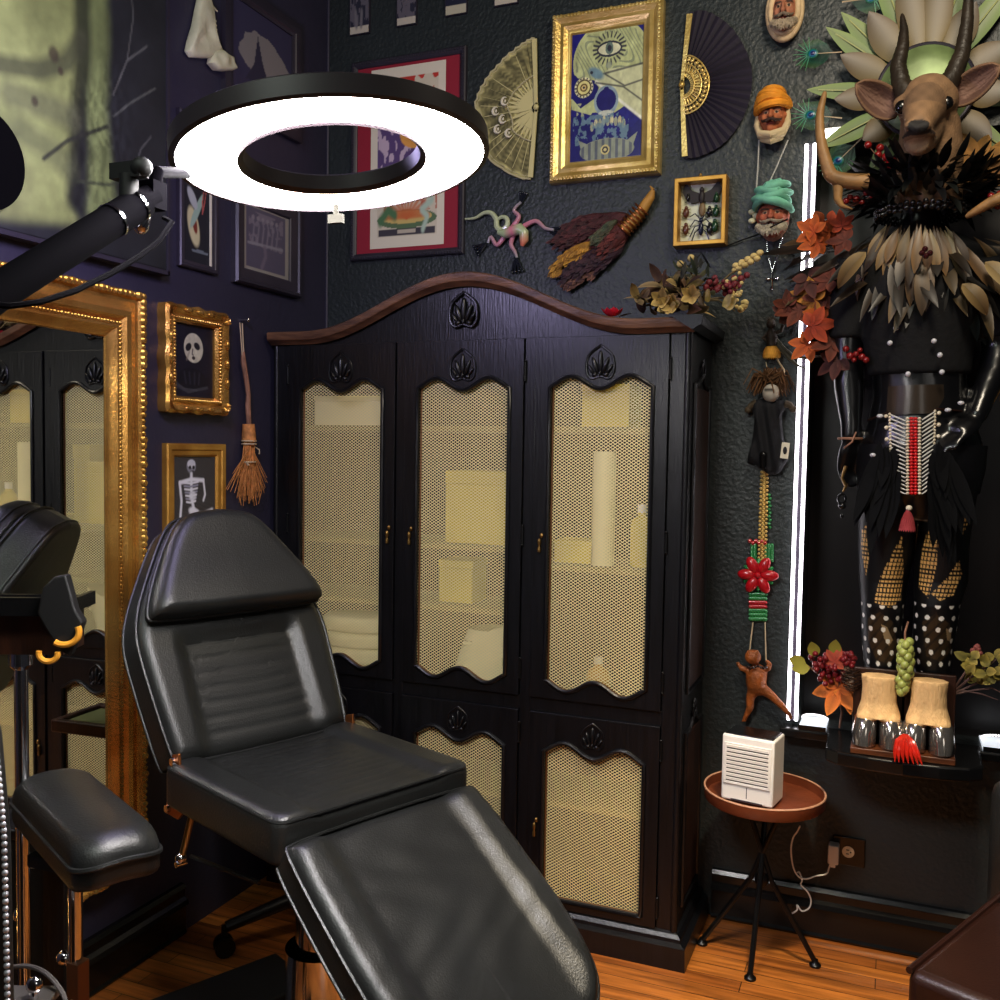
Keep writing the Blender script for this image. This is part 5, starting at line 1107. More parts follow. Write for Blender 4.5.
mb.build('petals', mat('red_silk', c(214, 30, 58), .6, var=.2, vscale=60), r)
mb = MB()
for s in (-1, 1): mb.leaf((s*.02, 0, .003), (s, -.2, .2), (0, 0, 1), .045, .018, n=6)
mb.build('leaf', mat('dull_leaf', c(70, 50, 40), .8), r)
# dark spiky nest ornament seen only in the mirror stays out: it has no place in direct view

# ================================================================== FIGURE IN THE ALCOVE
MYY = 3.0
FG = thing('mannequin', 'black life-size mannequin in black shirt, fishnets and polka dot leggings on the shelf', 'mannequin', (.045, MYY, SHZ))
q = lambda x, y, o=0.: PY(x, y, MYY+o)-FG.location
def loft(mb, secs, n=20, col=None):   # secs: (centre, rx, ry)
    k = len(secs); vs = []; cc = []
    for i, (ce, rx, ry) in enumerate(secs):
        for j in range(n): a = 2*pi*j/n; vs.append(Vector(ce)+Vector((rx*cos(a), ry*sin(a), 0)))
    fs = [(i*n+j, i*n+(j+1) % n, (i+1)*n+(j+1) % n, (i+1)*n+j) for i in range(k-1) for j in range(n)] + [tuple(range(n)), tuple((k-1)*n+j for j in range(n))]
    mb.add(vs, fs); return mb
pxm = 1/345.   # metres per photo pixel at the figure
def sec(xl, xr, y, dy, o=0.): a, b = q(xl, y, o), q(xr, y, o); return ((a+b)/2, (b.x-a.x)/2, dy)
TOR = [sec(872, 966, 520, .08, -.0), sec(861, 976, 492, .102), sec(858, 982, 468, .115), sec(861, 984, 445, .115), sec(868, 976, 420, .105), sec(873, 968, 398, .094), sec(872, 967, 376, .092), sec(868, 970, 350, .10), sec(864, 974, 322, .112), sec(860, 978, 295, .118), sec(856, 982, 270, .110), sec(862, 978, 250, .088), sec(884, 954, 236, .066), sec(899, 939, 226, .052), sec(902, 936, 200, .05)]
LEGL = [sec(862, 922, 480, .095), sec(860, 920, 510, .092), sec(860, 914, 545, .082), sec(861, 906, 580, .070), sec(863, 902, 604, .062, -.008), sec(863, 900, 625, .060), sec(864, 900, 645, .058, .012), sec(868, 896, 680, .044, .012), sec(872, 892, 712, .036, .01), sec(868, 895, 735, .04, .0)]
LEGR = [sec(918, 978, 480, .098), sec(918, 972, 510, .094), sec(917, 967, 545, .083), sec(916, 966, 580, .070), sec(916, 958, 604, .062, -.008), sec(915, 955, 625, .060), sec(914, 951, 645, .058, .012), sec(917, 947, 680, .044, .012), sec(921, 943, 712, .036, .01), sec(918, 946, 735, .04, .0)]
mb = MB(); loft(mb, TOR); loft(mb, LEGL); loft(mb, LEGR)
for x in (881, 932): a = q(x, 738); mb.ell((a.x, .045, .035), (.040, .085, .033), 14, 10)
ARML = [q(858, 262), q(849, 300), q(847, 350), q(849, 390, -.01), q(851, 425, -.03), q(850, 440, -.035)]
mb.tube(ARML, [.055, .049, .044, .042, .030, .026], 14)
ARMR = [q(982, 262), q(992, 300), q(999, 345, .02), q(994, 372, .0), q(983, 398, -.03), q(976, 418, -.06)]
mb.tube(ARMR, [.055, .049, .044, .042, .032, .027], 14)
# hands: palm with five separate fingers
def hand(mb, w, d, side, nrm, curl):
    d = Vector(d).normalized(); nrm = Vector(nrm).normalized(); s = d.cross(nrm).normalized()*side
    mb.tube([w, w+d*.03, w+d*.075], [.024, .036, .036], 12, flat=.6)
    for k, (o, L) in enumerate(((-.027, .066), (-.009, .076), (.009, .072), (.026, .056))):
        b = w+d*.075+s*o; mb.tube([b-d*.015, b+d*L*.45+nrm*curl*.012, b+d*L*.8+nrm*curl*.03, b+d*L+nrm*curl*.045], [.010, .0095, .0085, .006], 8)
    b = w+d*.025-s*.03; mb.tube([w+d*.02-s*.015, b+d*.012-s*.012, b+d*.04-s*.018+nrm*.012, b+d*.06-s*.014+nrm*.02], [.012, .0115, .010, .007], 8)
hand(mb, ARML[-1], (q(846, 475)-ARML[-1]), 1, (.4, -.6, 0), .9)
hand(mb, ARMR[-1], Vector((-.6, -.5, -.55)), -1, (-.3, -.5, .5), -.4)
o = mb.build('body', mat('mannequin_black', c(13, 13, 15), .28, spec=.6, coat=.2), FG); remesh(o, .008, 5)
# shirt: a shell of the torso with short sleeves
def grow(S, g): return [(ce, rx+g, ry+g) for ce, rx, ry in S]
shirt = mat('black_shirt_cloth', c(10, 10, 13), .85, bump=.25, bscale=60)
mb = MB(); loft(mb, grow(TOR[6:13], .012), 24); mb.tube([ARML[0], ARML[1], ARML[2]+Vector((0, 0, .03))], [.066, .062, .058], 14); mb.tube([ARMR[0], ARMR[1], ARMR[2]+Vector((0, 0, .03))], [.066, .062, .058], 14); o = mb.build('shirt', shirt, FG); remesh(o, .009, 4)
mb = MB()
for (x, y) in ((896, 328), (890, 343), (934, 341), (940, 355), (942, 372), (908, 374)): mb.ell(q(x, y, -.128), (.0075, .006, .0075), 8, 6)
for (x, y, o_) in ((880, 416, -.12), (873, 455, -.13), (961, 403, -.11), (948, 410, -.12)): mb.ell(q(x, y, o_), (.009, .006, .006), 8, 6)
mb.build('pearl_stud', mat('pearl', c(200, 200, 205), .25), FG)
# skirt yoke leaves a strip of bare midriff
mb = MB(); loft(mb, grow(TOR[1:4], .010), 24); mb.build('skirt_yoke', mat('black_satin', c(15, 15, 18), .4), FG)
mb = MB(); P = [q(x, y, -.10) for x, y in ((888, 386), (944, 384), (945, 413), (886, 415))]
mb.grid(16, 8, lambda u, v: (P[0].lerp(P[1], u)).lerp(P[3].lerp(P[2], u), v)+Vector((0, .03*(2*u-1)**2-.012, 0))); mb.build('bare_midriff', mat('bronze_skin', c(58, 48, 38), .3, coat=.3, var=.2, vscale=9), FG)
# fishnet and dotted leggings: coloured shells on the legs
NET = [[(874, 516), (862, 530), (861, 550), (866, 576), (870, 550)], [(902, 535), (892, 554), (880, 578), (874, 602), (890, 608), (901, 600), (903.5, 569)], [(935, 523), (926, 535), (920, 559), (919, 588), (928, 598), (936, 569), (938.5, 540)], [(959, 559), (947, 578), (931, 594), (940, 601), (954, 595), (962, 574)], [(959, 487), (959, 511), (963, 535), (971, 516), (970, 492)]]
SHEER = [[(868, 618), (880, 612), (893, 622), (898, 650), (890, 664), (876, 660), (868, 640)], [(922, 622), (936, 614), (950, 624), (952, 650), (940, 662), (926, 656)]]
SLIT = [[(881, 624), (887, 627), (893, 640), (889, 646), (884, 638)], [(946, 628), (951, 632), (951, 642), (947, 640)]]
def legcol(side):
    def f(u, v, P):
        bk = c(12, 12, 14)
        if sin(2*pi*u) > .25: return bk
        x, y = proj(P+FG.location)
        for Q in NET:
            if inpoly(x, y, Q): return c(18, 14, 12) if (((u*42+v*8) % 1) < .32 or ((v*54) % 1) < .32) else c(222, 178, 108)
        if v > .52:
            a, b = u*10, (v-.50)*20; j = math.floor(b); a += .5*(j % 2)+.2*sin(j*2.1); da = a-math.floor(a)-.5; db = b-j-.5
            if da*da*1.5+db*db*1.1 < .05 and y < 672: return c(228, 224, 214)
            if any(inpoly(x, y, Q) for Q in SLIT): return c(150, 128, 96)
            if any(inpoly(x, y, Q) for Q in SHEER): return c(58, 43, 26) if (int(u*50+v*70) % 4) else c(30, 24, 18)
        return bk
    return f
def shell(name, S, side, g):
    # resample sections densely for the colour grid
    mb = MB(); n, k = 210, 270; D = []
    for i in range(k+1):
        t = i/k*(len(S)-1); a = min(len(S)-2, int(t)); f_ = t-a; D.append((S[a][0].lerp(S[a+1][0], f_), S[a][1]*(1-f_)+S[a+1][1]*f_+g, S[a][2]*(1-f_)+S[a+1][2]*f_+g))
    z0, z1 = D[0][0].z, D[-1][0].z
    fn = lambda u, v: D[round(v*k)][0]+Vector((D[round(v*k)][1]*cos(2*pi*u), D[round(v*k)][2]*sin(2*pi*u), 0))
    cf = legcol(side); mb.grid(n, k, fn, lambda u, v: cf(u, (D[round(v*k)][0].z-z0)/(z1-z0), fn(u, v)), wrap=True); return mb.build(name, sheen, FG)
shell('legging', LEGL[:9], 1, .006); shell('legging', LEGR[:9], -1, .006)
# black feather apron panels hanging from the breastplate sides
mb = MB()
for k in range(46):
    s = random.choice((-1, 1)); x = 914+s*random.uniform(16, 40); y = random.uniform(440, 490); mb.leaf(q(x, y, -.13), (s*random.uniform(.0, .35), -.1, -1), (s*.3, -1, 0), random.uniform(.10, .22), .035, curl=random.uniform(-.3, .3), n=7)
mb.build('black_feather_apron', mat('black_feather', c(4, 4, 6), .8, var=.3, vscale=40, spec=.2), FG)
mb = MB(); a = ARML[-1]; mb.tube([a+Vector((.032*cos(t), .026*sin(t), .004)) for t in [2*pi*k/20 for k in range(20)]], .004, 6, closed=True); mb.tube([q(856, 432, -.06), q(852, 442, -.07), q(844, 448, -.06)], .003, 5); mb.build('wrist_cord', twig, FG)
r = thing('hand_charm', 'small gold and black beaded charm dangling from hand of the black mannequin', 'charm', PY(843, 487, 2.95)); z = lambda x, y: PY(x, y, 2.95)-r.location
mb = MB(); mb.tube([z(846, 466), z(842, 478), z(846, 486), z(843, 492)], [.006, .004, .005, .003], 7); mb.build('gold_hook', brass, r)
mb = MB(); mb.tube([z(842, 492)+Vector((.011*cos(t), 0, .014*sin(t)-.02)) for t in [2*pi*k/14 for k in range(14)]], .0035, 6, closed=True); mb.ell(z(842, 506), (.012, .010, .010), 8, 6); mb.ell(z(842, 516), (.005, .005, .007), 8, 6); mb.build('dark_bead', blackg, r)

# bone-bead breastplate
r = thing('bone_breastplate', 'white bone tube breastplate with red centre beads worn over the mannequin hips', 'breastplate', PY(914, 455, MYY-.14)); z = lambda x, y, o=0.: PY(x, y, MYY-.14+o)-r.location
mb = MB(); rd_, wb, bt = mat('red_glass_bead', c(200, 26, 30), .25), mat('white_bead', c(226, 214, 190), .35), mat('bone_tube', c(214, 212, 206), .3)
rows = 19
for side in (0, 1):
    mb = MB()
    for i in range(rows):
        t = i/(rows-1); (xa, ya, xb, yb) = ((889+2*t, 414+74*t, 905.5, 421+73*t), (922, 420+74*t, 936-2*t, 411+74*t))[side]
        P_ = [z(xa, ya, .025 if side == 0 else 0), z((xa+xb)/2, (ya+yb)/2, .006), z(xb, yb, 0 if side == 0 else .025)]; mb.tube(P_, [.0018, .0024, .0018], 6)
    mb.build('bone_tube_column', bt, r)
mb = MB()
for i in range(24):
    for x in (911.5, 915.5): mb.ell(z(x, 418.5+3.25*i, -.002), (.006, .005, .0045), 8, 6)
mb.build('red_bead_column', rd_, r)
mb = MB()
for i in range(24):
    for x in (907.5, 919.5): mb.ell(z(x, 418.5+3.25*i, -.001), (.005, .005, .004), 8, 6)
    t = i/23
    for (x, y) in ((889.5+2*t, 414+74*t), (935-2*t, 411+74*t)): mb.ell(z(x, y, .022), (.0042, .0042, .004), 7, 5)
for k in range(7):
    t = k/6
    for (x, y) in ((886+2*t, 416+70*t), (939-2*t, 413+70*t)): mb.ell(z(x, y, .026), (.006, .005, .006), 8, 6)
mb.build('white_beads', wb, r)
mb = MB(); mb.tube([z(889, 412, .02), z(879, 416, .03), z(868, 420, .07)], .003, 5); mb.build('leather_tie', leather_b, r); mb = MB(); mb.tube([z(936, 409, .02), z(950, 410, .04), z(966, 412, .09)], .003, 5); mb.build('leather_tie', leather_b, r)
mb = MB(); mb.ell(z(909, 508), (.009, .008, .008), 8, 6); mb.build('tassel_bead', wb, r)
mb = MB(); p0 = z(908, 510)
for k in range(22): a = 2*pi*k/22; mb.leaf(p0+Vector((cos(a)*.004, sin(a)*.004, 0)), (cos(a)*.32, sin(a)*.25, -1), (cos(a), sin(a), 0), .062, .018, n=6)
mb.build('pink_tassel', mat('rose_suede', c(170, 66, 70), .8), r)

# ------------------------------------------------------------------ leaf sunburst crown
r = thing('leaf_sunburst', 'large radiating sunburst of green and brown painted metal leaves behind the antelope head', 'wall ornament', PY(922, 92, 3.055)); z = lambda x, y, o=0.: PY(x, y, 3.055+o)-r.location
mb = MB(); ce = z(925, 90, -.035); rr = .128
mb.lathe([(0, .022), (rr*.6, .018), (rr*.95, .006), (rr, 0), (rr*.97, -.006), (0, -.004)], 40, Matrix.Translation(ce) @ Matrix.Rotation(pi/2, 4, 'X')); mb.build('centre_dish', mat('verdigris', c(120, 140, 92), .4, .2, var=.25, vscale=14), r)
mb = MB(); mb.tube([ce+Vector((rr*cos(a), 0, rr*sin(a))) for a in [2*pi*k/40 for k in range(40)]], .006, 8, closed=True); mb.build('dish_rim', greym, r)
mb = MB(); mb.bb(ce.x-.05, ce.x+.05, 0, .03, ce.z-.25, ce.z+.06); mb.build('mounting_bracket', blackm, r, smooth=False)
G0, G1, B0, B1 = c(104, 132, 80), c(140, 158, 98), c(112, 92, 8), c(72, 50, 24)
for (x, y, w_) in ((820, 24, 34), (800, 90, 30), (812, 151, 34), (836, 8, 34), (866, -70, 36), (902, -110, 32), (940, -110, 32), (985, -90, 36), (1030, -40, 36), (1050, 30, 34), (1046, 96, 34), (1020, 160, 34), (992, 158, 32), (865, 180, 32), (938, -60, 24)):
    t = z(x, y, -.0); d = t-ce; L = d.length*.92; u = d.normalized(); mb = MB(); b = ce+u*rr*.5+Vector((0, .012, 0)); mb.leaf(b, u, (0, -1, 0), L-rr*.45, w_/560., curl=.12, n=14, c0=G0, c1=G1, pk=.5, fold=-.22); mb.tube([b+Vector((0, -.004, 0)), b+u*(L-rr*.5)*.9+Vector((0, -.012, 0))], .0022, 5, cols=[c(170, 176, 120)]*2); mb.build('green_leaf', sheen, r)
for (x, y, w_) in ((842, 57, 40), (870, 15, 46), (905, -30, 44), (943, -30, 44), (975, 5, 46), (1010, 45, 46), (1008, 92, 44), (990, 140, 44), (864, 140, 40), (836, 100, 38)):
    t = z(x, y, -.02); d = t-ce; L = d.length*1.02; u = d.normalized(); mb = MB(); mb.leaf(ce+u*rr*.72+Vector((0, .004, 0)), u, (0, -1, 0), L-rr*.72, w_/520., curl=.2, n=12, c0=B0, c1=B1, pk=.5, fold=-.18); mb.build('brown_leaf', sheen, r)

# ------------------------------------------------------------------ antelope head
HY = 2.86
r = thing('antelope_head', 'brown mounted antelope head with tall dark horns set on the mannequin neck', 'taxidermy', PY(925, 110, HY)); z = lambda x, y, o=0.: PY(x, y, HY+o)-r.location
mb = MB()
mb.tube([z(928, 205, .10), z(929, 180, .09), z(930, 150, .06), z(930, 120, .05)], [.088, .088, .084, .075], 20)          # neck
mb.ell(z(928, 104, .03), (.078, .095, .075), 20, 14); mb.ell(z(928, 98, .0), (.070, .06, .045), 16, 12)        # skull, brow
for (x, y) in ((903, 105), (946, 102)): mb.ell(z(x, y, -.012), (.028, .03, .026), 12, 10)                              # eye sockets
mb.tube([z(926, 102, .0), z(923, 112, -.075), z(920, 122, -.14), z(918.5, 128, -.175)], [.066, .050, .039, .029], 20)
mb.tube([z(925, 126, 0), z(921, 138, -.08), z(919, 141, -.135), z(918.5, 142, -.155)], [.054, .044, .037, .026], 16)  # jaw
for (x, y) in ((909.5, 126), (926, 126)): mb.ell(z(x, y, -.185), (.016, .018, .014), 10, 8)
mb.ell(z(918, 129, -.188), (.019, .018, .015), 10, 8); mb.ell(z(919, 136, -.155), (.042, .032, .015), 14, 10)
o = mb.build('head', vmat('antelope_hide', .75, bump=.3, bscale=180), r); remesh(o, .006, 6)
nz_ = z(918, 127, -.185); mo = z(918.5, 136.5, -.16)
def ac(co, no):
    base = c(142, 112, 82); tl = c(176, 150, 118); n = .82+.3*math.sin(co.x*160)*math.sin(co.z*130)*.4
    k = base
    if co.z < mo.z-.008 and co.y < -.03: k = tl
    if co.y < -.06 and co.z > z(918, 118).z: k = c(122, 96, 72)
    dx, dz = co.x-nz_.x, co.z-nz_.z
    if co.y < -.12 and (dx/.025)**2+((dz)/.017)**2 < 1: return c(30, 28, 28)
    if co.y < -.10 and abs(co.z-mo.z-.004*abs(dx)/.03) < .0045 and abs(dx) < .045: return c(46, 34, 28)
    if co.y < -.1 and mo.z < co.z < nz_.z-.01 and abs(dx) > .012: k = c(170, 148, 118)
    return tuple(x*n for x in k)
vcol(o, ac)
for (x, y) in ((902, 107), (946, 103)):
    mb = MB(); mb.ell(z(x, y, -.047), (.0185, .014, .0180), 14, 10); mb.build('glass_eye', blackg, r)
mb = MB()
for (x, y) in ((913, 106), (926, 105)): mb.ell(z(x, y, -.072), (.008, .006, .004), 8, 6)
mb.build('pale_face_mark', bone, r)
hide = vmat('antelope_ear', .8, bump=.3, bscale=160)
for (cx, cy, bx, by, sx) in ((879, 100, 899, 112, -1), (969, 88, 950, 100, 1)):
    a, t_ = z(bx, by, .03), z(cx, cy, .0); d = t_-a; L = .138; W = .092; up = Vector((-d.z, 0, d.x)).normalized()*1; mb = MB(); u_ = d.normalized(); tip = u_; sd = Vector((u_.z, 0, -u_.x))
    c1_ = a+u_*(L*.5)
    mb.grid(20, 10, lambda u, v: a+u_*(L*v)+sd*((2*u-1)*W/2*sin(pi*min(1, v**.85*.95+.05))**.55)+Vector((0, .030*(1-(2*u-1)**2)*sin(pi*v)-.02*v, 0)), lambda u, v: c(120, 92, 70) if abs(2*u-1) > .8 or v > .94 else (c(128, 100, 88) if (abs(2*u-1) < .5 and int(u*20+v*5) % 4 and v > .2) else c(96, 70, 60)))
    e = mb.build('ear', hide, r); k = e.modifiers.new('s', 'SOLIDIFY'); k.thickness = .006; k.offset = 1
for P in (((908, 98), (901, 84), (898, 66), (903, 46), (904, 30), (902, 14)), ((942, 92), (953, 76), (962, 54), (967, 24), (969, -10), (966, -60))):
    mb = MB(); N_ = [z(x, y, .0+.012*i) for i, (x, y) in enumerate(P)]; S = []; R_ = []
    for i in range(len(N_)-1):
        for j in range(6): S.append(N_[i].lerp(N_[i+1], j/6)); t = (i*6+j)/30; R_.append((.0245*(1-t)**.75+.004)*(1+.05*(j % 2)))
    S.append(N_[-1]); R_.append(.003); mb.tube(S, R_, 12); mb.build('horn', mat('dark_horn', c(44, 36, 27), .45, bump=.3, bscale=60, var=.3, vscale=20), r)

# ------------------------------------------------------------------ feather cape with bead collar
r = thing('feather_cape', 'black and brown feather shoulder cape with black bead choker around the antelope neck', 'cape', PY(925, 215, MYY)); z = lambda x, y, o=0.: PY(x, y, MYY+o)-r.location
def feathers(name, n, xs, ys, os, spread, L, W, pal, droop, curl, m=sheen):
    mb = MB()
    for k in range(n):
        t = (k+random.random())/n*2-1; a = t*spread; x = (xs[0]+xs[1])/2+(xs[1]-xs[0])/2*t; p = z(x, random.uniform(*ys), os+.10*abs(t)+random.uniform(-.02, .02))
        cc = random.choice(pal); cd_ = random.choice(pal)
        mb.leaf(p, (sin(a)+random.uniform(-.15, .15), -.55*cos(a)+random.uniform(-.2, .2), -droop*cos(a)-.15+random.uniform(-.2, .2)), (sin(a)*.3, -1, .6), random.uniform(*L), random.uniform(*W), curl=curl*random.uniform(.5, 1.3), n=9, c0=cc, c1=cd_, pk=.6, fold=.22, side=random.uniform(-.25, .25))
    mb.build(name, m, r)
BKF = [c(15, 16, 18), c(22, 24, 22), c(30, 34, 30)]; BRF = [c(70, 52, 32), c(104, 78, 48), c(46, 34, 24), c(30, 25, 20), c(128, 104, 70)]
feathers('lower_black_feathers', 80, (845, 992), (268, 290), -.05, 1.1, (.10, .20), (.022, .038), [c(18, 20, 20), c(26, 32, 28), c(40, 40, 30)], 1., -.5)
feathers('side_feathers', 60, (838, 1000), (236, 268), -.04, 1.55, (.15, .27), (.024, .04), [c(38, 30, 22), c(26, 22, 18), c(62, 48, 32), c(88, 72, 46)], .35, -.6)
feathers('brown_feathers', 62, (868, 976), (232, 262), -.10, 1.05, (.14, .22), (.026, .042), BRF, 1., -.7)
mb = MB()
for k in range(22):
    t = k/21*2-1+random.uniform(-.05, .05); p = z(920+32*t, 226+random.uniform(-3, 5), -.12+.05*abs(t)+random.uniform(-.02, .01)); mb.leaf(p, (.55*t+random.uniform(-.12, .12), -.35, -1), (0, -1, .3), random.uniform(.10, .165), .028, curl=-.4, n=9, c0=random.choice((c(170, 150, 108), c(120, 92, 56), c(90, 66, 40))), c1=random.choice((c(84, 56, 28), c(130, 98, 56), c(50, 36, 24))), pk=.6, fold=.25)
mb.build('cream_tipped_feathers', sheen, r)
mb = MB()
for (x, y, s) in ((866, 252, 1), (985, 262, -1), (962, 284, -1)):
    mb = MB(); mb.leaf(z(x, y, -.13), (-.6*s, -.5, -.6), (0, -1, .4), random.uniform(.10, .14), .046, curl=random.uniform(-1.4, -.7), n=9, c0=c(150, 128, 86), c1=random.choice((c(100, 76, 46), c(176, 156, 116))), fold=.4); mb.build('curled_pale_feather', sheen, r)
mb = MB()
for k in range(260):
    a = 2*pi*k/130; rx = .115; p = z(925, 0, 0)*0+Vector((z(924, 200).x+rx*cos(a), -.05+.10*sin(a), z(924, random.uniform(176, 210)).z)); mb.leaf(p, (cos(a)*1., sin(a)*.9-.1, random.uniform(-.6, .9)), (cos(a), sin(a), 1), random.uniform(.05, .13), .022, curl=random.uniform(-.8, .8), n=7, c0=BKF[0], c1=random.choice(BKF))
mb.build('black_feather_ruff', sheen, r)
mb = MB()
for row in range(2):
    for k in range(46): a = 2*pi*k/46; mb.ell(Vector((z(921, 0+219).x+.118*cos(a), -.06+.105*sin(a), z(921, 216+5*row).z+.003*sin(k*2))), .0078, 9, 7)
mb.build('black_bead_choker', mat('jet_bead', c(16, 16, 18), .08, coat=.5), r)
mb = MB()
for (x, y) in ((922, 253), (926, 256), (930, 253), (925, 249)): mb.ell(z(x, y, -.19), .008, 8, 6)
mb.build('red_black_beads', mat('garnet_bead', c(60, 22, 24), .15), r)

# ------------------------------------------------------------------ antlers, peacock eyes, autumn leaves, berries
antm = mat('antler', c(142, 108, 66), .55, bump=.2, bscale=70, var=.3, vscale=18)
def antler(lab, P, tines, Y):
    r = thing('deer_antler', lab, 'antler', PY(*P[0], Y), 0, 'antlers beside the antelope head'); zz = lambda x, y, o=0.: PY(x, y, Y+o)-r.location
    mb = MB(); n = len(P); mb.tube(curve([zz(x, y, -.02*sin(pi*i/(n-1))) for i, (x, y) in enumerate(P)], 5), lambda t: .018*(1-t)**.6+.005, 10); mb.build('beam', antm, r)
    for T_ in tines: mb = MB(); mb.tube([zz(x, y, -.03*i) for i, (x, y) in enumerate(T_)], lambda t: .014*(1-t)+.002, 9); mb.build('tine', antm, r)
antler('curved brown antler rising left of the antelope head in front of the led strip', [(868, 182), (848, 181), (832, 176), (826, 162), (821, 140), (820, 115), (825, 92)], [[(838, 180), (838, 200), (842, 206), (852, 209)], [(827, 166), (827, 178)]], 2.86)
antler('brown antler pointing left at right edge beside the feather cape', [(1030, 178), (1008, 195), (990, 203), (966, 217)], [[(1000, 199), (992, 196)]], 2.84)
pk = vmat('peacock_surface', .35, coat=.3)
def peacock(lab, ex_, ey_, bx, by, Y=3.06):
    r = thing('peacock_feather', lab, 'feather', PY(bx, by, Y), 0, 'peacock feathers around the leaf sunburst'); zz = lambda x, y, o=0.: PY(x, y, Y+o)-r.location
    e, b = zz(ex_, ey_), zz(bx, by); d = (e-b).normalized(); s = Vector((d.z, 0, -d.x)); L = (e-b).length
    mb = MB(); mb.tube([b, e], [.0022, .001], 5); mb.build('shaft', twine, r)
    mb = MB()
    for k in range(15):
        t = .3+.7*k/14; p = b.lerp(e, t)
        for q_ in (-1, 1): mb.tube([p, p+(s*q_*.8+d*.6)*.034*(1.1-.4*t), p+(s*q_+d*1.1)*.044*(1.1-.4*t)], [.0011, .0010, .0005], 4, cols=[c(20, 60, 46), c(28, 92, 72), c(80, 120, 60)])
    for k in range(9): a = -1.4+2.8*k/8; mb.tube([e, e+(d*cos(a)+s*sin(a))*.05], [.0018, .0007], 4, cols=[c(30, 130, 110), c(80, 150, 90)])
    mb.build('barbs', pk, r)
    mb = MB(); q_ = e-d*.008
    for (rr, yy, cl) in ((.016, -.002, c(24, 100, 76)), (.012, -.004, c(14, 100, 130)), (.007, -.006, c(14, 16, 90))): mb.col(cl); mb.ell(q_+Vector((0, yy, 0)), (rr, .002, rr*.9), 14, 6)
    mb.build('eye_spot', pk, r)
peacock('peacock feather pointing left below the topmost wall head', 810, 54, 842, 52); peacock('peacock feather with blue eye crossing top corner of the led strip', 808, 115, 842, 118, 3.03); peacock('peacock feather slanting down between the antler and the berries', 836, 163, 862, 138, 2.98); peacock('peacock feather showing dark barbs at the top above the leaf crown', 874, -2, 842, 2)
def maple(mb, p, nrm, up, S, c0, c1):
    nrm = Vector(nrm).normalized(); up = Vector(up); up = (up-nrm*up.dot(nrm)).normalized(); sd = up.cross(nrm)
    for k, L in ((0, 1.), (-1, .85), (1, .85), (-2, .6), (2, .6)): a = k*.95; mb.leaf(p, up*cos(a)+sd*sin(a), nrm, S*L, S*.46, curl=random.uniform(-.5, .3), n=7, c0=c0, c1=c1, fold=.2)
ORG = [(c(176, 74, 28), c(206, 110, 44)), (c(150, 52, 30), c(190, 80, 36)), (c(92, 44, 32), c(128, 62, 40)), (c(186, 120, 44), c(214, 154, 66)), (c(70, 34, 30), c(96, 50, 40))]
def bunch(name, lab, L, Y, S, pal, grp='autumn leaf sprays around the mannequin'):
    x0, y0 = L[0][:2]; r = thing(name, lab, 'leaves', PY(x0, y0, Y), 0, grp); mb = MB()
    for (x, y, s, i) in L:
        p = PY(x, y, Y+random.uniform(-.03, .03))-r.location; cc = pal[i]; maple(mb, p, (random.uniform(-.5, .5), -1, random.uniform(-.1, .6)), (random.uniform(-1, .4), 0, random.uniform(-1, .7)), S*s, *cc)
    mb.build('leaf_cluster', matte, r); mb = MB(); p = [PY(x, y, Y+.02)-r.location for (x, y, s, i) in L]
    for a in p[1:]: mb.tube([p[0], (p[0]+a)/2+Vector((0, .01, .01)), a], .0025, 5)
    mb.build('leaf_stem', twig, r); return r
bunch('autumn_leaf_spray', 'orange maple leaf spray beside the led strip at the mannequin shoulder', [(822, 224, 1, 0), (814, 232, .9, 0), (830, 222, .8, 1), (838, 232, .8, 0), (842, 226, .7, 1), (818, 243, .8, 0), (846, 240, .8, 2)], 2.95, .075, ORG)
bunch('autumn_leaf_spray', 'yellow and rust leaf spray over the led strip beside the mannequin sleeve', [(815, 300, 1, 3), (808, 278, .9, 4), (826, 318, 1, 0), (812, 326, .9, 1), (800, 310, .9, 2), (792, 314, .9, 4), (788, 306, .7, 2), (808, 344, .8, 0), (832, 342, .9, 2), (838, 360, .9, 4), (826, 296, .8, 2), (832, 280, .8, 2)], 2.97, .085, ORG)
bunch('autumn_leaf_spray', 'tan oak leaf spray behind the antelope neck at right edge', [(978, 158, 1, 3), (990, 164, 1, 3), (968, 150, .8, 2), (1002, 160, 1, 3), (985, 172, .9, 2), (1010, 170, 1, 2)], 2.98, .085, [None, None, (c(110, 72, 34), c(150, 104, 48)), (c(150, 104, 48), c(178, 132, 66))])
bunch('autumn_leaf_spray', 'small yellow leaves behind the bent arm at right edge of the photo', [(1000, 372, 1, 3), (1006, 350, 1, 3), (998, 358, .8, 3), (1008, 385, .9, 3)], 3.04, .07, ORG)
def berries(lab, L, Y, m, rr=.009):
    r = thing('berry_sprig', lab, 'berries', PY(*L[0], Y), 0, 'berry sprigs on the mannequin'); mb = MB(); st = MB(); p0 = Vector((0, .03, -.02))
    for (x, y) in L: p = PY(x, y, Y)-r.location; mb.ell(p, rr*random.uniform(.8, 1.2), 10, 8); st.tube([p0, p], .0014, 4)
    mb.build('berries', m, r); st.build('stem', twig, r)
bry = mat('red_berry', c(130, 24, 24), .2, coat=.5)
berries('dark red berry sprig on a pale leaf between antler and antelope neck', [(886, 157), (880, 148), (878, 155), (868, 145), (893, 161), (889, 165)], 2.93, bry, .011)
berries('dark red berry sprig beneath the antler over the left feathers', [(850, 197), (856, 199), (866, 193), (862, 202), (872, 196), (846, 201)], 2.88, bry)
berries('red and amber berry sprig beside the left elbow of the mannequin', [(846, 349), (850, 356), (856, 354), (862, 357), (854, 360), (860, 350), (866, 360)], 2.93, bry)
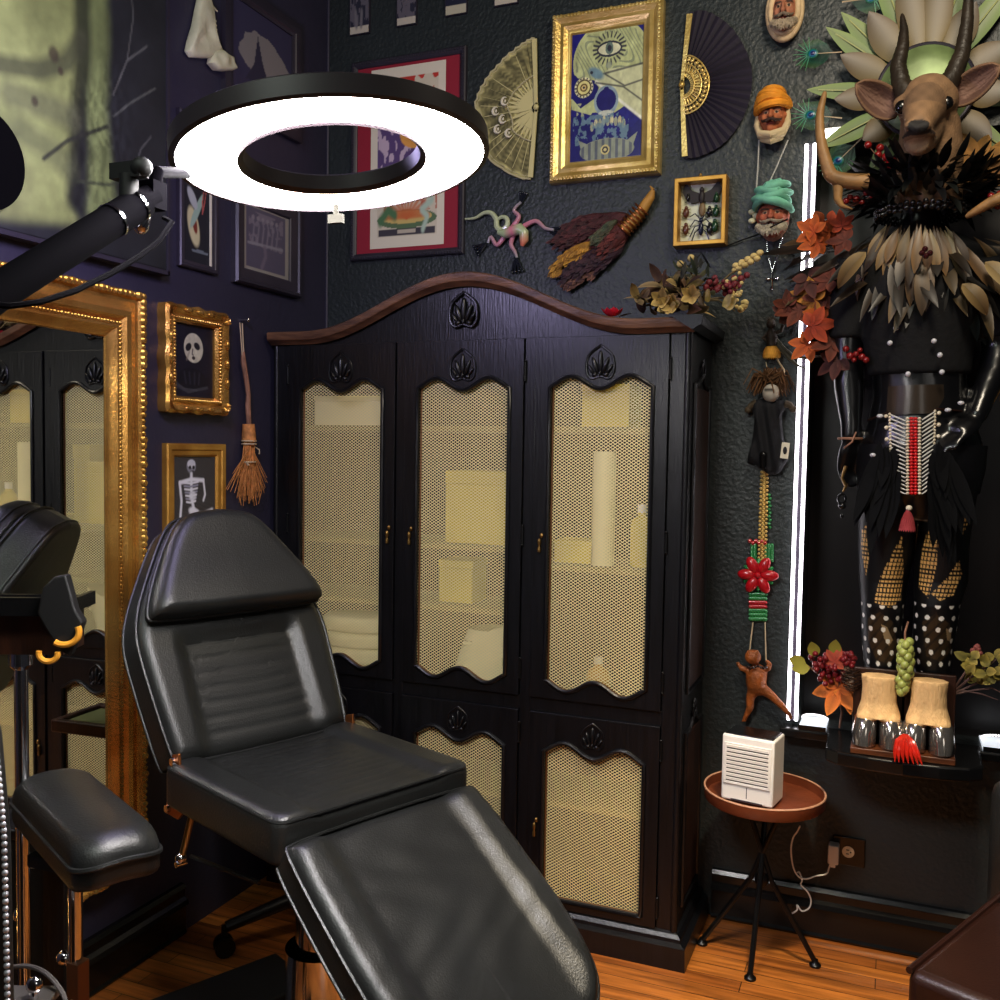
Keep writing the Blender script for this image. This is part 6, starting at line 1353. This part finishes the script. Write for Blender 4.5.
berries('red berry tuft at right edge above the pointing antler', [(991, 196), (996, 201), (1000, 194), (988, 204), (998, 206)], 2.84, bry)

# ------------------------------------------------------------------ hoof bookends, grapes, claw, flower sprays on the shelf
hoofm = mat('silvered_hoof', c(190, 184, 178), .14, .9)
def bookend(lab, xc, wl):
    p = PY(xc, 752, 2.872); r = thing('hoof_bookend', lab, 'bookend', (p.x, 2.90, SHZ), 0, 'hoof bookends on the shelf')
    mb = MB(); mb.bb(-.070, .070, -.065, .050, 0, .018); mb.build('wood_base', boardwood, r, bevel=.003)
    mb = MB(); mb.bb(-.070, .070, .036, .050, .0185, .225); mb.build('wood_back', redwood, r, bevel=.003)
    mb = MB(); loft(mb, [((0, -.008, .098), .060, .044), ((0, -.004, .115), .056, .040), ((0, .0, .14), .048, .036), ((0, .0, .18), .046, .036), ((0, .0, .215), .050, .036)], 22)
    for s in (-1, 1): mb.ell((s*.03, -.022, .098), (.030, .026, .018), 12, 8)
    o = mb.build('fur_cuff', mat('pale_fur', c(222, 184, 132), .85, bump=.5, bscale=160, var=.18, vscale=25, stretch=(1, 1, .3)), r); remesh(o, .005, 3)
    for s in (-1, 1):
        mb = MB(); loft(mb, [((s*.035, -.016, .0185), .030, .046), ((s*.036, -.018, .024), .033, .050), ((s*.036, -.016, .06), .0335, .048), ((s*.033, -.010, .092), .031, .042), ((s*.029, -.006, .104), .027, .034)], 20); mb.build('hoof_toe', hoofm, r)
bookend('left hoof bookend with pale fur cuff and silvered cloven hoof on wood base', 877, 0); bookend('right hoof bookend with pale fur cuff and silvered cloven hoof beside the red claw', 927, 0)
r = thing('grape_bunch', 'bunch of green artificial grapes hanging between the two dotted legs', 'grapes', PY(905, 640, 2.88)); z = lambda x, y, o=0.: PY(x, y, 2.88+o)-r.location
gm = mat('green_grape', c(168, 176, 96), .25, trans=.15, coat=.3, var=.15, vscale=12); mb = MB()
for k in range(34): t = k/33; a = 2.4*k; w_ = 6.2*(1-abs(t-.35)*.8); mb.ell(z(905.5-2.5*(t > .7)+w_*cos(a)*.9, 642+50*t, w_*.0028*sin(a)), (.0125, .0125, .0135), 10, 8)
mb.build('grape_berries', gm, r)
mb = MB(); mb.tube([z(905, 645), z(905, 632), z(908, 622, .03)], .003, 6); mb.build('grape_stem', twig, r)
r = thing('chili_ornament', 'shiny red fingered pod ornament lying between the hoof bookends', 'ornament', PY(905, 745, 2.815)); r.location.z = SHZ+.03; mb = MB()
for k in range(7): a = -.75+.25*k; mb.tube([(sin(a)*.006, .012, .042), (sin(a)*.030, -.010, .03), (sin(a)*.042+.004, -.020, .002), (sin(a)*.050+.01, -.020, -.026)], [.004, .0062, .006, .0015], 8)
mb.build('red_fingers', mat('red_lacquer', c(190, 40, 26), .2, coat=.4, var=.2, vscale=40), r)
mb = MB(); mb.ell((0, .014, .038), (.012, .010, .008), 10, 8); mb.build('pod_crown', leather_b, r)
# flower spray left and right of the feet
r = thing('berry_flower_spray', 'artificial spray of dark berries, pinecone and orange leaf left of the hooves', 'flower spray', PY(832, 690, 2.97)); z = lambda x, y, o=0.: PY(x, y, 2.97+o)-r.location
mb = MB()
for (cx, cy, n, s) in ((820, 665, 34, 6), (848, 660, 26, 4), (833, 672, 22, 5)):
    for k in range(n): mb.ell(z(cx+random.gauss(0, s), cy+random.gauss(0, s), random.uniform(-.03, .02)), .0085, 8, 6)
mb.build('dark_red_berries', mat('wine_berry', c(112, 24, 30), .3, var=.35, vscale=60), r)
mb = MB()
for (x, y, dx, dz) in ((834, 655, .1, 1), (816, 657, -.3, 1), (806, 664, -1, .3), (810, 668, -1, -.1)): mb.leaf(z(x, y), (dx, -.2, dz), (0, -1, .2), .055, .036, curl=.4, n=7)
mb.build('green_leaves', mat('olive_leaf', c(156, 150, 62), .6), r)
mb = MB(); maple(mb, z(838, 688), (0, -1, .3), (-.3, 0, -1), .09, c(196, 96, 30), c(222, 132, 50)); mb.build('orange_leaf', matte, r); mb = MB(); maple(mb, z(846, 694), (.2, -1, .3), (.2, 0, -1), .06, c(206, 106, 36), c(222, 132, 50)); mb.build('orange_leaf', matte, r); mb = MB(); maple(mb, z(835, 662, -.02), (0, -1, .3), (.3, 0, 1), .05, c(150, 50, 30), c(180, 80, 50)); mb.build('orange_leaf', matte, r)
mb = MB(); ce = z(852, 680, -.03)
for k in range(60): t = k/59; a = 2.4*k; rr = .030*sin(pi*(.12+.8*t)); d = Vector((cos(a), sin(a), .3)); mb.leaf(ce+Vector((cos(a)*rr*.6, sin(a)*rr*.6, .03-.065*t)), d, (0, 0, 1), .018, .018, curl=.5, n=4, c0=c(70, 46, 34), c1=c(176, 150, 126))
mb.build('pinecone', matte, r)
mb = MB()
for (x, y) in ((820, 665), (848, 662), (808, 666), (850, 682), (838, 690), (834, 657)): mb.tube([z(838, 692, .05), z((838+x)/2, (690+y)/2, .03), z(x, y, .01)], .0028, 5)
mb.tube([z(838, 692, .05), z(842, 712, .1), Vector((.02, .12, SHZ-r.location.z))], .004, 6); mb.build('spray_stem', twig, r)
r = thing('dried_twig_spray', 'twiggy spray of yellow-green leaves right of the hooves at the photo edge', 'flower spray', PY(968, 690, 2.97)); z = lambda x, y, o=0.: PY(x, y, 2.97+o)-r.location
mb = MB(); b = z(950, 695)
for P in (((960, 680), (972, 662), (978, 650)), ((966, 688), (985, 680), (1002, 676)), ((970, 678), (990, 664), (1006, 652)), ((975, 690), (992, 688), (1004, 694)), ((960, 690), (982, 694), (998, 700))): mb.tube([b]+[z(*p) for p in P], [.004, .003, .0025, .0015], 5)
mb.tube([b, Vector((b.x+.02, .05, SHZ-r.location.z))], .004, 6); mb.build('twigs', mat('mauve_twig', c(112, 84, 76), .7), r)
mb = MB()
for k in range(44): x, y = random.uniform(962, 1004), random.uniform(656, 684); mb.leaf(z(x, y, random.uniform(-.04, .02)), rd(), (0, -1, .3), random.uniform(.025, .045), .026, curl=random.uniform(-.8, .8), n=6, c0=c(120, 112, 48), c1=random.choice((c(178, 160, 70), c(200, 178, 92), c(140, 130, 60))))
mb.build('leaf_tufts', matte, r)
mb = MB()
for k in range(6): mb.ell(z(978+random.gauss(0, 3), 650+random.gauss(0, 2.5)), .008, 8, 6)
mb.build('pink_bud', mat('pink_bud_m', c(150, 84, 76), .6), r)
# ================================================================== SIDE TABLE, COOLER, CABLE, OUTLET
TZ = .49
tc_ = PZ(764, 797, TZ); TB = thing('side_table', 'small round side table with brown rimmed tray top on black iron legs', 'table', (tc_.x, tc_.y, 0))
traym = mat('brown_tray', c(118, 62, 38), .35, bump=.1, var=.2, vscale=10); RT = .172
mb = MB(); mb.lathe([(0, TZ-.012), (RT-.006, TZ-.012), (RT, TZ-.006), (RT+.002, TZ+.024), (RT-.003, TZ+.025), (RT-.006, TZ), (0, TZ)], 56); mb.build('tray_top', traym, TB)
mb = MB(); mb.tube([(RT*cos(a), RT*sin(a), TZ+.025) for a in [2*pi*k/56 for k in range(56)]], .0032, 6, closed=True); mb.build('tray_rim', mat('pale_rim', c(196, 150, 120), .35), TB)
mb = MB(); mb.lathe([(0, TZ-.022), (.09, TZ-.022), (.09, TZ-.0125), (0, TZ-.0125)], 28); mb.build('top_plate', blackm, TB)
for (x, y) in ((750, 979), (815, 966), (702, 944)):
    p = PZ(x, y, 0)-TB.location; p.z = 0; o_ = Vector((-p.x*.32, -p.y*.32, TZ-.02)); mb = MB(); mb.tube([o_, Vector((p.x*.18, p.y*.18, .24)), p+Vector((0, 0, .012))], .008, 8); mb.build('leg', blackm, TB)
    mb = MB(); mb.lathe([(0, 0), (.017, 0), (.017, .006), (.009, .014), (.008, .02)], 14, Matrix.Translation(p)); mb.build('foot', blackm, TB)
mb = MB(); mb.lathe([(.014, .225), (.02, .235), (.02, .25), (.014, .26)], 14); mb.build('leg_collar', blackm, TB)
p = PZ(753, 801, TZ)
CO = thing('air_cooler', 'white desktop air cooler with louvred front and black top standing on the round tray', 'air cooler', (p.x-.004, p.y+.004, TZ+.0005), radians(-10))
w, d, h = .152, .105, .198
mb = MB(); mb.bb(-w/2, w/2, -d/2, d/2, .006, h); mb.build('housing', white, CO, bevel=.006)
mb = MB(); mb.bb(-w/2+.006, w/2-.006, -d/2+.007, d/2-.006, h-.001, h+.003); mb.build('top_panel', blackg, CO, bevel=.002)
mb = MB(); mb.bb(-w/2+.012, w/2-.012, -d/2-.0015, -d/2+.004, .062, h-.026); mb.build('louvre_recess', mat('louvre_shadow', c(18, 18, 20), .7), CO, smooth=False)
mb = MB()
for (x0, x1, z0, z1) in ((-w/2+.008, w/2-.008, .056, .064), (-w/2+.008, w/2-.008, h-.028, h-.022), (-w/2+.008, -w/2+.015, .06, h-.024), (w/2-.015, w/2-.008, .06, h-.024)): mb.bb(x0, x1, -d/2-.004, -d/2, z0, z1)
mb.build('louvre_frame', white, CO, bevel=.001)
mb = MB()
for k in range(9): z = .072+k*.0118; mb.box((0, -d/2-.003, z), (w-.03, .006, .0070), Matrix.Rotation(.12, 3, 'X'))
mb.build('louvre', white, CO, smooth=False)
mb = MB(); mb.bb(-.001, .001, -d/2-.001, -d/2+.001, .02, .052); mb.bb(-w/2+.03, w/2-.03, -d/2-.001, -d/2+.001, .009, .013); mb.build('drawer_seam', greym, CO, smooth=False)
for sx in (-1, 1):
    for sy in (-1, 1): mb = MB(); mb.cyl((sx*.06, sy*.04, 0), (sx*.06, sy*.04, .007), .008, n=10); mb.build('foot', blackm, CO)
OU = BACK.hang('wall_outlet', 'black wall outlet plate with cream socket on the dark wall', 'outlet', 849, 851)
mb = MB(); mb.bb(-.047, .047, -.006, 0, -.045, .045); mb.build('cover_plate', blackg, OU, bevel=.003)
sock = mat('cream_socket', c(226, 208, 176), .4)
for x in (-.024, .0): pass
mb = MB(); q = BACK.loc(OU, 847, 850); mb.lathe([(0, 0), (.017, 0), (.018, -.003), (.0, -.003)], 20, Matrix.Translation((q.x+.004, -.0062, 0)) @ Matrix.Rotation(-pi/2, 4, 'X')); s_ = mb.build('socket', sock, OU)
mb = MB()
for dz in (-.006, .006): mb.bb(q.x-.002, q.x+.006, -.0105, -.0085, dz-.0012, dz+.0012)
mb.bb(q.x+.009, q.x+.013, -.0105, -.0085, -.002, .002); mb.build('socket_slot', black, s_, smooth=False)
AD = BACK.hang('usb_charger', 'white usb charger plug pushed into left side of the black outlet', 'charger', 834, 850)
mb = MB(); mb.bb(-.016, .016, -.045, -.0065, -.030, .030); mb.build('charger_body', white, AD, bevel=.005)
mb = MB(); mb.bb(-.007, .007, -.04, -.03, -.040, -.0305); mb.build('usb_plug', white, AD, bevel=.001)
CB = BACK.hang('charging_cable', 'thin white charging cable looping below the round table to the outlet', 'cable', 800, 870)
mb = MB(); K = lambda *P: [BACK.loc(CB, x, y, o) for x, y, o in P]
mb.tube(curve(K((832, 857, .035), (829, 868, .035), (826, 874, .04), (816, 876, .05), (806, 879, .06), (798, 876, .07), (793, 866, .08), (791, 850, .09), (793, 838, .10), (797, 832, .11), (800, 826, .12))), .0026, 7); mb.build('cable_run', white, CB)
mb = MB(); mb.tube(curve(K((796, 875, .06), (799, 872, .06), (802, 880, .06), (801, 885, .055), (807, 891, .05), (811, 900, .04), (809, 908, .04), (802, 911, .04), (797, 905, .04), (797, 910, .04), (791, 914, .04))), .0026, 7); mb.build('cable_loop', white, CB)
mb = MB(); a = K((797, 876, .062))[0]; mb.ell(a, (.007, .006, .010), 8, 6); mb.build('cable_tie', black, CB)

# ================================================================== LEFT FOREGROUND: armrest, case, cart, nailhead chair
p = PD(78, 990, 1.75); AR = thing('padded_armrest', 'black padded armrest on a height-adjustable chrome post left of the treatment chair', 'armrest', (p.x, p.y, 0))
PZ_ = PD(84, 800, 1.75).z; Ka, Kb, Kc, Kd = (PZ(x, y, PZ_) for x, y in ((8, 778), (80, 752), (162, 826), (86, 846)))
pc = (Ka+Kb+Kc+Kd)/4; eu = ((Kc+Kd)-(Ka+Kb)).normalized(); ev = Vector((-eu.y, eu.x, 0)); LU = ((Kc+Kd)/2-(Ka+Kb)/2).length; LV = ((Kb+Kc)/2-(Ka+Kd)/2).length; off_ = Vector((pc.x-p.x, pc.y-p.y, 0))
def amap(u, v, h): q = off_+eu*u+ev*v; return (q.x, q.y, PZ_-.085+h-2.2*v*v)
mb = MB(); mb.pad(rrect(LU, LV, .05), .085, .04, amap, rings=18); pad_ = mb.build('arm_pad', leather, AR)
piping([amap(u, v, .045) for u, v in rrect(LU*1.005, LV*1.005, .05)], par=pad_)
mb = MB(); mb.box((off_.x, off_.y, PZ_-.115), (.16, .10, .022)); mb.build('pad_plate', blackm, AR, smooth=False)
mb = MB(); mb.cyl((-.006, 0, .50), (-.006, 0, PZ_-.11), .012); mb.build('inner_post', chrome, AR)
mb = MB(); mb.bb(-.014, .014, -.014, .014, .10, .56); po = mb.build('outer_post', mat('bronze_post', c(128, 88, 62), .35, .6), AR, bevel=.002)
mb = MB()
for k in range(8): mb.cyl((0, -.0135, .14+.05*k), (0, -.0148, .14+.05*k), .0045, n=10)
mb.build('post_hole', mat('hole_shine', c(230, 200, 160), .3, .5), po)
mb = MB(); mb.ell((-.03, -.004, .56), (.016, .012, .014), 10, 8); mb.cyl((-.03, 0, .56), (0, 0, .56), .006); mb.build('lock_knob', chrome, AR)
mb = MB(); mb.lathe([(0, 0), (.11, 0), (.115, .01), (.06, .03), (.03, .06), (.024, .11)], 32); mb.build('base', blackg, AR)
mb = MB(); mb.ell((.035, -.02, .12), (.012, .012, .014), 10, 8); mb.build('base_knob', chrome, AR)

a = PD(62, 834, 1.98); CS = thing('equipment_case', 'black equipment case with metal name plate below the padded armrest', 'case', (a.x-.155*cos(YAW), a.y-.155*sin(YAW), 0), YAW)
hh = a.z; mb = MB(); mb.bb(-.17, .155, .0, .10, .02, hh-.012); mb.build('case_body', black, CS, smooth=False, bevel=.004)
mb = MB(); mb.bb(-.175, .160, -.008, .105, hh-.012, hh+.010); mb.build('case_lid', blackwood, CS, bevel=.004)
mb = MB(); mb.bb(.118, .16, -.008, .0, .02, hh-.013); mb.build('corner_strip', blackwood, CS, smooth=False)
mb = MB(); mb.bb(.065, .110, -.004, -.0005, hh-.072, hh-.060); mb.build('name_plate', mat('dull_plate', c(150, 140, 130), .4, .5), CS)
mb = MB(); mb.ell((.07, -.014, hh-.165), (.012, .012, .016), 10, 8); mb.cyl((.07, 0, hh-.165), (.07, -.012, hh-.165), .009); mb.build('latch', chrome, CS)
for sx in (-.14, .12):
    for sy in (.02, .08): mb = MB(); mb.cyl((sx, sy, 0), (sx, sy, .021), .016, n=10); mb.build('foot', blackm, CS)

p = PD(5, 640, 1.86); p = p+_R*.045; CT = thing('tool_tray_stand', 'black tool tray with clamp and amber rings on chrome pole at left edge', 'tray stand', (p.x-.02, p.y, 0), YAW+.04)
zt = PD(30, 604, 1.86).z; X0, X1 = -.20, .122
mb = MB(); mb.bb(X0, X1, -.10, .04, zt-.004, zt+.004); mb.bb(X0, X1, -.105, -.095, zt-.006, zt+.028); mb.bb(X0, X1, .035, .045, zt-.006, zt+.012); mb.bb(X1-.005, X1+.005, -.105, .045, zt-.006, zt+.02); mb.bb(X0-.005, X0+.005, -.105, .045, zt-.006, zt+.028); mb.build('tray', blackg, CT, smooth=False)
mb = MB(); mb.bb(X0+.02, X1-.012, -.07, .03, zt-.085, zt-.0065); mb.build('drawer', redwood, CT, smooth=False)
mb = MB(); mb.prism([(.098, zt+.05), (.118, zt+.07), (.140, zt+.075), (.156, zt+.01), (.170, zt-.012), (.146, zt-.075), (.128, zt-.065), (.10, zt-.02), (.088, zt+.004)], -.13, -.106); mb.build('clamp', black, CT, bevel=.004)
mb = MB(); q = Vector((.128, -.135, zt-.03)); mb.tube([q+Vector((.034*cos(t)*.8+.01, 0, .024*sin(t)+.002)) for t in [-2.2+2.6*k/12 for k in range(13)]], .006, 8); q = Vector((.11, -.135, zt-.068)); mb.tube([q+Vector((.017*cos(t), 0, .015*sin(t))) for t in [-3.4+3.6*k/12 for k in range(13)]], .0055, 8); mb.build('amber_ring', mat('amber_plastic', c(206, 146, 54), .3), CT)
mb = MB(); mb.cyl((0, 0, .03), (0, 0, zt-.075), .013); mb.build('pole', chrome, CT)
mb = MB(); mb.lathe([(.012, zt-.13), (.022, zt-.12), (.022, zt-.09), (.012, zt-.08)], 16); mb.build('pole_collar', chrome, CT)
mb = MB(); mb.lathe([(0, 0), (.10, 0), (.105, .012), (.04, .03), (.015, .05)], 28); mb.build('base', blackm, CT)

# nailhead chair at extreme left: only its studded edge is in view
p = PD(5, 800, 1.22); p = p+_R*.005; NC = thing('nailhead_chair', 'black upholstered chair edge with silver nailhead trim at extreme left', 'chair', (p.x, p.y, 0), YAW)
ht = PD(0, 640, 1.22).z; mb = MB()
edge = [(.0, .02), (.005, .3), (.006, .55), (.002, ht-.25), (-.008, ht-.12), (-.03, ht-.02), (-.09, ht+.02)]
E2 = []
for i in range(len(edge)-1):
    for k in range(8): t = k/8; E2.append((edge[i][0]*(1-t)+edge[i+1][0]*t, edge[i][1]*(1-t)+edge[i+1][1]*t))
E2.append(edge[-1]); P = [(x-.008, z) for x, z in E2]+[(-.46, ht+.02), (-.52, ht-.1), (-.52, .02)]
mb.prism(P, 0, .02); mb.build('chair_back', leather, NC, bevel=.006)
mb = MB(); d_ = 0; last = None; pts = []
for i in range(len(E2)-1):
    L = sqrt((E2[i+1][0]-E2[i][0])**2+(E2[i+1][1]-E2[i][1])**2); k = max(1, round(L/.0098))
    for j in range(k): t = j/k; pts.append((E2[i][0]*(1-t)+E2[i+1][0]*t, E2[i][1]*(1-t)+E2[i+1][1]*t))
for x, z in pts: mb.ell((x-.0075, -.002, z), (.0042, .0036, .0042), 8, 6)
mb.build('nailhead_trim', mat('nailhead_silver', c(196, 196, 204), .35, .4), NC)
mb = MB(); mb.bb(-.50, -.12, -.45, -.002, .30, .46); mb.build('seat', leather, NC, bevel=.03)
for sx in (-.47, -.15):
    mb = MB(); mb.cyl((sx, -.4, 0), (sx, -.4, .301), .02); mb.build('leg', blackwood, NC)
# grey cable and small caster foot in the lower left corner
r = thing('power_cord', 'grey power cord arching over the floor at lower left corner', 'cord', PD(40, 975, 1.6)); mb = MB()
mb.tube(curve([PD(x, y, dd)-r.location for x, y, dd in ((6, 968, 1.62), (26, 966, 1.6), (44, 972, 1.58), (58, 986, 1.56), (66, 1003, 1.54), (70, 1040, 1.54))]+[Vector((PD(70, 1040, 1.54).x-r.location.x, PD(70, 1040, 1.54).y-r.location.y, .006-r.location.z))]), .004, 7); mb.build('cord', mat('grey_rubber', c(96, 92, 90), .4), r)
p = PD(22, 992, 1.55); r = thing('footswitch', 'small metal stand bracket with chrome wing nut at lower left corner', 'bracket', (p.x, p.y, 0), YAW); mb = MB()
z = p.z; mb.bb(-.10, .05, -.03, .03, z-.02, z-.005); mb.build('metal_plate', mat('dull_steel', c(150, 145, 140), .3, .8), r, bevel=.003)
mb = MB(); mb.ell((.025, -.01, z+.018), (.014, .010, .014), 10, 8); mb.cyl((.025, -.01, z-.006), (.025, -.01, z+.01), .006); mb.build('wing_nut', chrome, r)
mb = MB(); mb.cyl((-.03, 0, 0), (-.03, 0, z-.02), .02); mb.build('upright', blackm, r); r.name = 'stand_bracket'

# rolling tray table close to the armoire, met in the mirror; its castered base shows under the treatment chair
cp = PZ(226, 955, 0); p = Vector((-1.56, 2.49, 0)); r = thing('rolling_tray_table', 'rolling tray table with green top and black castered base half hidden behind the treatment chair', 'table', p)
tz = .575
mb = MB(); mb.bb(-.16, .16, -.09, .09, tz-.02, tz); mb.build('green_top', mat('green_baize', c(92, 98, 60), .7), r, smooth=False)
mb = MB()
for (x0, x1, y0, y1) in ((-.185, .185, -.115, -.09), (-.185, .185, .09, .115), (-.185, -.16, -.09, .09), (.16, .185, -.09, .09)): mb.bb(x0, x1, y0, y1, tz-.03, tz+.012)
mb.build('tray_rim', redwood, r, bevel=.006)
mb = MB(); mb.cyl((0, 0, .09), (0, 0, tz-.021), .018); mb.cyl((0, 0, .09), (0, 0, .2), .03); mb.build('column', blackm, r)
a0 = atan2(cp.y-p.y, cp.x-p.x); AL = min(.36, (cp-p).length)
for k in range(5):
    a = 2*pi*k/5+a0; L_ = AL if k == 0 else .15; d = Vector((cos(a), sin(a), 0)); mb = MB(); mb.tube([Vector((0, 0, .13)), d*L_*.45+Vector((0, 0, .125)), d*L_+Vector((0, 0, .085))], [.026, .022, .016], 10); mb.build('base_arm', blackm, r)
    mb = MB(); sd = Vector((-d.y, d.x, 0)); q = d*(L_+.005)+Vector((0, 0, .03))
    for s in (-1, 1): mb.cyl(q+sd*(s*.006), q+sd*(s*.022), .0295, n=16)
    mb.cyl(q+Vector((0, 0, .015)), q+Vector((0, 0, .06)), .009); mb.build('caster', blackm, r)

# armchair at the lower right corner
a = PZ(985, 905, .50); b = PZ(932, 948, .50); dv_ = (a-b); dv_.z = 0; dv_.normalize(); an = atan2(dv_.y, dv_.x)-pi/2
AC = thing('leather_armchair', 'dark leather armchair cut off by lower right corner of the photo', 'armchair', (b.x, b.y, 0), an)
sl = .44
mb = MB(); mb.bb(0, .52, -.12, sl-.10, .22, .50); mb.build('seat', leather_b, AC, bevel=.022)
mb = MB(); mb.bb(.005, .515, -.115, sl-.105, .10, .218); mb.build('seat_base', leather_b, AC, bevel=.01)
mb = MB(); kq = Matrix.Rotation(-an, 3, 'Z') @ (PD(984, 840, 2.34)-AC.location); kz = PD(990, 778, 2.34).z; mb.bb(kq.x, kq.x+.46, kq.y, kq.y+.10, .30, kz); sl = kq.y+.10; mb.build('chair_back', leather, AC, bevel=.04)
mb = MB(); mb.tube([(.004, -.115, .497), (.004, sl-.12, .497), (.10, sl-.12, .497)], .007, 8); mb.build('piping', leather_b, AC)
for (x, y) in ((.04, -.08), (.48, -.08), (.04, sl-.15), (.48, sl-.05)): mb = MB(); mb.cyl((x, y, 0), (x, y, .101 if y < sl-.1 else .301), .018, n=12); mb.build('leg', blackwood, AC)

# ================================================================== LIGHT
def area(name, loc, tgt, sx, sy, en, col):
    l = bpy.data.lights.new(name, 'AREA'); l.shape = 'RECTANGLE'; l.size = sx; l.size_y = sy; l.energy = en; l.color = col
    o = bpy.data.objects.new(name, l); COL.objects.link(o); o.location = loc; o.rotation_euler = (Vector(tgt)-Vector(loc)).to_track_quat('-Z', 'Y').to_euler(); return o
area('ceiling_lamp_warm', (.15, 1.75, 3.1), (.0, 3.0, 1.9), .4, .4, 16, (1, .88, .70))
sl_ = bpy.data.lights.new('floor_fill_spot', 'SPOT'); sl_.energy = 230; sl_.color = (1, .86, .62); sl_.spot_size = radians(36); sl_.spot_blend = .8; sl_.shadow_soft_size = .06  # spot added to brighten the floor and table near the back wall
o = bpy.data.objects.new('floor_fill_spot', sl_); COL.objects.link(o); o.location = (.1, 1.5, 3.25); o.rotation_euler = (Vector((-.25, 2.5, 0))-o.location).to_track_quat('-Z', 'Y').to_euler()
area('ceiling_lamp_left', (-1.0, -.3, 3.1), (-1.2, 1.6, .7), .7, .4, 16, (.9, 1, .88))
area('right_fill', (1.5, -.9, 1.9), (-.6, 2.4, 1.0), .9, 1.2, 5, (1, .95, .88))  # soft fill added behind the camera, no window modelled
pl = bpy.data.lights.new('violet_glare_fill', 'POINT'); pl.energy = 17; pl.color = (.66, .58, 1); pl.shadow_soft_size = .12  # added lamp, tints the left wall like lens glare around the ring
po_ = bpy.data.objects.new('violet_glare_fill', pl); COL.objects.link(po_); po_.location = (-1.38, 1.62, 2.2)
pc_ = bpy.data.lights.new('cabinet_fill', 'POINT'); pc_.energy = .3; pc_.color = (1, .82, .4); pc_.shadow_soft_size = .04  # weak warm lamps added to brighten the armoire contents
for x in (-.44, 0, .44):
    o = bpy.data.objects.new('cabinet_fill', pc_); COL.objects.link(o); o.location = (AX+x, AYF+.06, 1.80)
wd = bpy.data.worlds.new('world'); SC.world = wd; wd.use_nodes = True; wd.node_tree.nodes['Background'].inputs[0].default_value = (.55, .55, .6, 1); wd.node_tree.nodes['Background'].inputs[1].default_value = .03
SC.view_settings.view_transform = 'Standard'; SC.view_settings.look = 'None'; SC.view_settings.exposure = .45; SC.view_settings.gamma = .9
